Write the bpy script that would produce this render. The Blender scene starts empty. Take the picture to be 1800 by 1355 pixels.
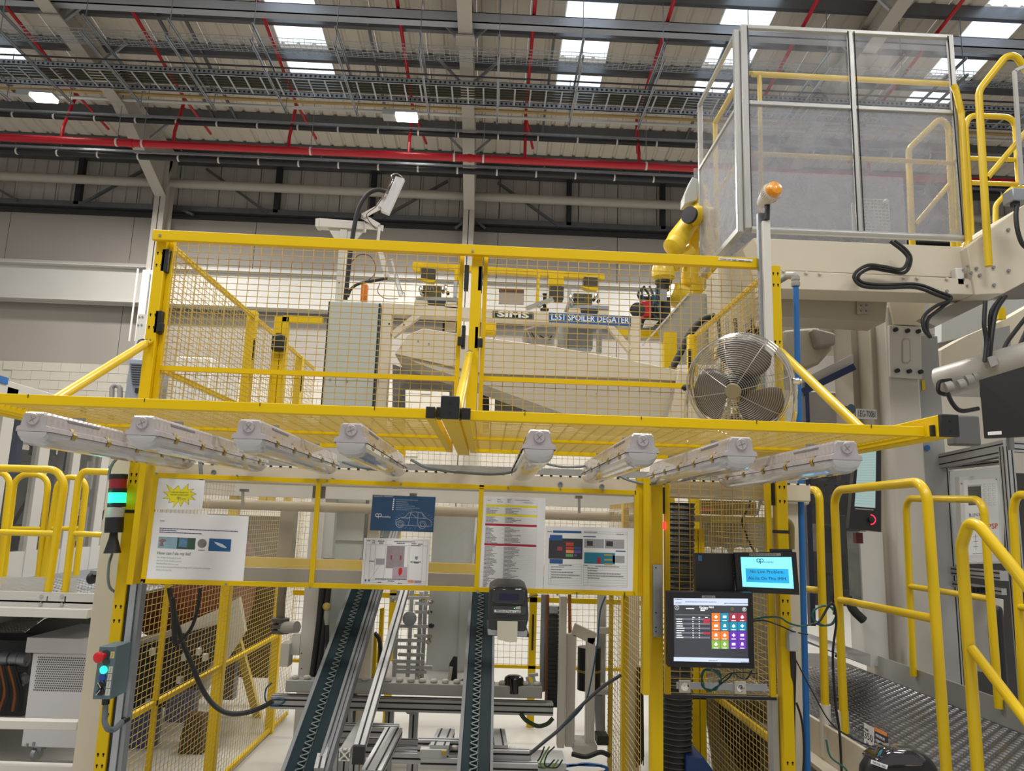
import bpy, bmesh, math, random
from mathutils import Vector, Matrix
random.seed(7)
S = bpy.context.scene
COL = S.collection
V = Vector
# ---------------------------------------------------------------- camera
YAW, PIT, ROL = math.radians(1.48), math.radians(10.05), math.radians(1.87)
FOC, CX, CY, EYE = 1330.0, 900.0, 677.5, 1.65
_cy, _sy, _cp, _sp = math.cos(YAW), math.sin(YAW), math.cos(PIT), math.sin(PIT)
_f = V((_sy*_cp, _cy*_cp, _sp)); _r = V((_cy, -_sy, 0)); _u = _r.cross(_f)
_r2 = _r*math.cos(ROL) + _u*math.sin(ROL); _u2 = _u*math.cos(ROL) - _r*math.sin(ROL)
cam = bpy.data.objects.new('camera', bpy.data.cameras.new('camera')); COL.objects.link(cam)
cam.matrix_world = Matrix(((_r2.x, _u2.x, -_f.x, 0), (_r2.y, _u2.y, -_f.y, 0), (_r2.z, _u2.z, -_f.z, EYE), (0, 0, 0, 1)))
cam.data.sensor_width = 36; cam.data.lens = FOC/1800*36; cam.data.clip_start = 0.05; cam.data.clip_end = 200
S.camera = cam
E0 = V((0, 0, EYE))
# ---------------------------------------------------------------- light
S.view_settings.view_transform = 'Standard'; S.view_settings.look = 'None'
S.view_settings.gamma = 1; S.view_settings.use_curve_mapping = False
S.view_settings.exposure = 0.38
w = bpy.data.worlds.new('hall'); S.world = w; w.use_nodes = True
w.node_tree.nodes['Background'].inputs[0].default_value = (1.0, 0.965, 0.90, 1)
w.node_tree.nodes['Background'].inputs[1].default_value = 0.31
def area(name, loc, size, power, col=(1, .97, .92), aim=None, sy=None):
    l = bpy.data.lights.new(name, 'AREA'); l.energy = power; l.size = size; l.color = col
    if sy: l.shape = 'RECTANGLE'; l.size_y = sy
    o = bpy.data.objects.new(name, l); COL.objects.link(o); o.location = loc
    if aim: o.rotation_euler = (V(aim)-V(loc)).to_track_quat('-Z', 'Y').to_euler()
    return o
area('hall_light', (-5, -1.0, 9), 2.2, 230); area('hall_light', (1.0, -1.5, 9), 2.2, 260)
area('hall_light', (6, -1.0, 9), 2.2, 150)
area('hall_light', (-5.5, 6.5, 9.2), 2.0, 380); area('hall_light', (1.5, 7, 9.2), 2.0, 380); area('hall_light', (7.5, 7, 9.2), 2.0, 180)
area('hall_light', (-7.5, 14.4, 8.6), .5, 260); area('hall_light', (-1.9, 14.4, 8.3), .5, 260); area('hall_light', (4.5, 14.4, 8.2), .5, 260)
# ---------------------------------------------------------------- helpers
def ray(px, py):
    return _f*FOC + _r2*(px-CX) - _u2*(py-CY)
def at(px, py, Y):                       # world point seen at a pixel, on the plane y=Y
    d = ray(px, py); return E0 + d*(Y/d.y)
def atx(px, py, X):
    d = ray(px, py); return E0 + d*(X/d.x)
def atz(px, py, Z):
    d = ray(px, py); return E0 + d*((Z-EYE)/d.z)
def ppm(Y): return FOC/Y
MATS = {}

def mat(name, col, rough=.5, metal=0., noise=0., scale=8., bump=0., emit=0., spec=.5, coat=0.):
    if name in MATS: return MATS[name]
    m = bpy.data.materials.new(name); m.use_nodes = True; nt = m.node_tree; b = nt.nodes['Principled BSDF']
    c = tuple(col)+(1,)
    b.inputs['Base Color'].default_value = c; b.inputs['Roughness'].default_value = rough
    b.inputs['Metallic'].default_value = metal; b.inputs['Specular IOR Level'].default_value = spec
    b.inputs['Coat Weight'].default_value = coat
    tc = nt.nodes.new('ShaderNodeTexCoord'); n = nt.nodes.new('ShaderNodeTexNoise')
    n.inputs['Scale'].default_value = scale; n.inputs['Detail'].default_value = 5
    nt.links.new(tc.outputs['Object'], n.inputs['Vector'])
    if noise:
        mx = nt.nodes.new('ShaderNodeMix'); mx.data_type = 'RGBA'
        mx.inputs['A'].default_value = tuple(max(0, v*(1-noise)) for v in col)+(1,)
        mx.inputs['B'].default_value = tuple(min(1, v*(1+noise)) for v in col)+(1,)
        nt.links.new(n.outputs['Fac'], mx.inputs['Factor']); nt.links.new(mx.outputs['Result'], b.inputs['Base Color'])
        mr = nt.nodes.new('ShaderNodeMapRange'); mr.inputs['To Min'].default_value = max(0, rough-.12); mr.inputs['To Max'].default_value = min(1, rough+.12)
        nt.links.new(n.outputs['Fac'], mr.inputs['Value']); nt.links.new(mr.outputs['Result'], b.inputs['Roughness'])
    if bump:
        bp = nt.nodes.new('ShaderNodeBump'); bp.inputs['Strength'].default_value = bump; bp.inputs['Distance'].default_value = .01
        nt.links.new(n.outputs['Fac'], bp.inputs['Height']); nt.links.new(bp.outputs['Normal'], b.inputs['Normal'])
    if emit:
        b.inputs['Emission Color'].default_value = c; b.inputs['Emission Strength'].default_value = emit
    m.diffuse_color = c; MATS[name] = m; return m
def clear(name, col, alpha, rough=.1, streak=0.):   # acrylic / polycarbonate: thin sheet, mostly see-through
    if name in MATS: return MATS[name]
    m = bpy.data.materials.new(name); m.use_nodes = True; nt = m.node_tree; nt.nodes.clear()
    o = nt.nodes.new('ShaderNodeOutputMaterial'); t = nt.nodes.new('ShaderNodeBsdfTransparent'); p = nt.nodes.new('ShaderNodeBsdfPrincipled')
    p.inputs['Base Color'].default_value = tuple(col)+(1,); p.inputs['Roughness'].default_value = rough
    mx = nt.nodes.new('ShaderNodeMixShader'); tc = nt.nodes.new('ShaderNodeTexCoord'); n = nt.nodes.new('ShaderNodeTexNoise')
    n.inputs['Scale'].default_value = 3.0; n.inputs['Detail'].default_value = 8; n.inputs['Roughness'].default_value = .7
    n.inputs['Distortion'].default_value = 1.5
    nt.links.new(tc.outputs['Object'], n.inputs['Vector'])
    mr = nt.nodes.new('ShaderNodeMapRange'); mr.inputs['From Min'].default_value = .3; mr.inputs['From Max'].default_value = .7
    mr.inputs['To Min'].default_value = max(0, alpha-streak); mr.inputs['To Max'].default_value = alpha+streak
    nt.links.new(n.outputs['Fac'], mr.inputs['Value'])
    nt.links.new(mr.outputs['Result'], mx.inputs[0]); nt.links.new(t.outputs[0], mx.inputs[1]); nt.links.new(p.outputs[0], mx.inputs[2])
    nt.links.new(mx.outputs[0], o.inputs[0]); MATS[name] = m; return m
ORG = {}
def tag(o, label=None, cat=None, group=None, kind=None):
    if label: o['label'] = label
    if cat: o['category'] = cat
    if group: o['group'] = group
    if kind: o['kind'] = kind
    return o
def thing(name, label, cat, loc, group=None):
    o = bpy.data.objects.new(name, None); o.empty_display_size = .05; COL.objects.link(o); o.location = loc
    ORG[o.name] = V(loc); return tag(o, label, cat, group)
def struct(name, loc=(0, 0, 0)):
    o = bpy.data.objects.new(name, None); COL.objects.link(o); o.location = loc; ORG[o.name] = V(loc); o['kind'] = 'structure'; return o
class G:
    def __init__(s): s.v = []; s.f = []
    def add(s, vs, fs):
        k = len(s.v); s.v += [V(v) for v in vs]; s.f += [tuple(i+k for i in f) for f in fs]; return s
    def hexa(s, p):                       # 8 corners: 4 of one face in order, 4 of the opposite face
        return s.add(p, [(3, 2, 1, 0), (4, 5, 6, 7), (0, 1, 5, 4), (1, 2, 6, 5), (2, 3, 7, 6), (3, 0, 4, 7)])
    def box(s, a, b):                     # two opposite corners
        x0, x1 = sorted((a[0], b[0])); y0, y1 = sorted((a[1], b[1])); z0, z1 = sorted((a[2], b[2]))
        return s.hexa([(x0, y0, z0), (x1, y0, z0), (x1, y1, z0), (x0, y1, z0), (x0, y0, z1), (x1, y0, z1), (x1, y1, z1), (x0, y1, z1)])
    def cbox(s, c, sx, sy, sz, rot=None):
        c = V(c); p = [V((x*sx/2, y*sy/2, z*sz/2)) for z in (-1, 1) for x, y in ((-1, -1), (1, -1), (1, 1), (-1, 1))]
        if rot: p = [rot @ q for q in p]
        return s.hexa([c+q for q in p])
    def beam(s, p, q, w, h=None, up=(0, 0, 1)):   # w across, h along up
        p, q = V(p), V(q); h = h or w; d = (q-p).normalized(); up = V(up)
        if abs(d.dot(up.normalized())) > .97: up = V((0, 1, 0)) if abs(d.y) < .9 else V((1, 0, 0))
        a = d.cross(up).normalized(); b = a.cross(d)
        c = [a*x*w/2+b*z*h/2 for x, z in ((-1, -1), (1, -1), (1, 1), (-1, 1))]
        return s.hexa([p+k for k in c]+[q+k for k in c])
    def rod(s, p, q, r, n=4, caps=False):
        p, q = V(p), V(q); d = (q-p).normalized(); up = V((0, 0, 1)) if abs(d.z) < .9 else V((0, 1, 0))
        a = d.cross(up).normalized(); b = a.cross(d); k = len(s.v)
        for c in (p, q):
            for i in range(n):
                t = 2*math.pi*(i+.5)/n; s.v.append(c+(a*math.cos(t)+b*math.sin(t))*r)
        for i in range(n): s.f.append((k+i, k+n+i, k+n+(i+1) % n, k+(i+1) % n))
        if caps: s.f.append(tuple(k+i for i in range(n))); s.f.append(tuple(k+n+n-1-i for i in range(n)))
        return s
    def tube(s, pts, r, n=10, fillet=0., seg=6, closed=False):
        pts = [V(p) for p in pts]
        if fillet: pts = round_path(pts, fillet, seg)
        rs = r if isinstance(r, (list, tuple)) else [r]*len(pts)
        k = len(s.v); m = len(pts); prev = None
        for i, p in enumerate(pts):
            if closed: d = (pts[(i+1) % m]-pts[i-1]).normalized()
            else: d = (pts[min(i+1, m-1)]-pts[max(i-1, 0)]).normalized()
            if prev is None:
                up = V((0, 0, 1)) if abs(d.z) < .9 else V((0, 1, 0)); a = d.cross(up).normalized()
            else:
                a = (prev - d*prev.dot(d)).normalized()
            prev = a; b = a.cross(d)
            for j in range(n):
                t = 2*math.pi*(j+.5)/n; s.v.append(p+(a*math.cos(t)+b*math.sin(t))*rs[i])
        for i in range(m if closed else m-1):
            i2 = (i+1) % m
            for j in range(n): s.f.append((k+i*n+j, k+i2*n+j, k+i2*n+(j+1) % n, k+i*n+(j+1) % n))
        if not closed:
            s.f.append(tuple(k+j for j in range(n))); s.f.append(tuple(k+(m-1)*n+n-1-j for j in range(n)))
        return s
    def prism(s, outline, ext):           # planar outline pushed along ext
        o = [V(p) for p in outline]; e = V(ext); n = len(o)
        return s.add(o+[p+e for p in o], [tuple(range(n)), tuple(range(2*n-1, n-1, -1))]+[(i, i+n, (i+1) % n+n, (i+1) % n) for i in range(n)])
    def lathe(s, c, axis, prof, n=16):    # prof: (radius, distance along axis)
        c = V(c); d = V(axis).normalized(); up = V((0, 0, 1)) if abs(d.z) < .9 else V((0, 1, 0))
        a = d.cross(up).normalized(); b = a.cross(d); k = len(s.v); m = len(prof)
        for r, h in prof:
            for j in range(n):
                t = 2*math.pi*j/n; s.v.append(c+d*h+(a*math.cos(t)+b*math.sin(t))*max(r, 1e-5))
        for i in range(m-1):
            for j in range(n): s.f.append((k+i*n+j, k+i*n+n+j, k+i*n+n+(j+1) % n, k+i*n+(j+1) % n))
        s.f.append(tuple(k+j for j in range(n))); s.f.append(tuple(k+(m-1)*n+n-1-j for j in range(n)))
        return s
    def obj(s, name, m, parent=None, label=None, cat=None, group=None, kind=None, bevel=0., smooth=True, loc=None):
        me = bpy.data.meshes.new(name)
        if parent is not None: org = ORG[parent.name]
        elif loc is not None: org = V(loc)
        else:
            xs = [v.x for v in s.v]; ys = [v.y for v in s.v]; zs = [v.z for v in s.v]
            org = V(((min(xs)+max(xs))/2, (min(ys)+max(ys))/2, min(zs)))
        me.from_pydata([v-org for v in s.v], [], s.f)
        me.materials.append(m)
        bm = bmesh.new(); bm.from_mesh(me); bmesh.ops.recalc_face_normals(bm, faces=bm.faces); bm.to_mesh(me); bm.free()
        if smooth:
            me.shade_smooth(); me.set_sharp_from_angle(angle=math.radians(38))
        o = bpy.data.objects.new(name, me); COL.objects.link(o)
        if parent is not None: o.parent = parent
        else: o.location = org
        ORG[o.name] = org
        if bevel:
            b = o.modifiers.new('bevel', 'BEVEL'); b.width = bevel; b.segments = 2; b.limit_method = 'ANGLE'
        return tag(o, label, cat, group, kind)
def round_path(pts, r, seg=6):
    out = [pts[0]]
    for i in range(1, len(pts)-1):
        a, b, c = pts[i-1], pts[i], pts[i+1]; u = (a-b); v = (c-b); lu, lv = u.length, v.length
        u = u/lu; v = v/lv; ang = math.acos(max(-1, min(1, u.dot(v))))
        if ang > 3.0: out.append(b); continue
        t = min(r/math.tan(ang/2), lu*.48, lv*.48); rr = t*math.tan(ang/2)
        p0, p1 = b+u*t, b+v*t; ctr = b+(u+v).normalized()*(rr/math.sin(ang/2))
        a0 = p0-ctr; a1 = p1-ctr; w_ = math.acos(max(-1, min(1, a0.dot(a1)/(a0.length*a1.length))))
        for k in range(seg+1):
            s_ = k/seg; out.append(ctr+(a0*math.sin((1-s_)*w_)+a1*math.sin(s_*w_))/max(1e-9, math.sin(w_)))
    out.append(pts[-1]); return out
def spline(pts, k=8):                    # smooth curve through points
    pts = [V(p) for p in pts]; P = [pts[0]*2-pts[1]]+pts+[pts[-1]*2-pts[-2]]; out = []
    for i in range(1, len(P)-2):
        for j in range(k):
            t = j/k; a, b, c, d = P[i-1], P[i], P[i+1], P[i+2]
            out.append(.5*((2*b)+(c-a)*t+(2*a-5*b+4*c-d)*t*t+(3*b-a-3*c+d)*t**3))
    out.append(pts[-1]); return out
def quad(g, a, b, c, d): return g.add([a, b, c, d], [(0, 1, 2, 3)])
def cable(name, pts, r, m, parent=None, n=6, k=7, **kw):
    return G().tube(spline(pts, k), r, n).obj(name, m, parent, **kw)
def text(s, name, size, m, o, right, up, parent, align='LEFT', depth=.0004, label=None, fit=None, bold=0):
    c = bpy.data.curves.new(name, 'FONT'); c.body = s; c.size = size; c.align_x = align; c.align_y = 'CENTER'; c.extrude = depth; c.offset = bold
    c.resolution_u = 2
    t = bpy.data.objects.new(name+'_t', c); COL.objects.link(t); bpy.context.view_layer.update()
    me = bpy.data.meshes.new_from_object(t.evaluated_get(bpy.context.evaluated_depsgraph_get())); bpy.data.objects.remove(t)
    R = V(right).normalized(); N = R.cross(V(up)).normalized(); U = N.cross(R)
    sx = 1
    if fit:
        xs = [v.co.x for v in me.vertices]; sx = fit/max(1e-6, max(xs)-min(xs)) if xs else 1
    org = ORG[parent.name]; o = V(o)
    for v in me.vertices: v.co = o + R*v.co.x*sx + U*v.co.y + N*v.co.z - org
    me.materials.clear(); me.materials.append(m); me.name = name
    ob = bpy.data.objects.new(name, me); COL.objects.link(ob); ob.parent = parent; ORG[ob.name] = org
    if label: ob['label'] = label
    return ob
def copy_tree(o, shift, parent=None, label=None):
    c = o.copy(); COL.objects.link(c); c.parent = parent
    if parent is None: c.location = o.location + V(shift); ORG[c.name] = ORG[o.name]+V(shift)
    if label: c['label'] = label
    for ch in o.children: copy_tree(ch, shift, c)
    return c
# ---------------------------------------------------------------- materials
YEL = mat('yellow_paint', (.72, .485, .0), .42, 0, .05, 5, spec=.3)
YELR = mat('yellow_rail_paint', (.70, .475, .0), .32, 0, .03, 5, coat=.1)
YELD = mat('yellow_wire', (.50, .35, .07), .5)
WHT = mat('white_paint', (.62, .60, .56), .45, 0, .04, 3)
CRM = mat('cream_paint', (.60, .54, .43), .5, 0, .06, 3)
OFF = mat('offwhite_paint', (.56, .545, .51), .5, 0, .05, 2)
GAL = mat('galvanised_steel', (.42, .45, .49), .38, .6, .25, 14)
STEEL = mat('dull_steel', (.30, .32, .35), .45, .7, .2, 10)
ALU = mat('aluminium_profile', (.44, .445, .45), .45, .5, .08, 20)
CHR = mat('chrome', (.75, .73, .70), .12, 1)
BLK = mat('black_plastic', (.012, .013, .015), .42)
RUB = mat('black_rubber', (.015, .016, .018), .6)
GRYC = mat('grey_cable', (.045, .055, .065), .55)
RED = mat('red_pipe_paint', (.48, .008, .02), .3)
BLU = mat('blue_pipe', (.012, .13, .42), .4)
DRK = mat('dark_steel', (.03, .03, .035), .5, .3)
LGY = mat('light_grey_paint', (.45, .47, .46), .45, 0, .04, 3)
PAP = mat('paper', (.80, .80, .82), .7)
INK = mat('ink', (.03, .03, .04), .7)
INKG = mat('grey_ink', (.22, .22, .25), .7)
# ================================================================ THE HALL
W = 18.0
def zwall(px, py, Y=W): return at(px, py, Y).z
RZ0 = zwall(820, 296)                     # roof height at the wall
SL = math.tan(math.radians(6))
def roofz(y): return RZ0 + (W-y)*SL
def roofpt(px, py, off=0.):               # point of the roof plane seen at a pixel
    d = ray(px, py); t = (RZ0-off+W*SL-EYE)/(d.z+d.y*SL); return E0+d*t
CONC = mat('floor_concrete', (.42, .41, .38), .35, 0, .12, 1.2, .1)
fl = struct('floor'); G().box((-20, -8, -.1), (20, W+.4, 0)).obj('floor_slab', CONC, fl)
CLAD = mat('wall_cladding', (.46, .435, .39), .6, 0, .04, 1)
PANG = mat('grey_wall_panel', (.36, .33, .295), .6, 0, .05, .6)
BLOCK = mat('cream_block', (.60, .56, .48), .8, 0, .05, 4, .2)
ROOF = mat('roof_sheet', (.68, .62, .53), .6, 0, .04, 1)
PURL = mat('purlin_steel', (.16, .17, .185), .4, .7, .2, 6)
CRMB = mat('cream_steelwork', (.44, .41, .36), .5, 0, .05, 3)
wall = struct('wall_back')
z_cl = zwall(600, 384); z_gp = zwall(600, 396); z_b1 = zwall(130, 463); z_b2 = zwall(130, 528); z_blk = zwall(100, 638)
# ribbed upper cladding, one metre boards
def ribboard(x, wd, z0, z1, Y):
    g = G(); n = 3; st = wd/n
    for i in range(n):
        a = x+i*st
        pr = [(a, Y), (a+.02, Y-.035), (a+.05, Y-.035), (a+.07, Y), (a+st, Y)]
        for (xa, ya), (xb, yb) in zip(pr, pr[1:]): quad(g, (xa, ya, z0), (xb, yb, z0), (xb, yb, z1), (xa, ya, z1))
    return g
first = None
for i in range(36):
    x = -18+i
    if first is None: first = ribboard(x, .985, z_cl, RZ0+.3, W).obj('cladding_panel', CLAD, wall)
    else:
        c = first.copy(); COL.objects.link(c); c.parent = wall; c.location = (i, 0, 0)
for i in range(12):                       # smooth grey panels in two bands
    x = -18+i*3
    G().box((x, W, z_b1), (x+2.985, W+.1, z_gp)).obj('grey_panel', PANG, wall)
    G().box((x, W, z_blk), (x+2.985, W+.1, z_b2)).obj('grey_panel', PANG, wall)
G().box((-18, W+.1, 0), (18, W+.3, RZ0+2)).obj('backing', PANG, wall)
G().box((-18, W-.02, z_b2-.05), (18, W+.1, z_b1+.05)).obj('white_band', WHT, wall)
bh = .215; blk = None; rows = int((z_blk-3.2)/bh)+1
for r in range(rows):
    for i in range(22):
        x = -11.6+i*.45+(r % 2)*.225; z = z_blk-(r+1)*bh
        if blk is None: blk = G().box((x, W-.06, z+.004), (x+.443, W+.05, z+.211)).obj('block', BLOCK, wall, smooth=False); bx, bz = x, z
        else:
            c = blk.copy(); COL.objects.link(c); c.parent = wall; c.location = (x-bx, 0, z-bz)
G().box((-18, W-.03, 0), (18, W+.1, z_blk)).obj('rendered_wall', BLOCK, wall)
def iron(name, px, py, Y, h, w, m, parent=None):      # i-section running along x through a pixel's height
    z = at(px, py, Y).z; g = G()
    g.box((-18, Y, z-h), (18, Y+w, z-h+.02)); g.box((-18, Y, z-.02), (18, Y+w, z)); g.box((-18, Y+w/2-.01, z-h), (18, Y+w/2+.01, z))
    return g.obj(name, m, parent)
b = iron('steel_beam', 130, 463, W-.55, zwall(130, 463, W-.55)-zwall(130, 527, W-.55), .4, OFF)
tag(b, 'white horizontal steel beam running along the far wall between the grey panels', 'beam')
# rails of the cladding
G().box((-18, W-.2, z_cl-.05), (18, W-.02, z_cl+.08)).obj('cladding_rail', PURL, wall)
G().box((-18, W-.12, z_gp-.02), (18, W-.01, z_gp+.06)).obj('cladding_rail', DRK, wall)
G().box((-18, W-.3, RZ0-.28), (18, W-.05, RZ0-.02)).obj('eaves_beam', PURL, wall)
a, c_ = at(0, 308, W-.35), at(1212, 363, W-.35); zz = (a.z+c_.z)/2
tag(G().rod((-18, W-.35, zz), (18, W-.35, zz), .11, 14).obj('steel_tube', CRMB), 'long cream round steel tube running level along the far wall cladding', 'steel tube')
for px, y0, y1 in ((140, 285, 357), (488, 303, 372), (600, 305, 378), (655, 310, 385), (1000, 330, 400), (1165, 337, 405)):
    if px in (600,): continue
    X = at(px, (y0+y1)/2, W-.15).x
    G().box((X-.06, W-.2, z_cl), (X+.06, W-.02, RZ0)).obj('wind_post', DRK, wall)
for a, b in (((148, 356), (258, 296)), ((363, 297), (470, 374)), ((670, 384), (787, 318)), ((875, 321), (983, 398)), ((1178, 406), (1232, 385)), ((800, 402), (818, 388)), ((838, 388), (853, 402)), ((300, 360), (340, 378)),
             ((-60, 300), (30, 352))):
    G().beam(at(*a, W-.22), at(*b, W-.22), .06, .06).obj('brace', PURL, wall)
# columns and rafters
def hsec(g, x0, x1, y0, y1, z0, z1):      # i-section column, web across depth
    g.box((x0, y0, z0), (x1, y0+.02, z1)); g.box((x0, y1-.02, z0), (x1, y1, z1)); g.box(((x0+x1)/2-.01, y0, z0), ((x0+x1)/2+.01, y1, z1))
lab = ['cream steel column on the far wall behind the left end of the yellow guard', 'cream steel column on the far wall behind the middle of the yellow guard',
       'cream steel column on the far wall hidden mostly by the glazed cabin']
rlab = ['sloping cream roof rafter at the left over the far column', 'cream roof rafter running straight up the middle of the picture',
        'cream roof rafter seen above and through the glazed cabin']
xs = [at(297, 330, W-.4).x, at(826, 360, W-.4).x]; bay = xs[1]-xs[0]
print('BAY', bay, xs)
for i, X in enumerate((xs[0], xs[1], xs[1]+bay)):
    g = G(); hsec(g, X-.13, X+.13, W-.8, W-.36, 0, RZ0-.1)
    col = g.obj('steel_column', CRMB); tag(col, lab[i], 'column')
    t = thing('roof_rafter', rlab[i], 'rafter', (X, W-.8, RZ0-.8))
    g = G(); zt = roofz
    def flange(y0, z0, y1, z1, wd=.26, th=.025):
        g.hexa([(X-wd/2, y0, z0-th), (X+wd/2, y0, z0-th), (X+wd/2, y1, z1-th), (X-wd/2, y1, z1-th),
                (X-wd/2, y0, z0), (X+wd/2, y0, z0), (X+wd/2, y1, z1), (X-wd/2, y1, z1)])
    yA, yB, yC = W-.8, W-3.2, -8
    flange(W-.1, zt(W)-.25, yC, zt(yC)-.28)
    flange(yB, zt(yB)-.75, yC, zt(yC)-.75); 
    g.prism([(X-.01, W-.3, zt(W)-.27), (X-.01, yC, zt(yC)-.28), (X-.01, yC, zt(yC)-.75), (X-.01, yB, zt(yB)-.75), (X-.01, yA, zt(yA)-1.5)], (.02, 0, 0))
    g.obj('rafter_beam', CRMB, t)
    g = G(); flange(yA, zt(yA)-1.5, yB, zt(yB)-.72); g.obj('haunch', CRMB, t)
    g = G()
    for y in (12.55, 7.5):
        g.box((X-.13, y-.02, zt(y)-.75), (X+.13, y+.02, zt(y)-.28))
        g.box((X-.17, y-.25, zt(y)-.81), (X+.17, y+.1, zt(y)-.775))
    g.obj('splice_plate', CRMB, t, kind='stuff')
# roof: sheets, rooflights and purlins
ceil = struct('ceiling')
GALB = mat('bright_galvanised', (.50, .53, .60), .4, .35, .1, 4)
SKY = mat('rooflight', (.80, .90, 1.0), .5, emit=.95)
strips = [at_ for at_ in ()]
def rx(px, py): return roofpt(px, py).x
strip_x = [rx(-32, 60), rx(527, 58), rx(1028, 85), rx(1287, 92), rx(1735, 60)]
cell = [(-7.9, 7.2), (7.4, 9.75), (10.05, 11.25)]
PS = [17.3, 16.1, 14.9, 13.7, 12.5, 11.3, 10.1, 8.9, 7.7, 6.5, 5.3, 4.1, 2.9, 1.7]
ry = lambda py: roofpt(1030, py).y
PANES = [(ry(119), ry(155)), (ry(60), ry(102)), (ry(-18), ry(36)), (ry(-94), ry(-26)), (7.75, ry(-96)), (-7.9, 7.65)]
print('PANES', PANES)
PS = [17.3, 16.1, ry(162), ry(111), ry(48), ry(-22), ry(-97), 8.9, 7.7, 6.5, 5.3, 4.1, 2.9, 1.7]
def roofsheet(x, wd, y0, y1, m, name, ribs=3, lift=0):
    g = G(); st = wd/ribs
    for i in range(ribs):
        a = x+i*st; pr = [(a, 0), (a+.03, .04), (a+.07, .04), (a+.10, 0), (a+st, 0)]
        for (xa, za), (xb, zb) in zip(pr, pr[1:]): quad(g, (xa, y0, roofz(y0)+za+lift), (xb, y0, roofz(y0)+zb+lift), (xb, y1, roofz(y1)+zb+lift), (xa, y1, roofz(y1)+za+lift))
    return g.obj(name, m, ceil)
# sheets a metre wide fill the gaps between rooflight strips
edges = sorted(strip_x); x = -19.0; lo = ry(157)
HW = .46
while x < 19:
    inside = [s for s in edges if x < s+HW and x+.98 > s-HW]
    if inside and inside[0]-HW-x < .02:
        s = inside[0]; roofsheet(s-HW, 2*HW, lo, W+.3, ROOF, 'roof_sheet')
        x = s+HW+.01; continue
    nx = min([x+1.0]+[s-HW-.01 for s in edges if s-HW > x+.05])
    roofsheet(x, nx-x-.012, -8, W+.3, ROOF, 'roof_sheet', max(1, round((nx-x)*3))); x = nx
for s in strip_x:
    for i, (y0, y1) in enumerate(PANES):
        roofsheet(s-HW, 2*HW, y0, y1, SKY, 'rooflight', 3)
g = G()
for y in PS: 
    G().box((-19, y-.04, roofz(y)-.24), (19, y+.06, roofz(y)-.005)).obj('purlin', PURL, ceil)
for X in (xs[0], xs[1], xs[1]+bay):      # purlin stays either side of each rafter
    for y in (16.1, 13.7, 12.5, 11.3):
        for sgn in (-1, 1):
            G().beam((X+sgn*.12, y+.03, roofz(y)-.72), (X+sgn*.62, y+.03, roofz(y)-.2), .05, .05).obj('stay', GAL, ceil)
for px, py in ((140, 70), (305, 60), (665, 110), (1150, 120), (950, 250), (1190, 265), (440, 240), (90, 215)):
    p = roofpt(px, py); G().box((p.x-.03, 10, roofz(10)-.16), (p.x+.03, 10.1, roofz(10)-.1))
    G().beam((p.x, 16.1, roofz(16.1)-.2), (p.x, 12.5, roofz(12.5)-.2), .05, .05).obj('sag_bar', PURL, ceil)
# ---- services under the roof
def along(p1, p2, Y):                     # height of a level run seen from p1 to p2
    return (at(*p1, Y).z+at(*p2, Y).z)/2
XL, XR = -14.0, 13.0
def zline(y600, Y): return at(600, y600, Y).z
z = zline(25, 12.3)
g = G(); g.box((XL, 12.2, z-.1), (XR, 12.22, z+.1)); g.box((XL, 12.2, z-.1), (XR, 12.38, z-.085)); g.box((XL, 12.2, z+.085), (XR, 12.38, z+.1))
tag(g.obj('steel_channel', GALB), 'galvanised steel channel spanning the roof above the cable trays, nearest the top', 'steel channel')
ZH = zline(48, 11.9)                      # hangers' height
hp = [(0, 12), (145, 25), (295, 32), (443, 42), (590, 48), (738, 58), (878, 62), (1026, 66), (1168, 80), (1320, 88), (1460, 96), (1590, 105), (1700, 115), (-130, 5)]
hl = None
for i, (px, py) in enumerate(hp):
    X = at(px, py, 11.9).x
    t = thing('trapeze_hanger', 'trapeze hanger under the roof, %s' % (
        ['left edge by the roof light', 'first left of the cream rafter', 'next left of the red riser', 'over the left rooflight strip edge', 'left of the hall lamp', 'directly above the small lamp', 'right of the middle rafter', 'in front of the middle rooflights', 'right of the middle rooflights', 'behind the cabin left upper pane', 'behind the cabin middle mullion', 'behind the cabin right upper pane', 'right of the glazed cabin', 'beyond the left frame edge'][i]), 'hanger', (X, 11.9, ZH), 'trapeze hangers under the roof')
    for dz in (0, -.32):
        g = G(); g.box((X-.02, 11.9, ZH+dz-.02), (X-.012, 14.3, ZH+dz+.02)); g.box((X+.012, 11.9, ZH+dz-.02), (X+.02, 14.3, ZH+dz+.02)); g.box((X-.02, 11.9, ZH+dz+.012), (X+.02, 14.3, ZH+dz+.02))
        g.obj('strut', GAL, t)
    for y in (12.0, 14.2): G().rod((X, y, ZH-.4), (X, y, roofz(y)-.2), .008, 6).obj('hanger_rod', STEEL, t)
# cable ladder
zl = ZH-.30
def ladder(y0, y1, z, name, label):
    t = thing(name, label, 'cable ladder', (0, y0, z))
    for y in (y0, y1):
        g = G(); g.box((XL, y-.008, z), (XR, y+.008, z+.11)); g.box((XL, y-.008, z), (XR, y+.03, z+.01)); g.box((XL, y-.008, z+.10), (XR, y+.03, z+.11)); g.obj('side_rail', GAL, t)
        g = G(); x = XL
        while x < XR: g.box((x, y-.014, z+.035), (x+.04, y-.01, z+.075)); x += .09
        g.obj('perforation', DRK, t, kind='stuff')
    x = XL+.1
    while x < XR:
        G().box((x, y0, z+.01), (x+.03, y1, z+.03)).obj('rung', GAL, t); x += .3
    return t
Y1 = 13.1; zz1 = zline(137, Y1); zz2 = zline(160, 13.75)
ladder(Y1, 13.75, zz1-.05, 'cable_ladder', 'perforated galvanised cable ladder running the full width under the roof')
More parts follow.
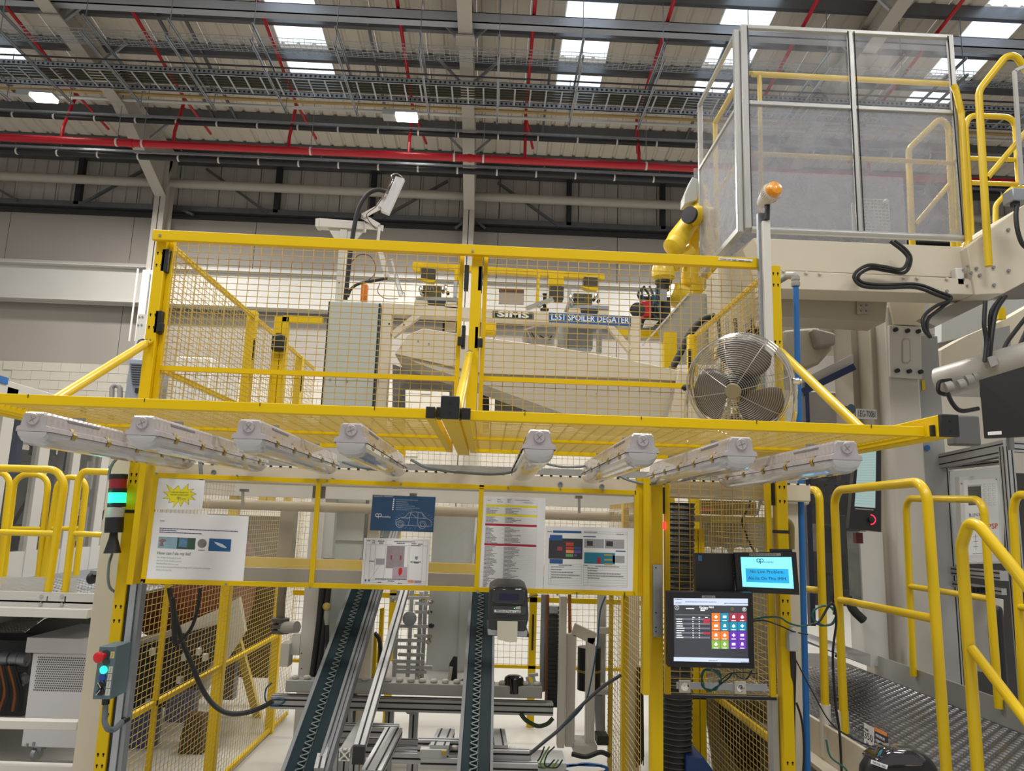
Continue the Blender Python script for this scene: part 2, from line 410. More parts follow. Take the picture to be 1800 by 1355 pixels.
CBL = mat('dark_cables', (.05, .045, .02), .7, 0, .3, 30)
g = G()
for j in range(5): g.rod((XL, Y1+.1+j*.09, zz1+.01), (XR, Y1+.1+j*.09, zz1+.01), .018, 6)
tag(g.obj('power_cables', CBL), 'bundle of dark power cables lying along the cable ladder', 'cables', kind='stuff')
# wire basket
zb = zline(90, 12.6); g = G(); x = XL
while x < XR:
    g.tube([(x, 12.4, zb+.07), (x, 12.4, zb), (x, 12.75, zb), (x, 12.75, zb+.07)], .004, 4); x += .1
for y, zz_ in ((12.4, zb+.07), (12.4, zb), (12.5, zb), (12.6, zb), (12.7, zb), (12.75, zb+.07), (12.75, zb)): g.rod((XL, y, zz_), (XR, y, zz_), .006, 4)
tag(g.obj('basket_tray', GAL), 'galvanised wire basket cable tray hung above the cable ladder', 'cable tray')
z = zline(124, 12.5); tag(G().rod((XL, 12.5, z), (XR, 12.5, z), .018, 6).obj('thin_pipe', DRK), 'single thin dark cable run above the cable ladder', 'cable')
TAN = mat('tan_pipe', (.40, .27, .10), .45); WPI = mat('white_pipe', (.55, .55, .53), .45)
z = zline(182, 14.6); tag(G().rod((XL, 14.6, z), (XR, 14.6, z), .033, 10).obj('tan_pipe', TAN), 'slim ochre gas pipe running under the cable ladder', 'pipe')
z = zline(193, 14.8); tag(G().rod((XL, 14.8, z), (XR, 14.8, z), .036, 10).obj('white_trunking', WPI), 'slim white round conduit just below the ochre pipe', 'conduit')
def clipped(y600, Y, r, label, name='black_pipe', step=.85):
    z = zline(y600, Y); t = thing(name, label, 'pipe', (0, Y, z))
    G().rod((XL, Y, z), (XR, Y, z), r, 12).obj('pipe_run', BLK if name == 'black_pipe' else RED, t)
    x = XL+.3
    if name == 'black_pipe':
        G().box((XL, Y-.02, z+r+.03), (XR, Y+.02, z+r+.07)).obj('carrier_channel', GAL, t)
        while x < XR:
            G().lathe((x, Y, z), (1, 0, 0), [(r+.006, 0), (r+.006, .035)], 12).obj('pipe_clip', WHT, t)
            x += step
    return t, z
clipped(228, 15.0, .055, 'black insulated pipe with white clips, the upper of two')
clipped(291, 15.3, .065, 'black insulated pipe with white clips, the lower of two, under the red main')
YR = 14.9; t, zr = clipped(268, YR, .078, 'thick red sprinkler main pipe running the full width under the roof', 'sprinkler_main')
for px, py in ((205, 243), (250, 246), (545, 260), (797, 272), (848, 275), (1134, 290)):
    X = at(px, py, YR).x; G().lathe((X, YR, zr), (1, 0, 0), [(.088, 0), (.088, .04)], 14).obj('pipe_clip', WHT, t)
    G().rod((X+.02, YR, zr+.08), (X+.02, YR, roofz(YR)-.2), .008, 6).obj('clip_rod', STEEL, t)
for px, py in ((227, 246), (823, 274)):
    X = at(px, py, YR).x; G().lathe((X, YR, zr), (1, 0, 0), [(.09, 0), (.09, .09)], 14).obj('coupling', RED, t)
rl = ['red sprinkler branch under the roof at the far left', 'red sprinkler branch crossing the left hangers', 'red sprinkler branch beside the left rooflight strip', 'red sprinkler branch left of the middle rafter',
      'red sprinkler branch right of the middle rafter', 'red sprinkler branch right of the middle rooflights', 'red sprinkler branch above the left part of the cabin', 'red sprinkler branch above the right part of the cabin']
for (a, foot), lb in zip((((10, 10), (128, 233)), ((235, 23), (330, 240)), ((452, 0), (530, 253)), ((698, 0), (727, 262)), ((941, 0), (921, 274)), ((1185, 0), (1105, 280)), ((1437, 0), None), ((1693, 0), None)), rl):
    X = roofpt(*a, .35).x; t = thing('sprinkler_branch', lb, 'pipe', (X, YR, zr))
    G().tube([(X, 2, roofz(2)-.35), (X, 15.2, roofz(15.2)-.35), (X, YR, zr+.3), (X, YR, zr)], .035, 8, .1).obj('branch_pipe', RED, t)
    G().tube([(X, 15.2, roofz(15.2)-.35), (X+.22, 16.2, roofz(16.2)-.5)], .03, 8).obj('branch_spur', RED, t)
LAMP = mat('lamp_lens', (1, .97, .9), .4, emit=9)
for (px, py), lb in zip(((78, 175), (716, 209)), ('lit white hall lamp hanging at the upper left', 'lit white hall lamp hanging left of the middle rafter')):
    c = at(px, py, 14.3); t = thing('hall_lamp', lb, 'lamp', c)
    G().box((c.x-.22, c.y-.13, c.z), (c.x+.20, c.y+.13, c.z+.07)).obj('lens', LAMP, t)
    G().box((c.x-.5, c.y-.14, c.z+.01), (c.x-.23, c.y+.14, c.z+.13)).obj('driver_housing', LGY, t)
    G().box((c.x-.23, c.y-.14, c.z+.07), (c.x+.21, c.y+.14, c.z+.13)).obj('housing', LGY, t)
    for s in (-.3, .15): G().rod((c.x+s, c.y, c.z+.1), (c.x+s, c.y, roofz(c.y)-.2), .006, 5).obj('hanger_wire', STEEL, t)
# ================================================================ THE GUARD FRONT
YP, YF = 3.46, 3.50                        # front faces of the posts; plane of the mesh
def keyholes(g, x, z, y):                  # a pair of keyhole slots on a post face
    for dx in (-.011, .011):
        g.lathe((x+dx, y-.0006, z), (0, 1, 0), [(.0048, 0), (.0048, .001)], 8); g.box((x+dx-.0022, y-.0006, z-.011), (x+dx+.0022, y+.0004, z))
HOLE = mat('slot_black', (.01, .01, .01), .8)
def mesh_grid(g, A, U, Vv, lu, lv, su=.05, sv=.03, r=.002):
    """wires over a rectangle from corner A: U,Vv unit vectors; wires along Vv every su, along U every sv"""
    N = U.cross(Vv).normalized()*r*1.1
    k = int(lu/su); o = (lu-k*su)/2
    for i in range(k+1): p = A+U*(o+i*su)+N; g.rod(p, p+Vv*lv, r)
    k = int(lv/sv); o = (lv-k*sv)/2
    for i in range(k+1): p = A+Vv*(o+i*sv)-N; g.rod(p, p+U*lu, r)
    return g
def post(name, label, x0, y0, z0, z1, w=.05, d=.06, holes=(), caps=True, parent=None):
    g = G().box((x0, y0, z0), (x0+w, y0+d, z1)); 
    t = thing(name, label, 'post', (x0+w/2, y0+d/2, z0)) if parent is None else parent
    g.obj('post_tube', YEL, t, bevel=.003)
    if holes:
        k = G()
        for z in holes: keyholes(k, x0+w/2, z, y0)
        k.obj('keyhole_slots', HOLE, t, kind='stuff')
    return t
xL = at(242, 697, YP).x; xR = at(1360.5, 700, YP).x; xC = at(818.5, 715, YP).x
print('front', xL, xC, xR)
zTL, zTR = at(281, 405, 3.42).z, at(1352, 457, 3.42).z
def zs(lst, Y): return [at(x, y, Y).z for x, y in lst]
h = zs([(281, 444), (279, 465), (264, 552), (262, 574), (235, 833), (230, 845), (210, 1065), (206, 1090), (170, 1325), (168, 1345), (183, 1255)], YP)
pl = post('guard_post', 'yellow slotted guard post at the left end of the front', xL, YP, 0, zTL-.002, holes=h)
h = zs([(1366, 480), (1367, 500), (1368, 600), (1369, 622), (1366, 855), (1367, 880), (1373, 1055), (1374, 1077), (1380, 1340)], YP)
pr = post('guard_post', 'yellow slotted guard post at the right end of the front beside the blue pipe', xR, YP, 0, zTR-.01, holes=h)
zt0 = at(820, 731, 2.25).z                # tray level
print('tray z', zt0, 'top', zTL, zTR)
pc = post('guard_post', 'short yellow post between the two upper mesh panels', xC, YP, zt0+.02, (zTL+zTR)/2-.03)
G().lathe((xL+.02, 3.425, zTL-.022), (0, -1, 0), [(.006, 0), (.006, .004)], 8).obj('bolt', STEEL, pl)
# upper second member on left
tz = G().beam((xL-.004, 3.435, (at(281, 415, 3.44).z)), (xR-.02, 3.435, at(1340, 465, 3.44).z), .03, .05).obj('top_rail', YEL, bevel=.003)
tag(tz, 'long yellow rail across the top of the front guard', 'rail')
r = tz
for px, py in ((281, 413.6), (831, 441)):
    p = at(px, py, 3.418); G().lathe(p, (0, -1, 0), [(.006, 0), (.006, .004)], 8).obj('bolt', STEEL, r)
c4 = [at(1263, 452.5, 3.418), at(1323, 455.5, 3.418), at(1323, 460, 3.418), at(1263, 457, 3.418)]
lb = G().add(c4, [(3, 2, 1, 0)]).obj('label_strip', PAP, r, label='white label strip on the top rail')
text('CARRIER UNIT INSERT MISSING ALARM', 'label_text', .009, INK, at(1265, 454.9, 3.417), V((1, 0, -.045)), (0, 0, 1), r, fit=.15)
def panel(name, label, x0, x1, z0, z1, y, rails=(), fr=.02, parent=None, sides=(1, 1, 1, 1), cat='mesh panel'):
    t = thing(name, label, cat, ((x0+x1)/2, y, z0))
    if sides[0]: G().box((x0, y-.01, z0), (x0+fr, y+.015, z1)).obj('stile', YEL, t)
    if sides[1]: G().box((x1-fr, y-.01, z0), (x1, y+.015, z1)).obj('stile', YEL, t)
    if sides[2]: G().box((x0, y-.01, z0), (x1, y+.015, z0+fr)).obj('bottom_rail', YEL, t)
    if sides[3]: G().box((x0, y-.01, z1-fr), (x1, y+.015, z1)).obj('top_rail', YEL, t)
    for z in rails: G().box((x0+fr*.5, y-.009, z-.011), (x1-fr*.5, y+.012, z+.011)).obj('middle_rail', YEL, t)
    mesh_grid(G(), V((x0+.01, y+.018, z0)), V((1, 0, 0)), V((0, 0, 1)), x1-x0-.02, z1-z0).obj('wire_mesh', YELD, t)
    return t
zp0, zp1 = zt0+.035, (zTL+zTR)/2-.012
xa, xb = at(270, 690, YF).x, at(805, 700, YF).x
zr = (at(500, 655, YF).z)
p1 = panel('mesh_fence', 'upper left yellow mesh panel of the front guard', xa, xb, zp0, zp1, YF, (zr,), sides=(1, 1, 1, 0))
xc, xd = at(841, 700, YF).x, xR-.012
zr2 = at(1000, 671, YF).z
p2 = panel('mesh_fence', 'upper right yellow mesh panel of the front guard, behind the fan', xc, xd, zp0, zp1, YF, (zr2,), sides=(1, 1, 1, 0))
def hinge(p, x0, y0, x1, y1, knob=None, parent=None):
    a, b = at(x0, y0, 3.475), at(x1, y1, 3.475); G().box((a.x, 3.46, b.z), (b.x, 3.50, a.z)).obj('hinge_block', BLK, parent, bevel=.002)
    if knob:
        c = at(*knob, 3.46); G().box((c.x-.012, 3.445, c.z-.02), (c.x+.012, 3.47, c.z+.02)).obj('latch', BLK, parent, bevel=.002)
hinge(p1, 288, 439, 295, 479, None, p1); hinge(p1, 276, 547, 283, 587, (283, 576), p1)
hinge(p1, 817, 467, 823, 510, None, p1); hinge(p1, 812, 573, 817, 612, (809, 600), p1)
hinge(p2, 841, 469, 847, 513, None, p2); hinge(p2, 835, 575, 840, 614, (844, 603), p2)
for px, py in ((821, 619), (826, 617), (831, 620)):
    p = at(px, py, YP-.002); G().lathe(p, (0, -1, 0), [(.005, 0), (.005, .004)], 8).obj('bolt', STEEL, pc)
# ---- the tray: arms, panels lying flat
YT0, YT1 = 2.25, 3.46
def arm(px, label, cat='arm'):
    X = px; t = thing('cantilever', label, cat, (X, YT1, zt0))
    G().box((X-.026, YT0-.07, zt0-.02), (X+.026, YT1, zt0+.045)).obj('arm_tube', YEL, t, bevel=.003)
    G().box((X-.027, YT0-.085, zt0-.021), (X+.027, YT0-.068, zt0+.046)).obj('end_cap', BLK, t, bevel=.003)
    for dz in (0, .03): G().lathe((X, YT0-.085, zt0-.004+dz), (0, -1, 0), [(.004, 0), (.004, .001)], 8).obj('cap_hole', HOLE, t)
    return t
aC = at(791, 722, 2.18).x; aR = at(1669, 748, 2.17).x; aL = xL+.025
arm(aC, 'yellow tray arm with a large black end cap, middle of the front'); arm(aR, 'yellow tray arm with a black end cap at the far right')
arm(aL, 'yellow tray arm reaching out from the left post, its end outside the frame')
def tray(name, label, x0, x1, dz=0):
    z = zt0+dz; t = thing(name, label, 'mesh tray', ((x0+x1)/2, (YT0+YT1)/2, z))
    G().box((x0, YT0-.012, z-.014), (x1, YT0+.012, z+.016)).obj('front_rail', YEL, t, bevel=.002)
    G().box((x0, YT1-.12, z-.014), (x1, YT1-.095, z+.016)).obj('back_rail', YEL, t)
    for x in (x0, x1):
        G().box((x-.0125, YT0-.04, z-.016), (x+.0125, YT1-.095, z+.016)).obj('side_rail', YEL, t)
        G().box((x-.0135, YT0-.052, z-.017), (x+.0135, YT0-.039, z+.017)).obj('end_cap', BLK, t, bevel=.002)
    G().box((x0, (YT0+YT1)/2-.01, z-.01), (x1, (YT0+YT1)/2+.01, z+.012)).obj('middle_rail', YEL, t)
    mesh_grid(G(), V((x0, YT0+.012, z+.004)), V((1, 0, 0)), V((0, 1, 0)), x1-x0, YT1-YT0-.12).obj('wire_mesh', YELD, t)
    for k in range(4):
        x = x0+(k+.5)*(x1-x0)/4; G().box((x-.001, YT0-.0135, z+.006), (x+.001, YT0-.011, z+.016)).obj('notch', HOLE, t)
    return t
tray('mesh_tray', 'flat yellow mesh tray panel carrying lights, left of the middle arm', aL+.06, at(757, 727, 2.21).x)
tray('mesh_tray', 'flat yellow mesh tray panel carrying lights, right of the middle arm', at(819, 733, 2.21).x, at(1641, 752, 2.21).x)
for x in (at(757, 727, 2.21).x+.025, at(819, 733, 2.21).x-.025):
    tag(G().box((x-.01, YT0-.03, zt0-.012), (x+.01, YT0+.02, zt0+.02)).obj('clamp', BLK, bevel=.002), 'black clamp joining the %s tray panel to the middle arm' % ('left' if x < aC else 'right'), 'clamp')
def strut(a, b, label):
    t = thing('strut', label, 'strut', b); a, b = V(a), V(b); d = (b-a).normalized()
    G().tube([a+d*.02, a+d*.06, b], [.012, .019, .019], 12).obj('strut_tube', YELR, t)
    G().beam(a-d*.01, a+d*.03, .034, .008, up=(0, 1, 0)).obj('flat_end', YEL, t)
    for s in (-.008, .008): G().lathe(a+V((s, -.006, .006)), (0, -1, 0), [(.004, 0), (.004, .004)], 8).obj('bolt', STEEL, t)
a = at(262, 600, YP-.01); strut(a, (a.x, 2.72, zt0+.045), 'yellow tube strut from the left post down to the tray arm')
a = at(826, 620, YP-.01); strut(a, (a.x-.006, 2.55, zt0+.045), 'yellow tube strut standing in front of the middle post')
a = at(1366, 612, YP-.01); strut(a, (a.x+.004, 2.66, zt0+.045), 'yellow tube strut right of the fan')
# ---- batten luminaires
HOUS = mat('luminaire_housing', (.44, .42, .46), .3, 0, .08, 25, .15, coat=.4)
DIFF = mat('luminaire_diffuser', (.50, .50, .53), .12, 0, .06, 8, coat=.6)
CLIP = mat('brass_clip', (.42, .29, .06), .4, .3)
GROM = mat('grey_gland', (.40, .38, .42), .5)
yl0, yl1 = 2.32, 3.50
def luminaire(label, X, Z, group):
    L = yl1-yl0; t = thing('batten_light', label, 'light fitting', (X, yl0, Z), group)
    def sect(w, pts): return [(x*w, z) for x, z in pts]
    up = [(-.5, 0), (-.48, .014), (-.38, .018), (-.33, .052), (-.27, .060), (.27, .060), (.33, .052), (.38, .018), (.48, .014), (.5, 0)]
    g = G(); k0 = 0; rings = []
    for y, s, dz in ((0, .93, 0), (.006, 1, 0), (L-.006, 1, 0), (L, .93, 0)):
        rings.append([(X+x*.105*s, yl0+y, Z+z*(s if z > .03 else 1)) for x, z in up])
    for a_, b_ in zip(rings, rings[1:]):
        for i in range(len(up)-1): g.add([a_[i], a_[i+1], b_[i+1], b_[i]], [(0, 1, 2, 3)])
    g.add(rings[0], [tuple(range(len(up)))]); g.add(rings[-1], [tuple(range(len(up)-1, -1, -1))])
    g.obj('housing', HOUS, t, smooth=True)
    n = 12; g = G(); prev = None
    for y, s in ((0.0, .55), (.012, .82), (.035, .97), (.06, 1), (L-.06, 1), (L-.035, .97), (L-.012, .82), (L, .55)):
        ring = []
        for i in range(n+1):
            a_ = math.pi+math.pi*i/n; cx, sz = math.cos(a_), math.sin(a_)
            ring.append(V((X+math.copysign(abs(cx)**.75, cx)*.049*min(1, .75+s*.25), yl0+y, Z-.001+.042*s*math.copysign(abs(sz)**.85, sz))))
        if prev: 
            for i in range(n): g.add([prev[i], prev[i+1], ring[i+1], ring[i]], [(0, 1, 2, 3)])
        else: g.add(ring, [tuple(range(n+1))])
        prev = ring
    g.add(prev, [tuple(range(n, -1, -1))]); g.obj('diffuser', DIFF, t)
    gl = G().lathe((X+.0, yl0-.001, Z+.036), (0, -1, 0), [(.019, -.006), (.019, 0), (.016, .005), (.015, .005)], 16).obj('end_gland', GROM, t)
    g = G(); an = random.uniform(.3, 1.2)
    for a_ in (an, an+1.5):
        d = V((math.cos(a_), 0, math.sin(a_)))*.011; g.beam(V((X, yl0-.0065, Z+.036))-d, V((X, yl0-.0065, Z+.036))+d, .001, .0015, up=(0, 1, 0))
    g.obj('gland_cross', INKG, gl)
    for i in range(5):
        y = yl0+.14+i*(L-.28)/4
        for s in (-1, 1):
            G().add([(X+s*.049, y-.012, Z-.012), (X+s*.049, y+.012, Z-.012), (X+s*.056, y+.012, Z+.004), (X+s*.056, y-.012, Z+.004), (X+s*.042, y+.010, Z+.024), (X+s*.042, y-.010, Z+.024)],
                    [(0, 1, 2, 3), (3, 2, 4, 5)]).obj('clip', CLIP, t)
    for s in (-1, 1): G().box((X+s*.0345-.003, yl0+.12, Z+.043), (X+s*.0345+.003, yl0+.32, Z+.049)).obj('vent_slot', INKG, t)
    return t
ords = ['leftmost', 'second from left', 'third from left', 'fourth from left, just left of the middle arm', 'fifth from left, just right of the middle arm', 'sixth from left', 'seventh from left, under the fan', 'rightmost']
xlum = []
for (px, py), o_ in zip(((58, 745), (250, 748), (437, 759), (617, 766), (948, 778), (1130, 781), (1303, 784), (1488, 789)), ords):
    X = at(px, py, yl0).x; xlum.append(X)
    luminaire('grey batten light under the yellow tray, %s' % o_, X, zt0-.085, 'batten lights under the tray')
for i, X in enumerate(xlum):
    for y in (yl0+.25, yl1-.3):
        tag(G().box((X-.02, y-.006, zt0-.027), (X+.02, y+.006, zt0-.012)).obj('mount_bracket', STEEL), 'small steel bracket on the %s batten light, %s end' % (ords[i].split(',')[0], 'near' if y < 3 else 'far'), 'bracket', 'light brackets under the tray')
# conduit loops between the lights
CND = mat('grey_conduit', (.16, .19, .21), .5)
def px3(lst): return [at(x, y, Y) for x, y, Y in lst]
cable('light_cable', px3([(602, 812, 3.46), (640, 823, 3.44), (685, 826, 3.44), (708, 822, 3.45)]), .0055, CND, label='grey cable loop hanging between the third and fourth lights', cat='cable')
cable('light_cable', px3([(722, 808, 3.46), (760, 824, 3.44), (850, 833, 3.44), (900, 830, 3.44), (918, 822, 3.45)]), .0065, CND, label='grey cable loop hanging between the fourth and fifth lights', cat='cable')
cable('light_cable', px3([(948, 812, 3.46), (985, 820, 3.44), (1020, 820, 3.44), (1035, 817, 3.45)]), .0055, CND, label='grey cable loop between the fifth and sixth lights', cat='cable')
cable('light_cable', px3([(1072, 828, 3.40), (1100, 842, 3.38), (1130, 850, 3.36), (1150, 850, 3.38), (1163, 842, 3.42)]), .0055, CND, label='grey cable loop hanging at the post under the sixth light', cat='cable')
cable('light_cable', px3([(475, 796, 3.46), (520, 806, 3.46), (560, 812, 3.46)]), .006, CND, label='grey cable between the second and third lights', cat='cable')
cable('light_cable', px3([(1190, 835, 3.46), (1225, 837, 3.45), (1262, 829, 3.46)]), .006, CND, label='grey cable loop between the seventh and last lights', cat='cable')
cable('light_cable', px3([(350, 800, 3.44), (352, 812, 3.40), (354, 845, 3.38), (353, 880, 3.39)]), .0085, CND, label='short grey conduit hanging down behind the starburst notice', cat='cable')
t = thing('flex_light', 'small round white junction head above the left corner of the notice board', 'junction box', at(259, 805, 3.40))
p = at(258, 808, 3.42); G().lathe(p, (0.15, -1, -.25), [(.034, -.05), (.034, -.005), (.027, .0), (.027, .02), (.0, .021)], 18).obj('round_head', WHT, t)
# ---- fan
fc = at(1300, 676, 3.02); fa = V((-.30, -1, -.27)).normalized(); FR = .205
fa = V((-.60, -1, -.46)).normalized()
fu = fa.cross(V((1, 0, 0))).normalized()*-1; fu = (V((0, 0, 1))-fa*fa.z).normalized(); fr = fu.cross(fa).normalized()
t = thing('floor_fan', 'large chrome drum fan tilted down on the tray', 'fan', (fc.x, fc.y, zt0+.02))
def ring(c, r, n=44): return [c+fr*math.cos(2*math.pi*i/n)*r+fu*math.sin(2*math.pi*i/n)*r for i in range(n)]
FANW = mat('fan_wire', (.50, .47, .43), .35, .75)
for i in range(22):
    r_ = .032+i*(FR-.036)/21; dome = .055*math.sqrt(max(0, 1-(r_/FR)**2))+.035*(1-(r_/FR))
    G().tube(ring(fc+fa*(.045+dome), r_, 40), .00085, 4, closed=True).obj('grille_ring', FANW, t)
for i in range(8):
    r_ = .05+i*(FR-.05)/7; dome = .05*math.sqrt(max(0, 1-(r_/FR)**2))
    G().tube(ring(fc-fa*(.045+dome), r_, 36), .0008, 4, closed=True).obj('rear_ring', FANW, t)
for s in (.045, -.045, 0): G().tube(ring(fc+fa*s, FR, 48), .0035, 8, closed=True).obj('cage_rim', CHR, t)
G().lathe(fc-fa*.045, fa, [(FR*1.005, 0), (FR*1.005, .09), (FR*.985, .09), (FR*.985, 0)], 48).obj('drum_band', clear('drum_metal', (.35, .33, .30), .14, .35), t)
for k in range(8):
    a_ = math.pi/4*k+.15; d = fr*math.cos(a_)+fu*math.sin(a_)
    pts = [fc+fa*(.045+.055*math.sqrt(max(0, 1-(q)**2))+.035*(1-q))+d*FR*q for q in (.12, .4, .7, .9, 1.0)]
    G().tube(pts, .0016, 5).obj('grille_spoke', FANW, t)
    G().rod(fc-fa*.05+d*FR, fc-fa*.095+d*.05, .0014, 4).obj('rear_spoke', FANW, t)
G().lathe(fc+fa*.128, fa, [(.032, -.008), (.032, .0), (.029, .004), (.0, .004)], 24).obj('badge_disc', mat('fan_badge', (.30, .25, .15), .45), t)
G().lathe(fc-fa*.10, fa, [(.06, 0), (.062, .03), (.05, .09), (.03, .12)], 20).obj('motor', BLK, t)
FBL = mat('fan_blade', (.16, .145, .135), .35, .4)
for k in range(3):
    a0 = .95+k*2*math.pi/3; g = G(); pts = []; cols = 7; rows_ = 6
    for i in range(rows_+1):
        q = .2+.76*i/rows_
        for j in range(cols+1):
            wv = (.5+.5*math.sin(math.pi*(.15+.75*i/rows_)))*1.0
            a_ = a0+(j/cols-.5)*1.6*wv+q*.45; d = fr*math.cos(a_)+fu*math.sin(a_)
            pts.append(fc+d*FR*q*(1-.12*abs(j/cols-.5)**2*4*(i == rows_))+fa*((j/cols-.5)*.05+.01))
    g.add(pts, [(i*(cols+1)+j, i*(cols+1)+j+1, (i+1)*(cols+1)+j+1, (i+1)*(cols+1)+j) for i in range(rows_) for j in range(cols)])
    b = g.obj('blade', FBL, t); m_ = b.modifiers.new('thick', 'SOLIDIFY'); m_.thickness = .002
G().lathe(fc, fa, [(.04, -.02), (.04, .03), (.02, .045)], 18).obj('blade_hub', BLK, t)
zf = zt0+.03
for s in (-1, 1):
    p = fc+fr*s*(FR+.012); foot = V((p.x-s*.01, p.y+.06, zf))
    G().tube([p, V((p.x+s*.003, p.y+.02, (p.z+zf)/2)), foot, V((foot.x, foot.y-.2, zf))], .009, 8, .03).obj('stand_leg', CHR, t)
    G().lathe(p-fr*s*.006, fr*s, [(.014, 0), (.014, .02), (.006, .03)], 12).obj('pivot_knob', BLK if s < 0 else CHR, t)
# ---- beacon pole
xb0 = at(1343.5, 500, 3.36).x; zb1 = at(1347, 388, 3.36).z
t = thing('beacon_pole', 'white trunking pole carrying the amber beacon, on the front guard', 'pole', (xb0+.02, 3.38, zt0+.02))
G().box((xb0, 3.36, zt0-.02), (xb0+.037, 3.385, zb1)).obj('trunking', WHT, t, bevel=.002)
G().box((xb0-.012, 3.385, zt0-.02), (xb0+.028, 3.41, zb1+.05)).obj('back_channel', STEEL, t)
t = thing('beacon', 'amber beacon with a white ribbed base on top of the pole', 'beacon', at(1347, 385, 3.36))
a = at(1348, 386, 3.36); b = at(1349, 357, 3.36); G().rod(a, b, .013, 12, True).obj('neck', BLK, t)
bc = at(1349, 346, 3.35); ba = V((.16, -.75, .20)).normalized()
G().lathe(bc-ba*.055, ba, [(.0, -.01), (.022, -.004), (.030, .016), (.041, .065), (.045, .088), (.042, .10)], 26).obj('base', WHT, t)
g = G()
for k in range(26):
    a_ = 2*math.pi*k/26; u_ = ba.cross(V((0, 0, 1))).normalized(); v_ = ba.cross(u_); d = u_*math.cos(a_)+v_*math.sin(a_)
    g.beam(bc+ba*.008+d*.042, bc+ba*.040+d*.0462, .0042, .003, up=d)
g.obj('base_ribs', WHT, t, kind='stuff')
AMB = mat('amber_lens', (.90, .30, .01), .12, 0, .35, 60, .5, coat=.6)
G().lathe(bc+ba*.040, ba, [(.038, 0), (.038, .020), (.033, .033), (.019, .040), (0, .041)], 24).obj('lens', AMB, t)
# ---- blue pipe with grey elbow
YB = 3.62; t = thing('blue_pipe', 'vertical blue plastic pipe right of the front guard', 'pipe', at(1420, 1355, YB))
top = at(1398.5, 500, YB); bot = V((top.x+.012, YB, 0)); bot = at(1419.5, 1355, YB); dd = (bot-top); bot = top+dd*((top.z-0)/(-dd.z))
G().rod(top, bot, .0145, 14).obj('pipe_run', BLU, t)
e = at(1397, 486, YB); GF = mat('grey_fitting', (.33, .32, .30), .5)
G().lathe(top-V((0, 0, .01)), (0, 0, 1), [(.020, 0), (.022, .005), (.022, .02), (.018, .022), (.018, .03), (.021, .032), (.021, .05)], 14).obj('coupling', GF, t)
G().tube([top+V((0, 0, .03)), e+V((0, 0, .005)), at(1384, 484, YB+.05)], .019, 12, .03).obj('elbow', GF, t)
G().rod(at(1387, 484, YB+.04), at(1366, 497, YB+.35), .0145, 12).obj('branch_run', mat('teal_pipe', (.10, .16, .18), .5), t)
# ================================================================ NOTICE BOARD
YS = 3.36
def corners(c, Y): return [at(x, y, Y) for x, y in c]
class Card:
    """a flat sheet at its real place: corners TL TR BR BL"""
    def __init__(s, name, label, cat, px, Y, m, th=.0008, group=None):
        s.c = corners(px, Y) if not isinstance(Y, (list, tuple)) else [at(x, y, q) for (x, y), q in zip(px, Y)]
        s.n = (s.c[1]-s.c[0]).cross(s.c[3]-s.c[0]).normalized()
        if s.n.y > 0: s.n = -s.n
        s.t = thing(name, label, cat, (s.c[2]+s.c[3])/2, group)
        s.W = ((s.c[1]-s.c[0]).length+(s.c[2]-s.c[3]).length)/2; s.H = (s.c[3]-s.c[0]).length
        G().prism(s.c, -s.n*th).obj('sheet', m, s.t); s.k = 0
    def P(s, u, v, e=.0005):
        a = s.c[0].lerp(s.c[1], u); b = s.c[3].lerp(s.c[2], u); return a.lerp(b, v)+s.n*e
    def rect(s, name, u0, v0, u1, v1, m, e=.0005, label=None):
        q = [s.P(u0, v0, e), s.P(u1, v0, e), s.P(u1, v1, e), s.P(u0, v1, e)]
        return G().add(q, [(0, 3, 2, 1)]).obj(name, m, s.t, label=label)
    def poly(s, name, uv, m, e=.0006):
        q = [s.P(u, v, e) for u, v in uv]; c = sum(q, V((0, 0, 0)))/len(q); n = len(q)
        return G().add(q+[c], [(i, (i+1) % n, n) for i in range(n)]).obj(name, m, s.t)
    def lines(s, name, segs, w, m, e=.0007):
        g = G()
        for (u0, v0), (u1, v1) in segs:
            a, b = s.P(u0, v0, e), s.P(u1, v1, e); d = (b-a).normalized(); k = d.cross(s.n)*w/2
            g.add([a-k, b-k, b+k, a+k], [(0, 1, 2, 3)])
        return g.obj(name, m, s.t)
    def words(s, name, rows, h, m, e=.0008, seed=1):
        rnd = random.Random(seed); g = G()
        for u0, u1, v in rows:
            u = u0
            while u < u1:
                w_ = min(rnd.uniform(.012, .045)*.3/s.W, u1-u); q = [s.P(u, v-h/2, e), s.P(u+w_, v-h/2, e), s.P(u+w_, v+h/2, e), s.P(u, v+h/2, e)]
                g.add(q, [(0, 3, 2, 1)]); u += w_+.004*.3/s.W
        return g.obj(name, m, s.t, kind='stuff')
    def text(s, name, txt, u, v, size, m, align='LEFT', fit=None, bold=0):
        return text(txt, name, size*s.H, m, s.P(u, v, .0018), s.P(min(u+.1, 1.2), v)-s.P(u, v), s.P(u, v-.1)-s.P(u, v), s.t, align, .0001, fit=fit*s.W if fit else None, bold=bold)
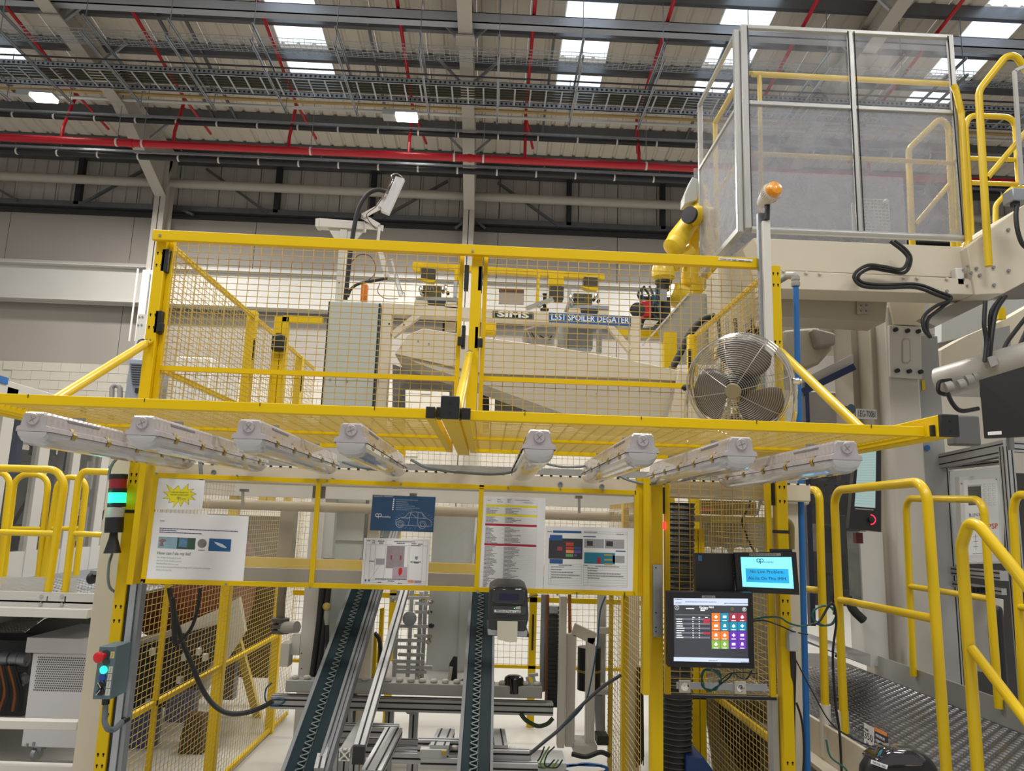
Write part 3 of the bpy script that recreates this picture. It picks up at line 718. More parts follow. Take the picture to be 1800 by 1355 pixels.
def opm(card, u, v, sz, m, sub=True):     # the OP mobility word mark
    H = card.H; 
    def c2(uc, r, w): 
        g = G(); n = 18; R = card.P(1, 0)-card.P(0, 0); R.normalize(); D = card.P(0, 1)-card.P(0, 0); D.normalize(); o = card.P(uc, v, .0018); vs = []
        for i in range(n):
            a_ = 2*math.pi*i/n; vs += [o+R*math.cos(a_)*(r-w)+D*math.sin(a_)*(r-w), o+R*math.cos(a_)*(r+w)+D*math.sin(a_)*(r+w)]
        g.add(vs, [(2*i, 2*i+1, (2*i+3) % (2*n), (2*i+2) % (2*n)) for i in range(n)]); return g
    r = sz*H*.32; c2(u, r, r*.22).obj('logo_ring', m, card.t); c2(u+2.0*r/card.W, r, r*.22).obj('logo_ring', m, card.t)
    card.rect('logo_stem', u+(1.0*r-.2*r)/card.W, v, u+(1.0*r+.22*r)/card.W, v+2.1*r/H, m, .0018)
    text('mobility', 'logo_word', sz*H*.62, m, card.P(u+3.1*r/card.W, v+r*.9/H, .0018), card.P(.5, v)-card.P(0, v), card.P(0, v-.1)-card.P(0, v), card.t, 'LEFT', .0001)
# board frame
t = thing('notice_board', 'clear acrylic guard board in a yellow frame holding the notices', 'board', at(680, 1040, YS))
TL, TR, BR, BL = at(275, 831, YS), at(1118, 861, YS), at(1115, 1046, YS), at(250, 1024, YS)
def strip(n, a, b, w=.02, Y=YS): G().beam(at(*a, Y), at(*b, Y), .014, w).obj(n, YEL, t, bevel=.001)
strip('top_bar', (272, 835), (1118, 866)); strip('bottom_bar', (248, 1021), (1116, 1043))
for a, b in (((276, 833), (252, 1024)), ((561, 843), (547, 1032)), ((847, 852), (837, 1040)), ((1119, 862), (1116, 1046))):
    A, B = at(*a, YS), at(*b, YS); G().beam(A, B, .02, .014, up=(0, 1, 0)).obj('upright_bar', YEL, t)
ACR = clear('acrylic', (.72, .68, .60), .12, .05, .05)
for a, b, c, d in (((276, 835), (560, 845), (547, 1030), (253, 1022)), ((562, 845), (846, 855), (836, 1038), (549, 1031)), ((848, 855), (1118, 866), (1115, 1043), (838, 1038))):
    G().prism(corners((a, b, c, d), YS+.004), (0, .004, 0)).obj('acrylic_pane', ACR, t)
for px, py in ((417, 836), (275, 832), (575, 845), (705, 851), (893, 857), (985, 859), (1060, 862), (558, 844), (397, 1027), (545, 1033), (692, 1038), (980, 1045), (840, 1041), (250, 1025)):
    G().lathe(at(px, py, YS-.009), (0, -1, 0), [(.005, 0), (.005, .003)], 8).obj('screw', STEEL, t)
G().lathe(at(250, 1023, YS-.01), (0, -1, 0), [(.004, 0), (.004, .003)], 8).obj('screw', STEEL, t)
for px in (1014, 1098): 
    a = at(px, 1046, YS-.01); G().box((a.x-.002, a.y-.001, a.z-.012), (a.x+.002, a.y, a.z+.012)).obj('cable_tie', BLK, t)
# starburst notice
YN = YS-.004
PYEL = mat('print_yellow', (.80, .72, .02), .7); PBLU = mat('print_blue', (.02, .10, .30), .6); PNAVY = mat('print_navy', (.02, .07, .17), .5)
PRED = mat('print_red', (.42, .02, .05), .7); PORG = mat('print_orange', (.8, .3, .08), .7); PGRY = mat('print_grey', (.35, .34, .37), .7); PTEAL = mat('print_teal', (.02, .20, .30), .7)
PGRN = mat('print_green', (.15, .35, .12), .7); PPUR = mat('print_purple', (.14, .08, .35), .7); PPNK = mat('print_pink', (.45, .35, .42), .7); PBLK = mat('print_black', (.04, .04, .05), .6)
PSKY = mat('print_sky', (.25, .40, .50), .7, 0, .3, 30); PDKG = mat('print_foliage', (.04, .09, .07), .7, 0, .5, 60)
c = Card('starburst_notice', 'white landscape sheet with a yellow starburst, top left of the board', 'notice', ((277.5, 840), (360.5, 844.5), (355, 896), (270.5, 895)), YN, PAP)
def uvpx(c0, px, box):                     # zoom pixels to sheet fractions
    (x0, y0), (x1, y1) = box; return [((x-x0)/(x1-x0), (y-y0)/(y1-y0)) for x, y in px]
star = [(240, 172), (330, 235), (378, 180), (410, 240), (488, 155), (490, 225), (560, 215), (525, 250), (590, 275), (535, 300), (585, 345), (510, 335), (520, 408), (460, 355), (432, 430), (398, 365), (348, 445), (350, 370), (290, 388), (300, 340), (215, 342), (275, 305), (218, 262), (290, 258)]
st = uvpx(c, star, ((128, 100), (680, 470)))
c.poly('starburst_outline', [(.5+(u-.5)*1.04, .5+(v-.5)*1.05) for u, v in st], PBLK, .0005); c.poly('starburst', st, PYEL, .0007)
c.text('print', 'TURN OFF THE LIGHT AT', .5, .44, .05, INK, 'CENTER', fit=.36); c.text('print', 'THE END OF EACH SHIFT', .5, .52, .05, INK, 'CENTER', fit=.38)
opm(c, .47, .62, .09, INKG)
# how can i do my bit
c = Card('energy_notice', 'large white landscape sheet reading How can I do my bit', 'notice', ((269.5, 900), (437.5, 907.5), (427, 1025.5), (256.5, 1019)), YN, PAP)
c.words('heading_rule', [(.08, .13, .125)], .012, INKG); 
c.words('small_print', [(.085, .90, .235), (.085, .26, .262), (.085, .53, .292)], .013, mat('blue_ink', (.06, .06, .2), .7), seed=4)
c.rect('photo_print', .085, .36, .28, .53, PSKY); c.rect('photo_print', .28, .36, .47, .53, PDKG); c.rect('photo_print', .30, .365, .385, .50, mat('print_waterfall', (.10, .22, .36), .7, 0, .8, 90), .0008)
c.rect('photo_print', .61, .355, .84, .54, mat('print_ocean', (.01, .10, .28), .6, 0, .25, 30))
c.poly('whale_print', [(.66, .40), (.70, .41), (.75, .43), (.80, .48), (.79, .49), (.74, .475), (.70, .45), (.68, .43)], mat('print_whale', (.6, .65, .72), .7), .0009)
c.poly('tree_print', [(.09, .42), (.12, .39), (.16, .40), (.17, .42), (.13, .43), (.13, .48), (.15, .5), (.10, .5), (.11, .44)], mat('print_brown', (.28, .16, .14), .7), .0009)
ng = 14; c.poly('globe_print', [(.54+.048*math.cos(6.283*i/ng), .435+.068*math.sin(6.283*i/ng)) for i in range(ng)], mat('print_globe', (.20, .20, .19), .6, 0, .7, 60), .0008)
c.poly('globe_shadow', [(.54+.04*math.cos(6.283*i/ng), .535+.008*math.sin(6.283*i/ng)) for i in range(ng)], PGRY, .0008)
c.text('heading', 'How can I do my bit?', .088, .60, .062, INKG, fit=.345, bold=.0002)
for v, s_, f_ in ((.665, 'Turn off lights when going out to see.', .25), (.712, 'Shut down Monitor PC when not in use.', .26), (.755, 'Save down Power when not in use.', .225), (.80, 'All of the above measures will help save energy and to optimise the environment.', .56), (.845, 'Thank you for your help.', .165)):
    c.text('print', s_, .088+(v-.66)*.02, v, .024, INKG, fit=f_)
# quality poster
c = Card('quality_poster', 'dark blue landscape poster with white car line drawing', 'poster', ((655.3, 869.5), (766, 873.5), (761.5, 935.5), (650, 932)), YN, PNAVY)
WINK = mat('white_ink', (.72, .75, .80), .7)
c.text('heading', 'QUALITY MINDSET', .02, .035, .052, WINK, fit=.31)
for k in range(6):
    c.poly('bullet', [(.34+.013*math.cos(6.283*i/8)-.001*k, .105+k*.058+.022*math.sin(6.283*i/8)) for i in range(8)], WINK)
c.words('small_print', [(.38, .72, .115), (.38, .56, .172), (.38, .58, .23), (.38, .68, .285), (.38, .76, .34), (.38, .65, .395)], .018, mat('pale_ink', (.25, .33, .45), .7), seed=3)
opm(c, .095, .57, .13, WINK)
car = [(.40, .80), (.40, .68), (.47, .62), (.53, .60), (.60, .47), (.70, .44), (.80, .46), (.87, .60), (.95, .68), (.97, .76), (.97, .82), (.90, .84), (.40, .82)]
segs = list(zip(car, car[1:]))+[((.53, .60), (.87, .62)), ((.62, .48), (.60, .82)), ((.74, .45), (.74, .82)), ((.47, .62), (.60, .64)), ((.62, .48), (.72, .60)), ((.80, .48), (.84, .60))]
for cx_ in (.47, .82):
    for r_ in (.06, .035): segs += [((cx_+r_*math.cos(6.283*i/12), .80+r_*1.7*math.sin(6.283*i/12)), (cx_+r_*math.cos(6.283*(i+1)/12), .80+r_*1.7*math.sin(6.283*(i+1)/12))) for i in range(12)]
c.lines('car_drawing', segs, .0009, WINK)
rnd = random.Random(5); dots = []
for i in range(46):
    a_ = math.pi*2*i/46; u_, v_ = .69+.31*math.cos(a_), .68+.27*math.sin(a_)
    dots.append(((u_, v_), (u_+.006, v_+.008)))
    if i % 2: dots.append(((u_, v_), (.69+.25*math.cos(a_), .68+.2*math.sin(a_))))
c.lines('drawing_callouts', dots, .0008, mat('pale_ink', (.25, .33, .45), .7))
# work instruction a4
c = Card('work_instruction', 'white landscape instruction sheet with two photos, below the blue poster', 'notice', ((640, 945.5), (756, 947.5), (751.5, 1031), (634.5, 1028.5)), YN, PAP)
c.lines('table_lines', [((.04, .03), (.97, .04)), ((.04, .135), (.97, .15)), ((.04, .885), (.97, .90)), ((.04, .93), (.97, .95)), ((.11, .03), (.11, .9)), ((.185, .03), (.185, .9)), ((.335, .03), (.335, .9)), ((.68, .14), (.68, .9)), ((.70, .14), (.70, .9)), ((.90, .04), (.90, .95)), ((.97, .04), (.97, .98)), ((.04, .03), (.04, .98)), ((.04, .98), (.97, .98)), ((.27, .56), (.13, .87))], .0007, INKG)
c.words('small_print', [(.05, .10, .06), (.13, .17, .06), (.13, .17, .10), (.21, .31, .06), (.23, .30, .10), (.46, .78, .065), (.5, .62, .1), (.72, .8, .105), (.82, .89, .11), (.72, .86, .145), (.1, .18, .49), (.72, .88, .49), (.78, .85, .51), (.2, .68, .86), (.4, .5, .9), (.25, .3, .93), (.55, .62, .94)], .016, INK, seed=8)
c.rect('photo_print', .355, .16, .625, .63, mat('print_mauve', (.30, .25, .28), .7, 0, .35, 40)); c.rect('photo_print', .46, .60, .68, .845, PPNK, .0008)
c.poly('red_mark', [(.56, .62), (.60, .62), (.61, .68), (.60, .74), (.57, .79), (.55, .74), (.55, .66)], mat('print_bright_red', (.55, .02, .02), .7), .001)
for u_ in (.42, .56): c.poly('dark_mark', [(u_, .36), (u_+.02, .36), (u_+.02, .45), (u_, .44)], PRED, .001)
c.rect('grey_note', .20, .43, .33, .56, PGRY); c.rect('orange_tag', .70, .87, .79, .925, PORG); c.rect('purple_tag', .80, .875, .90, .93, mat('print_lilac', (.35, .28, .5), .7))
c.poly('shield_mark', [(.79, .37), (.83, .37), (.83, .42), (.81, .45), (.79, .42)], INKG)
for u_ in (.065, .115): c.poly('drop_mark', [(u_, .86), (u_+.014, .90), (u_, .925), (u_-.014, .90)], PBLU)
# a3 portrait
c = Card('process_sheet', 'tall white portrait sheet with two yellow and two red bands', 'notice', ((847.3, 871.5), (959, 875.5), (954.5, 1041), (839.5, 1037.5)), YN, PAP)
for v_, m_ in ((.088, PYEL), (.187, PYEL), (.292, PRED), (.503, PRED)): c.rect('colour_band', .07+(.0 if v_ < .2 else .0), v_, .875, v_+.024, m_)
rows_ = []; rnd = random.Random(2); v_ = .125; seg_ = [((.07, .03), (.87, .03)), ((.07, .03), (.07, .96)), ((.375, .12), (.375, .96)), ((.875, .03), (.875, .96)), ((.6, .06), (.87, .06)), ((.6, .06), (.6, .08)), ((.07, .96), (.875, .96))]
while v_ < .96:
    if not any(a_-.004 < v_ < a_+.03 for a_ in (.088, .187, .292, .503)):
        rows_ += [(.08, .08+rnd.uniform(.05, .2), v_), (.38, .38+rnd.uniform(.08, .25), v_)]; seg_.append(((.07, v_+.007), (.875, v_+.007)))
    v_ += .0138
c.lines('table_lines', seg_, .0004, PGRY); c.words('small_print', rows_+[(.09, .15, .045), (.24, .3, .035), (.24, .33, .058), (.4, .46, .03), (.4, .45, .045), (.4, .45, .058), (.52, .75, .033), (.65, .8, .058)], .0055, INKG, seed=9)
# right landscape
c = Card('touchscreen_guide', 'white landscape guide sheet with screenshots, right end of the board', 'notice', ((959, 924.5), (1115, 928.5), (1115, 1046), (955, 1041)), YN-.001, PAP)
B = ((75, 150), (1600, 1300))
def ub(x, y): return ((x-(75-(y-150)*.035))/(1600-75+(y-150)*.035), (y-150-(x-75)*.028)/(1120))
def rb(n, x0, y0, x1, y1, m, e=.0006):
    u0, v0 = ub(x0, y0); u1, v1 = ub(x1, y1); return c.rect(n, u0, v0+.004, u1, v1, m, e)
rb('title_bar', 205, 220, 690, 278, PBLU); rb('callout', 150, 296, 360, 400, PBLU, .0009); rb('callout', 145, 705, 368, 790, PBLU, .0009); rb('callout', 722, 318, 935, 345, PBLU, .0009); rb('callout', 1280, 562, 1450, 590, PBLU, .0009)
rb('screenshot', 135, 350, 705, 718, PBLK); rb('screenshot', 738, 365, 1075, 528, PGRY); rb('screenshot', 1092, 372, 1425, 540, PGRY); rb('screenshot', 738, 592, 1265, 800, PTEAL); rb('screenshot', 1228, 650, 1430, 780, PGRY)
rb('dark_inset', 785, 400, 885, 490, PBLK, .0009); rb('dark_inset', 1115, 405, 1230, 500, PBLK, .0009)
for x0, y0, x1, y1, m_ in ((425, 425, 555, 490, 'r'), (425, 498, 555, 550, 'r'), (425, 553, 555, 612, 'o'), (420, 622, 545, 672, 'g'), (562, 500, 680, 550, 'b'), (562, 560, 620, 612, 'p'), (625, 560, 682, 612, 'p'), (562, 625, 610, 668, 'p')):
    rb('tile_print', x0, y0, x1, y1, {'r': mat('print_tile_red', (.55, .06, .03), .7), 'o': PORG, 'g': PGRN, 'b': PBLU, 'p': PPUR}[m_], .0009)
for y_ in (625, 705, 780): rb('tan_block', 1080, y_, 1220, y_+32, mat('print_tan', (.50, .32, .08), .7), .0009)
rb('red_print', 960, 680, 1020, 790, PRED, .0009); rb('red_print', 275, 495, 360, 570, mat('print_dull_red', (.3, .06, .07), .7), .0009)
L = []
for k in range(9): L.append((ub(130, 805+k*39), ub(690, 805+k*39)))
for k in range(9): L.append((ub(722, 812+k*41), ub(1475, 830+k*41)))
L += [(ub(130, 805), ub(118, 1140)), (ub(172, 830), ub(165, 1110)), (ub(690, 825), ub(690, 1125)), (ub(722, 815), ub(720, 1130)), (ub(797, 825), ub(797, 1130)), (ub(1475, 250), ub(1475, 1180)), (ub(118, 1140), ub(1475, 1180)), (ub(720, 240), ub(1475, 265)), (ub(720, 270), ub(1475, 300))]
c.lines('table_lines', L, .0006, INKG)
W_ = [(ub(x0, y0)[0], ub(x1, y0)[0], ub((x0+x1)/2, y0)[1]) for x0, x1, y0 in ((300, 525, 815), (175, 395, 845), (175, 350, 888), (175, 550, 935), (175, 665, 980), (175, 515, 1018), (725, 795, 818), (930, 1335, 840), (800, 975, 866), (800, 960, 908), (800, 1365, 958), (800, 1410, 1000), (800, 1000, 1032), (730, 960, 258), (1290, 1420, 295), (105, 190, 243))]
c.words('small_print', W_, .012, INKG, seed=6)
# ---- right of the board: yellow posts, steel plate, right panel
x0 = at(1142.5, 1100, YP).x; x1 = at(1163, 1100, YP).x
t = post('guard_post', 'yellow post right of the notice board carrying a steel plate', x0, YP-.03, 0, at(1150, 838, YP).z, w=x1-x0, d=.06)
a, b = at(1130.5, 840, YS), at(1141, 1221, YS)
G().box((a.x+.0, YS-.01, b.z), (at(1141, 1000, YS).x, YS+.05, a.z)).obj('fixing_strip', YEL, t)
G().box((at(1115, 1000, YS).x+.012, YS+.01, at(1125, 1048, YS).z), (at(1131, 1000, YS).x, YS+.03, a.z)).obj('fixing_strip', YEL, t)
a, b = at(1147.5, 992, YP-.035), at(1162, 1119, YP-.035)
pb = G().box((a.x, YP-.04, b.z), (b.x+.004, YP-.03, a.z)).obj('steel_plate', GAL, t, bevel=.001)
for yy in (998, 1077, 1103, 1110): 
    G().lathe(at(1153, yy, YP-.041), (0, -1, 0), [(.003, 0), (.003, .001)], 8).obj('plate_hole', HOLE, t)
q0 = at(1168, 1000, YF).x; q1 = at(1357.5, 1000, YF).x; qz1 = at(1260, 825, YF).z; qz0 = at(1260, 1222, YF).z
t = panel('mesh_fence', 'yellow mesh panel behind the two monitors', q0, q1, qz0, qz1, YF, (), fr=.024, sides=(1, 1, 0, 1))
G().box((q0, YF-.012, qz0-.012), (q1, YF+.02, qz0)).obj('bottom_edge', BLK, t)
a = at(1190, 1201, YF-.02); b = at(1350, 1219, YF-.02)
G().box((a.x, YF-.012, b.z+.008), (b.x, YF-.005, a.z+.004)).obj('mount_bar', GAL, t)
for px, py in ((1205, 1207.5), (1303, 1209.5)):
    p = at(px, py, YF-.03); G().box((p.x-.025, YF-.02, p.z-.026), (p.x+.025, YF-.012, p.z+.026)).obj('anchor_plate', WHT, t, bevel=.001)
    G().lathe((p.x, YF-.02, p.z), (0, -1, 0), [(.018, 0), (.018, .003), (.012, .004), (.006, .004), (.006, .012)], 14).obj('anchor_bolt', CHR, t)
for z in (at(1165, 880, YF).z, at(1358, 865, YF).z):
    X = at(1165, 880, YF).x if z == at(1165, 880, YF).z else at(1358, 865, YF).x
    G().box((X-.006, YF-.02, z-.06), (X+.006, YF+.01, z+.06)).obj('hinge_block', BLK, t)
G().box((at(1163, 920, YF).x, YF-.02, at(1163, 930, YF).z), (at(1168, 920, YF).x, YF-.01, at(1163, 917, YF).z)).obj('red_indicator', mat('red_led', (1, .02, .03), .4, emit=2.5), t, label='small glowing red indicator lamp')
BT = mat('black_tape', (.015, .015, .015), .5)
for nm, Xp, zpx, tgt in (('tape', xR, (1370, 934), pr), ('tape', xL, (222, 898), pl), ('tape', xR, (1372, 1080), pr)):
    z = at(*zpx, YP).z
    if tgt is pr and zpx[1] > 1000: continue
    G().box((Xp-.002, YP-.002, z-.008), (Xp+.053, YP+.062, z+.006)).obj('black_tape_band', BT, tgt)
G().box((xL-.01, YP-.003, at(240, 810, YP).z-.003), (xL+.055, YP+.062, at(240, 810, YP).z+.003)).obj('cable_tie', BLK, pl)
# ---- screens
DKP = mat('monitor_black', (.012, .012, .016), .45)
def screen_body(name, label, cat, px, Y, dep, m):
    c = Card(name, label, cat, px, Y, m, th=dep); return c
YM = 3.36
c = screen_body('mini_computer', 'flat black mini computer mounted above the large monitor', 'computer', ((1222, 972), (1291, 973), (1292, 1045), (1224, 1045)), YM, .035, DKP)
c.poly('blue_sticker', [(.07, .05), (.165, .055), (.165, .19), (.07, .185)], mat('sticker_blue', (.03, .12, .28), .4), .001)
c.lines('side_vents', [((.97, .05+k*.07), (.99, .05+k*.07)) for k in range(8)], .002, STEEL)
G().beam(c.P(.5, .5, -.036), c.P(.5, .5, -.15), .05, .05).obj('bracket', DKP, c.t)
c = screen_body('alert_display', 'small black display showing a cyan screen with the word mark', 'display', ((1291.5, 971), (1399.5, 970.5), (1405.5, 1045.5), (1296, 1040.5)), (3.33, 3.31, 3.31, 3.33), .03, DKP)
scr = mat('screen_cyan', (.22, .78, 1.0), .3, emit=.75); 
c.rect('screen', .09, .115, .915, .86, scr, .001); c.rect('message_box', .155, .40, .85, .74, mat('screen_blue', (.02, .40, .80), .3, emit=.5), .0013)
BG = mat('monitor_grey_label', (.30, .30, .29), .5)
c.rect('label_strip', .235, .02, .745, .085, BG, .0012); c.text('label_text', 'PROBLEM ALERTS RASP 03', .25, .054, .05, INK, fit=.42)
DBL = mat('screen_navy', (.01, .05, .16), .4)
opm(c, .375, .20, .13, DBL)
c.text('message', 'No Live Problem.', .22, .475, .115, DBL, fit=.55); c.text('message', 'Alerts On This IMM.', .19, .64, .115, DBL, fit=.62)
G().beam(c.P(.5, .5, -.03), c.P(.5, .5, -.14), .05, .05).obj('bracket', DKP, c.t)
G().prism([c.P(.62, -.075, -.01), c.P(.95, -.07, -.01), c.P(.95, .0, -.01), c.P(.62, .0, -.01)], (0, .03, 0)).obj('top_bracket', DKP, c.t)
c = screen_body('touch_monitor', 'large square black touch monitor showing coloured tiles', 'monitor', ((1173.5, 1041), (1323, 1042), (1326.5, 1175.5), (1174.5, 1172)), (3.27, 3.27, 3.30, 3.30), .045, DKP)
DS = mat('screen_dark', (.055, .06, .075), .25, emit=.35); LS = mat('screen_light', (.62, .72, .92), .25, emit=.5)
def vb(x, y):    # zoom pixels (1165,960; 5.212) to fractions of the monitor
    X_, Y_ = 1165+x/5.212, 960+y/5.212
    v_ = (Y_-1041.5-(X_-1173.5)*.012)/(131.8); u_ = (X_-(1173.5+v_*1))/(149.5+v_*2.5); return u_, v_
def rr(n, x0, y0, x1, y1, m, e): 
    u0, v0 = vb(x0, y0); u1, v1 = vb(x1, y1); return c.rect(n, u0, v0, u1, v1, m, e)
u0, v0 = vb(100, 482); u1, v1 = vb(783, 1065)
c.rect('screen', u0, v0, u1, v1, DS, .001); rr('browser_bar', 100, 478, 780, 550, LS, .0013); rr('task_bar', 100, 1020, 788, 1066, LS, .0013)
c.words('browser_marks', [(vb(105, 0)[0], vb(170, 0)[0], vb(0, 487)[1]), (vb(200, 0)[0], vb(480, 0)[0], vb(0, 510)[1]), (vb(550, 0)[0], vb(770, 0)[0], vb(0, 520)[1]), (vb(110, 0)[0], vb(165, 0)[0], vb(0, 522)[1]), (vb(400, 0)[0], vb(480, 0)[0], vb(0, 1045)[1]), (vb(690, 0)[0], vb(770, 0)[0], vb(0, 1052)[1])], .008, PGRY, .0016)
SG = mat('screen_row', (.17, .18, .23), .3, emit=.5); SR = mat('screen_red', (.45, .03, .06), .3, emit=.6); SW = mat('screen_white', (.9, .92, .95), .3, emit=.9)
for k in range(5): rr('table_row', 116, 662+k*42, 432, 682+k*42, SG, .0013)
rr('header_line', 116, 632, 432, 635, SW, .0014)
for y_ in (668, 692, 792): rr('red_cell', 370, y_, 432, y_+20, SR, .0015)
c.words('table_words', [(vb(118, 0)[0], vb(118+w_, 0)[0], vb(118, 672+k*21)[1]) for k, w_ in enumerate((52, 50, 55, 58, 72, 72, 42, 48, 60))]+[(vb(x, 0)[0], vb(x+8, 0)[0], vb(x, 672+k*21)[1]) for k in range(9) for x in (262, 318)]+[(vb(262, 0)[0], vb(285, 0)[0], vb(262, 655)[1]), (vb(316, 0)[0], vb(332, 0)[0], vb(316, 655)[1]), (vb(375, 0)[0], vb(402, 0)[0], vb(376, 655)[1]), (vb(205, 0)[0], vb(278, 0)[0], vb(205, 574)[1]), (vb(335, 0)[0], vb(400, 0)[0], vb(335, 578)[1]), (vb(335, 0)[0], vb(375, 0)[0], vb(335, 592)[1])], .010, SW, .0017)
c.text('heading', 'Machine P003', vb(333, 564)[0], vb(333, 564)[1], .035, SW, fit=.165)
tc = {'o': (.70, .17, .03), 'c': (.01, .22, .36), 'm': (.30, .03, .06), 'p': (.12, .03, .40), 'g': (.20, .38, .06)}
for r_, row in enumerate(('ocmm', 'occc', 'oopp', 'ggpp')):
    for k, ch in enumerate(row):
        x0_ = (446, 526, 608, 687)[k]; y0_ = (616, 698, 782, 864)[r_]
        rr('tile', x0_, y0_, x0_+77, y0_+78, mat('screen_tile_'+{'o': 'orange', 'c': 'cyan', 'm': 'maroon', 'p': 'purple', 'g': 'green'}[ch], tc[ch], .3, emit=.7), .0013)
        cx_, cy_ = x0_+40, y0_+34; shapes = [[(0, -18), (8, -4), (18, 0), (8, 8), (0, 20), (-8, 8), (-18, 0), (-8, -4)], [(-16, -10), (16, -10), (16, 12), (-16, 12)], [(-14, 12), (-8, -14), (8, -14), (14, 12)], [(-16, 4), (0, -16), (16, 4), (6, 16), (-6, 16)]]
        sh = shapes[(r_+k) % 4]; c.poly('tile_icon', [vb(cx_+x, cy_+y) for x, y in sh], SW, .0016)
        a_ = vb(x0_+20, y0_+70); b_ = vb(x0_+60, y0_+70); c.words('tile_caption', [(a_[0], b_[0], a_[1])], .008, SW, .0016, seed=k+r_*4)
def ringc(n, cx_, cy_, r_, m): c.lines(n, [(vb(cx_+r_*math.cos(6.283*i/14), cy_+r_*math.sin(6.283*i/14)), vb(cx_+r_*math.cos(6.283*(i+1)/14), cy_+r_*math.sin(6.283*(i+1)/14))) for i in range(14)], .0008, m, .0016)
ringc('back_button', 129, 566, 19, SW); c.lines('back_arrow', [(vb(134, 556), vb(124, 567)), (vb(124, 567), vb(134, 578))], .001, SW, .0016); ringc('menu_button', 746, 583, 18, SW); c.lines('menu_bars', [(vb(736, 576+7*k), vb(756, 576+7*k)) for k in range(3)], .0012, SW, .0016)
ringc('yellow_status', 635, 579, 14, PYEL); ringc('yellow_status', 635, 579, 7, PYEL)
a_ = vb(357, 455); b_ = vb(480, 478); c.rect('label_strip', a_[0], a_[1], b_[0], b_[1], BG, .0012); c.text('label_text', 'SN1731 1', vb(380, 467)[0], vb(380, 467)[1], .028, INK, fit=.10)
c.rect('badge', .56, .935, .61, .975, mat('badge_black', (.04, .04, .05), .2), .0012)
G().beam(c.P(.5, .5, -.045), c.P(.5, .5, -.2), .08, .08).obj('bracket', DKP, c.t)
CG = mat('green_cable', (.01, .11, .10), .5)
rnd = random.Random(3); pts = []
for k in range(40):
    a_ = k*.62; rx_, ry_ = 17+rnd.uniform(-4, 4), 20+rnd.uniform(-4, 4)
    pts.append(at(1249+rx_*math.cos(a_), 1194+ry_*math.sin(a_)*.9, 3.40+rnd.uniform(-.02, .02)))
cable('cable_coil', pts, .0028, CG, k=4, n=5, label='coiled green network cable hanging under the large monitor', cat='cable')
cable('network_cable', px3([(1262, 1206, 3.40), (1280, 1192, 3.41), (1289, 1183, 3.41), (1300, 1190, 3.40), (1312, 1193, 3.40), (1322, 1178, 3.40)]), .0035, BLK, label='black cable looping under the right of the large monitor', cat='cable')
cable('network_cable', px3([(1268, 1195, 3.41), (1282, 1184, 3.42), (1300, 1182, 3.42), (1332, 1184, 3.42)]), .0025, BLK, label='thin black cable running right from under the large monitor', cat='cable')
cable('green_cable', px3([(1322, 1089, 3.40), (1345, 1085, 3.40), (1370, 1085, 3.40), (1385, 1094, 3.42), (1405, 1100, 3.44), (1425, 1098, 3.5)]), .004, CG, label='green cable running right across the post to the blue pipe', cat='cable')
cable('green_cable', px3([(1322, 1092, 3.40), (1345, 1091, 3.40), (1372, 1100, 3.40), (1395, 1110, 3.42), (1420, 1115, 3.44)]), .003, BLK, label='black cable sagging right across the post below the green one', cat='cable')
t = thing('junction_box', 'grey junction box with a white top on the right post', 'junction box', at(1395, 1145, 3.42))
a, b = at(1387, 1110, 3.42), at(1404, 1145, 3.42); G().box((a.x, 3.42, b.z), (b.x, 3.47, a.z)).obj('box_body', LGY, t, bevel=.003)
G().lathe(at(1392, 1108, 3.44), (0, 0, 1), [(.013, -.01), (.013, .012), (.009, .02)], 12).obj('gland', WHT, t)
cable('black_hose', px3([(1393, 1145, 3.46), (1394, 1170, 3.46), (1393, 1220, 3.48), (1392, 1290, 3.5), (1393, 1375, 3.5)]), .014, BLK, label='black hose running down behind the right post', cat='hose')
# ---- label printer
def L3(px, py, Y): return at(px, py, Y)
t = thing('label_printer', 'dark grey desktop label printer with a label strip hanging out', 'printer', at(890, 1118, 3.1))
PRN = mat('printer_grey', (.03, .034, .037), .45); PRG = mat('printer_gloss', (.01, .01, .02), .08, coat=1)
yp0, yp1 = 2.98, 3.2
def pf(lst, Y): return [at(x, y, Y) for x, y in lst]
out = [(873.5, 1028), (918, 1029.5), (927, 1036), (929, 1078), (929, 1088), (924, 1108), (860, 1106), (858, 1086), (860.5, 1036)]
G().prism(pf(out, yp0), (0, .2, .01)).obj('body', PRN, t, bevel=.006)
G().prism(pf([(866, 1036), (873, 1034), (916, 1035), (923, 1038), (924, 1056), (919, 1062), (871, 1061), (865, 1056)], yp0-.012), (0, .02, 0)).obj('window', PRG, t, bevel=.004)
G().prism(pf([(878, 1043), (912, 1044), (912, 1055), (877, 1055)], yp0-.014), (0, .003, 0)).obj('window_recess', mat('dark_blue_gloss', (.015, .015, .06), .15), t)
G().prism(pf([(861, 1087), (928, 1090), (922, 1110), (862, 1107)], yp0-.006), (0, .02, 0)).obj('front_cover', PRN, t, bevel=.004)
G().prism(pf([(866, 1064), (925, 1066), (924, 1079), (919, 1081), (866, 1079)], yp0-.004), (0, .01, 0)).obj('face_plate', mat('printer_face', (.05, .055, .06), .4), t)
G().prism(pf([(869, 1071.5), (915.5, 1073), (915, 1078), (869, 1076)], yp0-.006), (0, .002, 0)).obj('label_strip', PAP, t)
text('PRODUCTION LABEL', 'label_text', .011, INK, at(872, 1074, yp0-.0065), V((1, 0, -.03)), (0, 0, 1), t, fit=.095)
G().prism(pf([(906.5, 1066.5), (915, 1065), (915, 1071), (906.5, 1070.5)], yp0-.006), (0, .002, 0)).obj('button_badge', LGY, t)
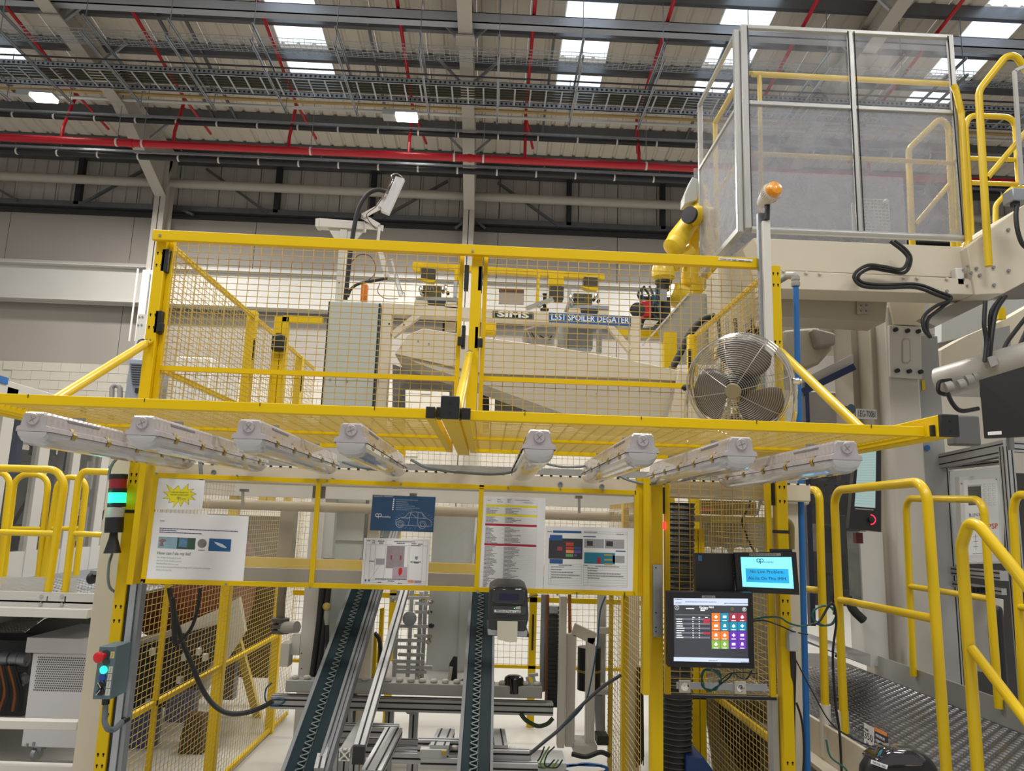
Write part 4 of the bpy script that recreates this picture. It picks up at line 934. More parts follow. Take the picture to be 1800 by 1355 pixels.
G().lathe(at(904, 1069, yp0-.005), (0, -1, 0), [(.0015, 0), (.0015, .001)], 8).obj('green_led', mat('green_led', (.1, 1, .3), .4, emit=3), t)
G().prism(pf([(874, 1091), (910, 1092), (909, 1128), (900, 1129), (890, 1128), (884, 1126), (874, 1124)], yp0-.02), (0, .0008, 0)).obj('label_strip', mat('label_backing', (.62, .60, .48), .6), t, label='blank cream label strip hanging from the slot')
S_ = thing('printer_shelf', 'bent steel shelf carrying the label printer', 'shelf', at(890, 1120, 3.1))
for a_, b_ in (((858, 1107), (925, 1110)),):
    G().prism(pf([(857, 1106), (927, 1109), (926, 1119), (858, 1116)], yp0-.001), (0, .015, 0)).obj('front_lip', GAL, S_, bevel=.001)
G().prism(pf([(856, 1111), (930, 1114), (930, 1120), (856, 1117)], yp0+.01), (0, .36, 0)).obj('shelf_plate', DRK, S_)
cable('printer_lead', px3([(925, 1053, 3.1), (935, 1048, 3.2), (945, 1046, 3.36)]), .003, BLK, label='short black lead from the printer to the board', cat='cable')
# ---- stack light
t = thing('stack_light', 'signal tower with red, lit green and clear sections on the left post', 'signal light', at(197, 972, 3.38))
Ysl = 3.40; axp = [(209, 832), (197, 972)]
def slp(y): f_ = (y-832)/140; return at(209-9.5*f_-(2 if y > 905 else 0), y, Ysl)
def seg(y0, y1, r, m, n): G().rod(slp(y0), slp(y1), r, 22, True).obj(n, m, t)
SRED = mat('signal_red', (.30, .005, .015), .2, coat=.5); SGRN = mat('signal_green_lit', (.02, .9, .42), .3, emit=1.2); SCL = mat('signal_clear', (.42, .42, .41), .25)
seg(833.5, 842, .037, BLK, 'top_cap'); seg(842, 858.5, .0355, SRED, 'red_lens'); seg(858.5, 866, .037, BLK, 'collar'); seg(866, 884, .0355, SGRN, 'green_lens')
seg(884, 891, .037, BLK, 'collar'); seg(891, 909, .0355, SCL, 'clear_lens'); seg(909, 917, .037, BLK, 'collar'); seg(917, 936, .0375, BLK, 'base_drum')
p0, p1 = slp(936), slp(968); G().tube([p0, p0.lerp(p1, .3), p1, slp(972)], [.016, .018, .033, .036], 16).obj('foot_cone', BLK, t)
gl = bpy.data.lights.new('signal_glow', 'POINT'); gl.energy = .22; gl.color = (.1, 1, .5); gl.shadow_soft_size = .03; go = bpy.data.objects.new('signal_glow', gl); COL.objects.link(go); go.location = slp(875)+V((-.06, -.05, 0))
cable('signal_cable', px3([(231, 797, 3.44), (212, 801, 3.42), (198, 815, 3.42), (192, 832, 3.43), (195, 850, 3.43), (197, 856, 3.43)]), .0065, CND, label='grey conduit curving from the tray light to the signal tower', cat='cable')
cable('signal_cable', px3([(197, 973, 3.44), (192, 990, 3.42), (190, 1015, 3.42), (193, 1032, 3.44), (201, 1040, 3.47)]), .006, CND, label='grey conduit looping below the signal tower', cat='cable')
# ---- push button box
BOXC = mat('box_blue_grey', (.10, .155, .185), .5)
t = thing('push_button_box', 'blue grey push button box on the left post', 'control box', at(180, 1230, 3.3))
Yb = 3.26; F = [(174.5, 1136), (205, 1136), (194.5, 1229.5), (162, 1229)]
o_ = pf(F, Yb); G().prism(o_, (0, .13, 0)).obj('enclosure', BOXC, t, bevel=.003)
def bp(x, y): return at(140+x/7.13, 1110+y/7.13, Yb)
def knob(x, y, prof, m, n, lab=None): return G().lathe(bp(x, y), (-.15, -1, -.02), prof, 18).obj(n, m, t, label=lab)
knob(330, 285, [(.017, -.01), (.017, .004)], mat('dark_green_plastic', (.03, .06, .06), .4), 'stop_collar')
knob(320, 300, [(.010, 0), (.010, .03), (.0205, .032), (.0215, .045), (.012, .052), (0, .053)], mat('stop_red', (.62, .01, .02), .35), 'stop_button', 'red mushroom stop button')
knob(335, 380, [(.014, 0), (.014, .004), (0, .005)], mat('dark_green_plastic', (.03, .06, .06), .4), 'blank_button')
knob(305, 478, [(.0155, 0), (.015, .006), (0, .008)], mat('green_button_lit', (.02, 1, .5), .3, emit=1.2), 'green_button', 'lit green button')
knob(292, 572, [(.0145, 0), (.014, .006), (0, .008)], mat('blue_button', (.01, .06, .35), .3), 'blue_button', 'dark blue button')
for x, y, dx in ((285, 660, .6), (270, 752, -.6)):
    knob(x, y, [(.0145, 0), (.014, .005), (.010, .008), (.009, .018)], BLK, 'selector_switch')
    p = bp(x, y)+V((-.003, -.0195, 0)); d = V((dx*.012, 0, -.010)); G().beam(p-d, p+d, .0025, .001, up=(0, 1, 0)).obj('selector_mark', WHT, t)
for x0_, y0_, x1_, y1_, m_ in ((385, 250, 438, 335, mat('yellow_tag', (.55, .50, .20), .6)), (362, 435, 415, 520, WHT), (348, 530, 403, 612, WHT), (335, 622, 392, 706, WHT), (322, 715, 380, 800, WHT)):
    q = [bp(x0_+8, y0_), bp(x1_+4, y0_), bp(x1_-6, y1_), bp(x0_-4, y1_)]; G().prism([p+V((0, -.0012, 0)) for p in q], (0, .001, 0)).obj('tag_plate', m_, t)
    a_ = bp((x0_+x1_)/2+8, y0_+12)+V((0, -.0018, 0)); b_ = bp((x0_+x1_)/2-8, y1_-12)+V((0, -.0018, 0))
    g = G(); g.beam(a_+V((-.0012, 0, 0)), b_+V((-.0012, 0, 0)), .0009, .0003, up=(0, 1, 0)); g.beam(a_+V((.0014, 0, 0)), b_+V((.0014, 0, 0)), .0009, .0003, up=(0, 1, 0)); g.obj('tag_print', INKG, t)
cn = cable('flexible_conduit', px3([(186, 1228, 3.30), (185, 1250, 3.30), (184, 1268, 3.30), (190, 1281, 3.31), (200, 1282, 3.36), (209, 1275, 3.42), (216, 1267, 3.47)]), .0105, CND, n=10, label='grey flexible conduit below the push button box', cat='conduit')
ps = spline(px3([(186, 1228, 3.30), (185, 1250, 3.30), (184, 1268, 3.30), (190, 1281, 3.31), (200, 1282, 3.36), (209, 1275, 3.42), (216, 1267, 3.47)]), 7)
for i in range(4, len(ps)-3): 
    G().lathe(ps[i], ps[i+1]-ps[i], [(.0118, 0), (.0118, .004)], 10).obj('conduit_rib', CND, cn)
G().rod(ps[0]+V((0, 0, .01)), ps[3], .015, 12, True).obj('gland', BLK, cn)
G().rod(ps[-2], ps[-1]+V((.01, .02, .006)), .014, 12, True).obj('gland', BLK, cn)
# left lower: inner yellow member and grey aluminium channel
X = xL+.052
t = thing('board_bracket', 'yellow upright holding the left edge of the notice board', 'bracket', (X+.02, YP, at(235, 1024, YP).z))
zlo = at(235, 1024, YP).z; zhi = at(262, 815, YP).z
G().box((X+.004, YP, zlo), (X+.035, YP+.05, zhi)).obj('upright', YEL, t, bevel=.002)
G().box((X+.035, YS+.012, zlo), (X+.062, YP+.01, zhi)).obj('flange', YEL, t)
t = thing('door_channel', 'grey aluminium channel beside the left post, below the board', 'channel', (X+.03, YP, 0))
G().box((X, YP+.01, 0), (X+.012, YP+.06, zlo)).obj('dark_seal', DRK, t)
G().box((X+.014, YP+.0, 0), (X+.040, YP+.05, zlo)).obj('channel_body', GAL, t); G().box((X+.042, YP+.01, 0), (X+.060, YP+.06, zlo)).obj('channel_lip', STEEL, t)
# beams behind the tray's back edge
t = thing('cream_beam', 'long cream box beam behind the batten lights, above the board', 'beam', at(700, 835, 3.56))
a = at(262, 808, 3.56); b = at(1400, 852, 3.56); zc1 = (at(700, 826, 3.56).z); zc0 = at(700, 850, 3.56).z
G().box((at(255, 830, 3.56).x, 3.56, zc0-.02), (at(1425, 860, 3.56).x, 3.68, zc1)).obj('beam_body', CRM, t, bevel=.006)
g = G(); x = at(300, 830, 3.56).x
for k in range(70):
    G; g.box((x+k*.045, 3.558, zc1-.006), (x+k*.045+.012, 3.562, zc1+.001))
g.obj('slot_marks', HOLE, t, kind='stuff')
for px, py in ((376, 830), (585, 845), (692, 848), (985, 851), (1058, 855), (1249, 863)):
    G().lathe(at(px, py, 3.56), (0, -1, 0), [(.012, 0), (.012, .006), (.007, .006), (.007, .001)], 12).obj('rivet', WHT if px > 1200 else STEEL, t)
tag(G().box((at(390, 806, 3.72).x, 3.72, at(700, 826, 3.72).z), (at(1400, 830, 3.72).x, 3.74, at(700, 814, 3.72).z)).obj('grey_channel', GAL), 'grey steel channel just above the cream beam under the tray', 'channel')
# ================================================================ INSIDE THE GUARD
def pr(px, Y, ext): return [at(x, y, Y) for x, y in px]
def plate(name, px, Y, dy, m, parent, **kw): return G().prism([at(x, y, Y) for x, y in px], (0, dy, 0)).obj(name, m, parent, **kw)
def pbox(name, x0, y0, x1, y1, Y, dy, m, parent, **kw):      # upright box whose front face covers these pixels
    a, b = at(x0, (y0+y1)/2, Y), at(x1, (y0+y1)/2, Y); t_, b_ = at((x0+x1)/2, y0, Y), at((x0+x1)/2, y1, Y)
    return G().box((a.x, Y, b_.z), (b.x, Y+dy, t_.z)).obj(name, m, parent, **kw)
def bar(name, a, b, Y, w, m, parent, Y2=None, h=None, **kw):
    return G().beam(at(*a, Y), at(*b, Y2 or Y), w, h or w).obj(name, m, parent, **kw)
# ---- side fences
def side_fence(X, name, label, y0, y1, z0, z1, rails, stiles, s=1):
    t = thing(name, label, 'mesh fence', (X, (y0+y1)/2, z0))
    for z in (z1-.01,)+tuple(rails): G().box((X-.01, y0, z-.012), (X+.012, y1, z+.012)).obj('rail', YEL, t)
    for y in stiles: G().box((X-.01, y-.012, z0), (X+.012, y+.012, min(z1, 1.28))).obj('stile', YEL, t)
    G().box((X-.01, y0, z0), (X+.012, y1, z0+.025)).obj('rail', YEL, t)
    mesh_grid(G(), V((X+s*.014, y0, z0)), V((0, 1, 0)), V((0, 0, 1)), y1-y0, z1-z0, r=.0016).obj('wire_mesh', YELD, t)
    return t
XA = xL+.03; A1 = atx(306, 433, XA); A2 = atx(552, 648, XA); rA = atx(350, 680, XA); P1 = atx(444, 560, XA); P3 = atx(527, 640, XA); rl_ = atx(320, 1209, XA)
print('sidefence', A1, A2, rA, P1, P3, rl_)
yE = min(A2.y, 7.2)
side_fence(XA, 'side_fence', 'yellow mesh fence running back from the left post', 3.58, yE, .02, A1.z, (rA.z, rl_.z), (3.95,))
for p, lb in ((P1, 'yellow post, first along the left side fence'), (P3, 'yellow post, last along the left side fence')):
    t = post('fence_post', lb, XA-.04, p.y, 0, atx(0, 0, XA).z*0+A1.z+(.03 if p is P1 else 0), w=.06)
    G().box((XA+.02, p.y-.003, A1.z-.30), (XA+.03, p.y, A1.z-.16)).obj('hinge_block', BLK, t)
# inner door frame with black lock
t = thing('inner_gate', 'yellow inner gate frame with a black lock, left of the grey cabinet', 'gate', at(495, 715, 5.0))
a = at(483, 556, 5.0); b = at(508, 556, 5.0); 
G().box((a.x, 5.0, 1.72), (a.x+.05, 5.06, a.z)).obj('post_tube', YEL, t); G().box((a.x+.055, 5.0, 1.72), (b.x, 5.05, a.z)).obj('door_stile', YEL, t)
c_ = at(566, 562, 5.0); G().box((a.x+.055, 5.0, c_.z-.022), (c_.x, 5.05, c_.z+.022)).obj('header', YEL, t)
k = at(491, 604, 4.97); G().box((k.x-.042, 4.93, k.z-.05), (k.x+.042, 4.99, k.z+.05)).obj('lock_box', BLK, t, bevel=.008)
G().box((k.x-.02, 4.94, k.z+.05), (k.x+.015, 4.98, k.z+.065)).obj('lock_tab', BLK, t)
for dz in (.02, -.018): G().lathe((k.x-.03, 4.93, k.z+dz), (0, -1, 0), [(.005, 0), (.005, .003)], 8).obj('lock_screw', STEEL, t)
XB = xR+.01; B1 = atx(1336, 488, XB); B2 = atx(1224, 588, XB); rB = atx(1300, 1256, XB)
print('right side', B1, B2, rB)
side_fence(XB, 'side_fence', 'yellow mesh fence running back from the right post behind the fan', 3.58, B2.y, .02, B1.z, (rB.z,), (), -1)
t = post('fence_post', 'yellow post at the back end of the right side fence', XB-.05, B2.y, 0, B2.z+.0, w=.06)
G().box((XB-.055, B2.y-.004, B2.z-.28), (XB-.03, B2.y, B2.z-.1)).obj('hinge_block', BLK, t)
XI = at(1131, 1200, 3.5).x; yi = [atx(1099, 1200, XI).y, atx(1073, 1200, XI).y]
print('inner', XI, yi)
side_fence(XI, 'inner_fence', 'yellow mesh screen running back from the post right of the opening', 3.5, max(yi[1], yi[0]+.3), .1, 1.75, (), (yi[0], yi[1]), -1)
G().box((XI-.02, yi[0]-.03, 0.05), (XI+.01, yi[0]+.03, 1.75)).obj('upright', YEL, bpy.data.objects['inner_fence'])
# back fence
YBK = 6.5
bz = at(1160, 582, YBK).z
xl_, xr_ = XA, XB
t = thing('back_fence', 'yellow mesh fence closing the back of the robot cell', 'mesh fence', ((xl_+xr_)/2, YBK, .1))
for z in (1.0,): G().box((xl_, YBK, z-.02), (xr_, YBK+.03, z+.02)).obj('rail', YEL, t)
aa = at(1129, 586, YBK); G().box((aa.x-.1, YBK, bz-.06), (at(1191, 586, YBK).x, YBK+.05, bz)).obj('rail', YEL, t)
zb_ = at(900, 1172, YBK).z; G().box((xl_, YBK, zb_-.012), (xr_, YBK+.03, zb_+.012)).obj('rail', YEL, t)
for px in (942, 1180, 700): 
    X = at(px, 900, YBK).x; G().box((X-.03, YBK, 0), (X+.03, YBK+.05, 2.3 if px != 1180 else bz)).obj('fence_upright', YEL, t)
    if px == 942: G().box((X-.008, YBK-.004, at(942, 1143, YBK).z), (X+.008, YBK, at(942, 1080, YBK).z)).obj('lock_slot', BLK, t)
mesh_grid(G(), V((xl_, YBK+.02, zb_)), V((1, 0, 0)), V((0, 0, 1)), xr_-xl_, 2.3-zb_, .05, .05).obj('wire_mesh', YELD, t)
# ---- grey electrical cabinet
CAB = mat('cabinet_grey', (.46, .49, .46), .4, 0, .03, 1.5)
YC_ = 5.0
t = thing('electrical_cabinet', 'tall pale grey green electrical cabinet behind the left mesh panel', 'cabinet', at(600, 1000, YC_)*1)
a, b = at(571, 620, YC_), at(664, 620, YC_); zt = at(620, 530, YC_).z
G().box((a.x, YC_, .1), (b.x, YC_+.4, zt)).obj('body', CAB, t, bevel=.004)
zs_ = at(620, 655, YC_).z
G().box((a.x+.012, YC_-.02, zs_-1.1), (b.x-.012, YC_, zt-.01)).obj('door', CAB, t, bevel=.004)
G().box((a.x+.002, YC_-.012, .2), (a.x+.012, YC_, zt-.01)).obj('door_seal', BLK, t); G().box((b.x-.012, YC_-.014, .2), (b.x-.001, YC_, zt-.01)).obj('door_seal', DRK, t)
for px, py in ((580, 667), (610, 670)): G().lathe(at(px, py, YC_-.02), (0, -1, 0), [(.008, 0), (.007, .005)], 10).obj('lock_screw', STEEL, t)
# ---- swing arm carrying lamps, above the cabinet
t = thing('ioniser_stand', 'white jointed stand with two light bars above the grey cabinet', 'stand', at(596, 527, 5.1))
YA = 5.1
a = at(603, 402, YA); G().box((a.x-.02, YA, at(596, 527, YA).z), (a.x+.03, YA+.05, a.z)).obj('column', WHT, t, bevel=.003)
for py in (497, 517): G().lathe(at(596, py, YA-.001), (0, -1, 0), [(.004, 0), (.004, .001)], 8).obj('hole', HOLE, t)
plate('head_block', [(561, 383), (641, 389.5), (641, 403), (560, 398)], YA-.01, .07, WHT, t, bevel=.003)
plate('end_cap', [(554.5, 384), (561, 383.5), (560, 398), (554, 397)], YA-.015, .08, WHT, t)
plate('gusset', [(576, 400), (641, 403), (627, 420), (588, 420)], YA+.01, .015, WHT, t)
plate('side_bracket', [(641, 391), (655, 394), (674, 396), (673, 406), (666, 404), (655, 403), (641, 402)], YA-.02, .01, WHT, t)
def link(n, a, b, Y, w=.035): 
    o = bar(n, a, b, Y, .014, WHT, t, h=w)
    for p in (a, b): G().lathe(at(*p, Y-.008), (0, -1, 0), [(.007, 0), (.007, .005)], 8).obj('pivot_bolt', STEEL, t)
link('upper_link', (666, 397), (637, 380), YA-.03); link('upper_link', (637, 380), (667, 364), YA-.045); link('lamp_bracket', (667, 364), (682, 343), YA-.03, .05)
link('lower_link', (667, 400), (664, 425), YA-.04); link('lower_link', (664, 425), (681, 488), YA-.05)
plate('light_bar', [(696, 309.5), (711, 314), (683, 376), (669, 370)], YA-.08, .04, mat('lamp_bar', (.62, .62, .64), .3), t, bevel=.003)
plate('bar_lens', [(706, 311.5), (711, 314), (683, 376), (679, 374)], YA-.085, .01, clear('clear_bar', (.8, .8, .85), .5, .2), t)
plate('lower_light_bar', [(685, 456), (690, 454), (709, 517), (702, 521)], YA-.09, .03, clear('clear_lamp_bar', (.8, .82, .85), .45, .15), t)
for a, b in (((686, 456), (702, 521)), ((690, 454), (708, 517))): bar('bar_edge', a, b, YA-.095, .005, CHR, t)
for Q in ([(676, 345), (682, 330), (690, 318), (688, 308), (698, 305), (707, 311)], [(704, 520), (710, 521), (711, 516), (707, 512)]): G().tube(spline([at(x, y, YA-.1) for x, y in Q], 5), .003, 5).obj('wire_end', CHR, t)
cable('lamp_hose', [at(x, y, 5.02) for x, y in ((607, 527), (612, 480), (618.6, 424), (628.5, 373), (644, 344), (662, 334), (680, 337))], .0155, RUB, n=10, label='thick black hose arching up to the white stand', cat='hose')
cable('lamp_hose', [at(x, y, 5.0) for x, y in ((611, 522), (618, 507), (633, 498), (655, 494), (681, 489))], .010, RUB, n=8, label='short black hose leading right behind the mesh to the lower light bar', cat='hose')
RW = mat('brown_wire', (.12, .03, .02), .5)
cable('lamp_wire', [at(x, y, 5.0) for x, y in ((668, 497), (664, 510), (668, 519), (680, 525), (700, 525))], .003, RW, label='thin brown wire hanging below the lower light bar', cat='wire')
cable('lamp_wire', [at(x, y, 5.0) for x, y in ((618, 460), (632, 448), (650, 450), (660, 466), (658, 482), (648, 492))], .003, RW, label='thin brown wire looped left of the lower link', cat='wire')
cable('lamp_wire', [at(x, y, 4.98) for x, y in ((660, 402), (648, 387), (645, 376), (662, 362), (680, 334), (688, 312))], .003, RW, label='thin brown wire following the upper links of the white stand', cat='wire')
t = thing('orange_buffer', 'orange and red upright stub on top of the grey cabinet', 'stub', at(639, 529, 5.1)); pbox('stub_body', 634, 499, 645, 529, 5.1, .05, mat('orange_plastic', (.65, .16, .01), .4), t, bevel=.004)
# ---- degater frame
YD = 5.0
t = thing('degater_machine', 'cream welded machine frame with name plates behind the upper mesh', 'machine frame', at(900, 1300, YD))
def leg(x0, x1, y0, lab): 
    a, b = at(x0, y0, YD), at(x1, y0, YD); G().box((a.x, YD, 0), (b.x, YD+.09, a.z)).obj('leg', CRM, t, bevel=.004)
leg(671, 690, 533, ''); leg(1108, 1126, 556, '')
plate('top_beam', [(671, 532), (1126, 556), (1126, 575), (671, 552)], YD-.004, .09, CRM, t, bevel=.003)
bar('corner_brace', (690, 590), (737, 553), YD+.02, .05, CRM, t, h=.04); bar('corner_brace', (1070, 572), (1107, 616), YD+.02, .05, CRM, t, h=.04)
for q in ([(728, 530), (732, 527), (751, 528), (752, 538), (728, 538)], [(781, 540), (784, 530), (803, 531), (805, 542)], [(998, 549), (1001, 541), (1020, 542), (1021, 550)], [(1050, 552), (1052, 545), (1069, 546), (1069, 553)]): plate('beam_lug', q, YD-.004, .03, CRM, t)
for px, py in ((684, 569), (710, 571)): G().lathe(at(px, py, YD-.005), (0, -1, 0), [(.006, 0), (.006, .001)], 8).obj('hole', HOLE, t)
PLQ = mat('plaque_green_black', (.02, .04, .035), .35)
s_ = Card('maker_sign', 'black plaque with silver letters on the cream frame', 'sign', ((866, 546), (938, 549.5), (938, 562), (866, 558.5)), YD-.008, PLQ, th=.003)
s_.rect('sign_border', .015, .04, .985, .96, mat('sign_border_grey', (.2, .21, .2), .4), .0006); s_.rect('sign_field', .03, .09, .97, .91, PLQ, .0009)
s_.text('letters', 'SIMS', .5, .46, 1.05, mat('sign_silver', (.75, .72, .66), .3), 'CENTER', fit=.78, bold=.002)
SBL = mat('sign_blue', (.01, .09, .30), .4)
s_ = Card('name_sign', 'blue sign reading L551 SPOILER DEGATER', 'sign', ((965, 549.5), (1109, 556), (1109, 573), (965, 566)), YD-.010, SBL, th=.003)
s_.text('letters', 'L551 SPOILER DEGATER', .5, .46, .92, mat('sign_white', (.75, .8, .85), .4), 'CENTER', fit=.95, bold=.001)
# clamps and bar on top
t = thing('clamp_bar', 'yellow bar with dark clamp blocks above the cream frame', 'clamp bar', at(890, 540, 5.15))
bar('yellow_bar', (727, 467), (1062, 488), 5.2, .055, YEL, t, h=.04)
DBR = mat('clamp_dark', (.045, .035, .02), .5)
for x0, y0, x1, y1 in ((740, 471, 765, 491), (1026, 486, 1051, 505), (966, 502, 991, 526)): pbox('clamp_block', x0, y0, x1, y1, 5.12, .08, DBR, t, bevel=.006)
plate('yellow_wedge', [(735, 488), (766, 492), (762, 496), (750, 495)], 5.1, .06, YEL, t); plate('yellow_wedge', [(1020, 503), (1052, 505), (1050, 510), (1036, 509)], 5.1, .06, YEL, t)
plate('yellow_end', [(725, 462), (739, 464), (738, 477), (731, 476), (725, 472)], 5.12, .06, YEL, t)
plate('yellow_post', [(799, 468), (810, 469), (809, 494), (799, 494)], 5.13, .04, YEL, t)
pbox('yellow_block', 965, 480, 991, 502, 5.14, .08, YEL, t); bar('pin', (947, 474), (944, 532), 5.12, .022, YEL, t)
for x0 in (731, 996):
    y0 = 522 if x0 == 731 else 536
    pbox('fixture_plate', x0, y0, x0+75, y0+6, 5.0, .2, STEEL, t)
    pbox('fixture_upright', x0+66 if x0 == 731 else x0+3, y0-28, x0+72 if x0 == 731 else x0+8, y0, 5.02, .05, GAL, t)
    pbox('dark_panel', x0+12, y0-20, x0+45, y0-1, 5.12, .02, mat('olive_panel', (.08, .065, .02), .5), t)
    pbox('foot', x0+22, y0+6, x0+55, y0+16, 5.0, .1, DRK, t)
    for k, (dx, dy) in enumerate(((8, -14), (14, -10), (20, -12), (10, -6), (28, -13), (48, -10), (52, -17), (56, -7))):
        G().lathe(at(x0+dx, y0+dy, 4.98), (0, -1 if k % 2 else 0, 1 if k % 2 == 0 else 0), [(.012, -.02), (.012, .01), (.006, .02)], 8).obj('fitting', BLK if k % 3 else CHR, t)
pbox('pale_plate', 877, 510, 921, 534, 5.1, .02, mat('pale_bracket', (.33, .29, .26), .5), t); pbox('brown_edge', 877, 507, 921, 512, 5.09, .03, mat('rust_edge', (.12, .05, .02), .6), t)
G().lathe(at(957, 546, 5.05), (0, 0, 1), [(.03, 0), (.03, .015), (.012, .02), (.012, .11), (.02, .12)], 10).obj('damper', BLK, t)
bar('cylinder', (925, 543), (972, 526), 5.02, .03, CHR, t); G().lathe(at(948, 536, 5.0), (0, -1, 0), [(.02, 0), (.02, .03)], 10).obj('fitting', STEEL, t)
# mechanism under the beam
t = thing('degater_mechanism', 'dark mechanism with clear hood hanging under the cream frame', 'mechanism', at(960, 600, 5.25))
pbox('hood', 920, 572, 975, 606, 5.2, .2, clear('hood_clear', (.25, .24, .24), .5, .15, .25), t); pbox('yellow_part', 851, 567, 872, 588, 5.2, .05, YEL, t)
pbox('grey_part', 1000, 578, 1042, 612, 5.2, .1, STEEL, t); pbox('pale_part', 982, 572, 998, 610, 5.25, .1, LGY, t); pbox('upright', 1050, 578, 1058, 620, 5.2, .05, GAL, t)
bar('strip', (922, 580), (952, 570), 5.18, .012, CHR, t); pbox('motor', 778, 565, 803, 582, 5.2, .1, DRK, t); pbox('pale_fitting', 783, 566, 800, 580, 5.15, .05, CRM, t)
for k in range(6): bar('tube_run', (925+k*8, 578+k*4), (935+k*7, 600-k*2), 5.19, .006, BLK if k % 2 else CHR, t)
pbox('yellow_box', 1085, 578, 1106, 588, 5.4, .1, YEL, t)
# cream chute guard
t = thing('chute_guard', 'large cream sheet metal chute sloping down to the right behind the mesh', 'chute', at(960, 745, 4.7))
plate('side_sheet', [(694, 622), (716, 588), (744, 577), (851, 593), (973, 609), (1105, 632), (1194, 651), (1222, 660), (1224, 672), (1115, 665), (850, 657)], 4.72, .45, CRM, t, bevel=.004)
plate('lower_sheet', [(694.5, 623), (850, 658), (1115, 666), (1224, 673), (1226, 760), (1060, 752), (850, 676), (760, 648)], 4.735, .42, mat('cream_lower_shaded', (.50, .46, .38), .5, 0, .04, 3), t)  # darker cream carries the shade of the sloped underside
plate('end_cheek', [(1194, 651), (1222, 660), (1240, 670), (1240, 760), (1172, 740), (1185, 700)], 4.66, .05, CRM, t)
for px, py in ((735, 599), (754, 604), (705, 610), (894, 659), (1048, 692)): G().lathe(at(px, py, 4.715), (0, -1, 0), [(.005, 0), (.005, .003)], 8).obj('rivet', STEEL, t)
t = thing('inner_machine', 'grey machine panels under the cream chute', 'machine', at(790, 745, 5.4))
plate('grey_panel', [(690, 640), (810, 680), (812, 760), (790, 760), (790, 688), (712, 684), (712, 760), (690, 760)], 5.3, .03, mat('machine_grey', (.24, .24, .25), .5, 0, .08, 3), t)
plate('grey_panel', [(848, 690), (860, 690), (860, 760), (848, 760)], 5.3, .03, DRK, t); pbox('grey_block', 870, 690, 960, 722, 5.35, .05, mat('machine_dull', (.16, .15, .13), .6), t); pbox('yellow_box', 925, 718, 945, 740, 5.3, .05, YEL, t)
# ---- robot
def R_(x, y, Y=6.0): return at(x, y, Y)
t = thing('robot', 'yellow six axis robot arm reaching left beside the glazed cabin', 'robot', R_(1230, 600))
ROB = mat('robot_yellow', (.72, .50, .01), .35, 0, .05, 4, coat=.3)
G().tube([R_(1183, 432, 5.85), R_(1192, 420, 5.87), R_(1222, 376, 5.95), R_(1238, 360, 6.0)], [.075, .088, .07, .06], 18).obj('forearm', ROB, t)
G().lathe(R_(1184, 434, 5.82), (-.6, -.3, -.7), [(.092, -.04), (.085, .02), (.05, .05), (0, .055)], 20).obj('forearm_cap', ROB, t)
G().beam(R_(1226, 372, 6.05), R_(1212, 505, 6.05), .15, .11, up=(0, 1, 0)).obj('lower_arm', ROB, t, bevel=.03)
G().beam(R_(1240, 372, 6.15), R_(1248, 500, 6.15), .1, .12, up=(0, 1, 0)).obj('lower_arm_web', ROB, t, bevel=.02)
G().lathe(R_(1226, 379, 5.80), (-1, -.15, 0), [(.075, -.16), (.08, -.08), (.08, .03), (.06, .05), (0, .05)], 22).obj('elbow', ROB, t)
G().lathe(R_(1214, 379, 5.72), (-.75, -.65, 0), [(.070, 0), (.070, .03), (0, .032)], 22).obj('motor_cap', DRK, t)
G().tube([R_(1227, 362, 6.0), R_(1228, 345, 6.0), R_(1236, 330, 6.0)], [.05, .04, .05], 12).obj('elbow_bracket', ROB, t)
plate('control_pod', [(1217, 311), (1231, 316), (1226, 350), (1203, 359), (1204, 342)], 5.9, .14, LGY, t, bevel=.006)
G().lathe(R_(1166, 478, 5.9), (0, 0, -1), [(.085, -.05), (.095, -.02), (.095, .05), (.07, .08)], 20).obj('wrist', ROB, t)
G().lathe(R_(1166, 492, 5.9), (0, 0, -1), [(.07, 0), (.07, .03), (.05, .05), (.05, .09)], 18).obj('wrist_flange', BLK, t)
G().tube([R_(1175, 470, 5.9), R_(1195, 455, 5.95), R_(1212, 440, 6.0)], [.07, .07, .06], 14).obj('wrist_arm', ROB, t)
G().lathe(R_(1192, 520, 6.0), (-.9, -.2, .3), [(.10, -.08), (.10, .06), (.08, .08), (0, .08)], 20).obj('base_joint', ROB, t)
G().tube([R_(1250, 475, 5.7), R_(1262, 468, 5.7), R_(1277, 475, 5.7), R_(1279, 505, 5.7)], .028, 10, .05).obj('hose_guide', ROB, t)
plate('base_casting', [(1232, 520), (1240, 505), (1300, 498), (1300, 520), (1260, 528)], 5.9, .3, ROB, t, bevel=.01)
plate('shoulder_plate', [(1215, 500), (1228, 470), (1240, 470), (1236, 520), (1205, 520)], 6.0, .12, ROB, t, bevel=.01)
t = thing('robot_gripper', 'black and blue robot gripper with a red box, behind the right mesh', 'gripper', R_(1145, 590, 5.8))
BLUH = mat('blue_hose', (.02, .08, .14), .4)
pbox('gripper_body', 1128, 520, 1180, 572, 5.85, .1, DRK, t, bevel=.01); pbox('red_box', 1127, 529, 1145, 556, 5.72, .1, RED, t, bevel=.006); pbox('grey_link', 1160, 508, 1172, 528, 5.75, .05, STEEL, t)
rnd = random.Random(4)
for k in range(12):
    a = R_(1125+rnd.uniform(0, 35), 500+rnd.uniform(0, 30), 5.75); b = R_(1120+rnd.uniform(0, 50), 535+rnd.uniform(0, 45), 5.75); m_ = a.lerp(b, .5)+V((rnd.uniform(-.08, .08), 0, rnd.uniform(-.03, .08)))
    G().tube(spline([a, m_, b], 5), .009, 6).obj('air_hose', BLUH if k % 2 else BLK, t)
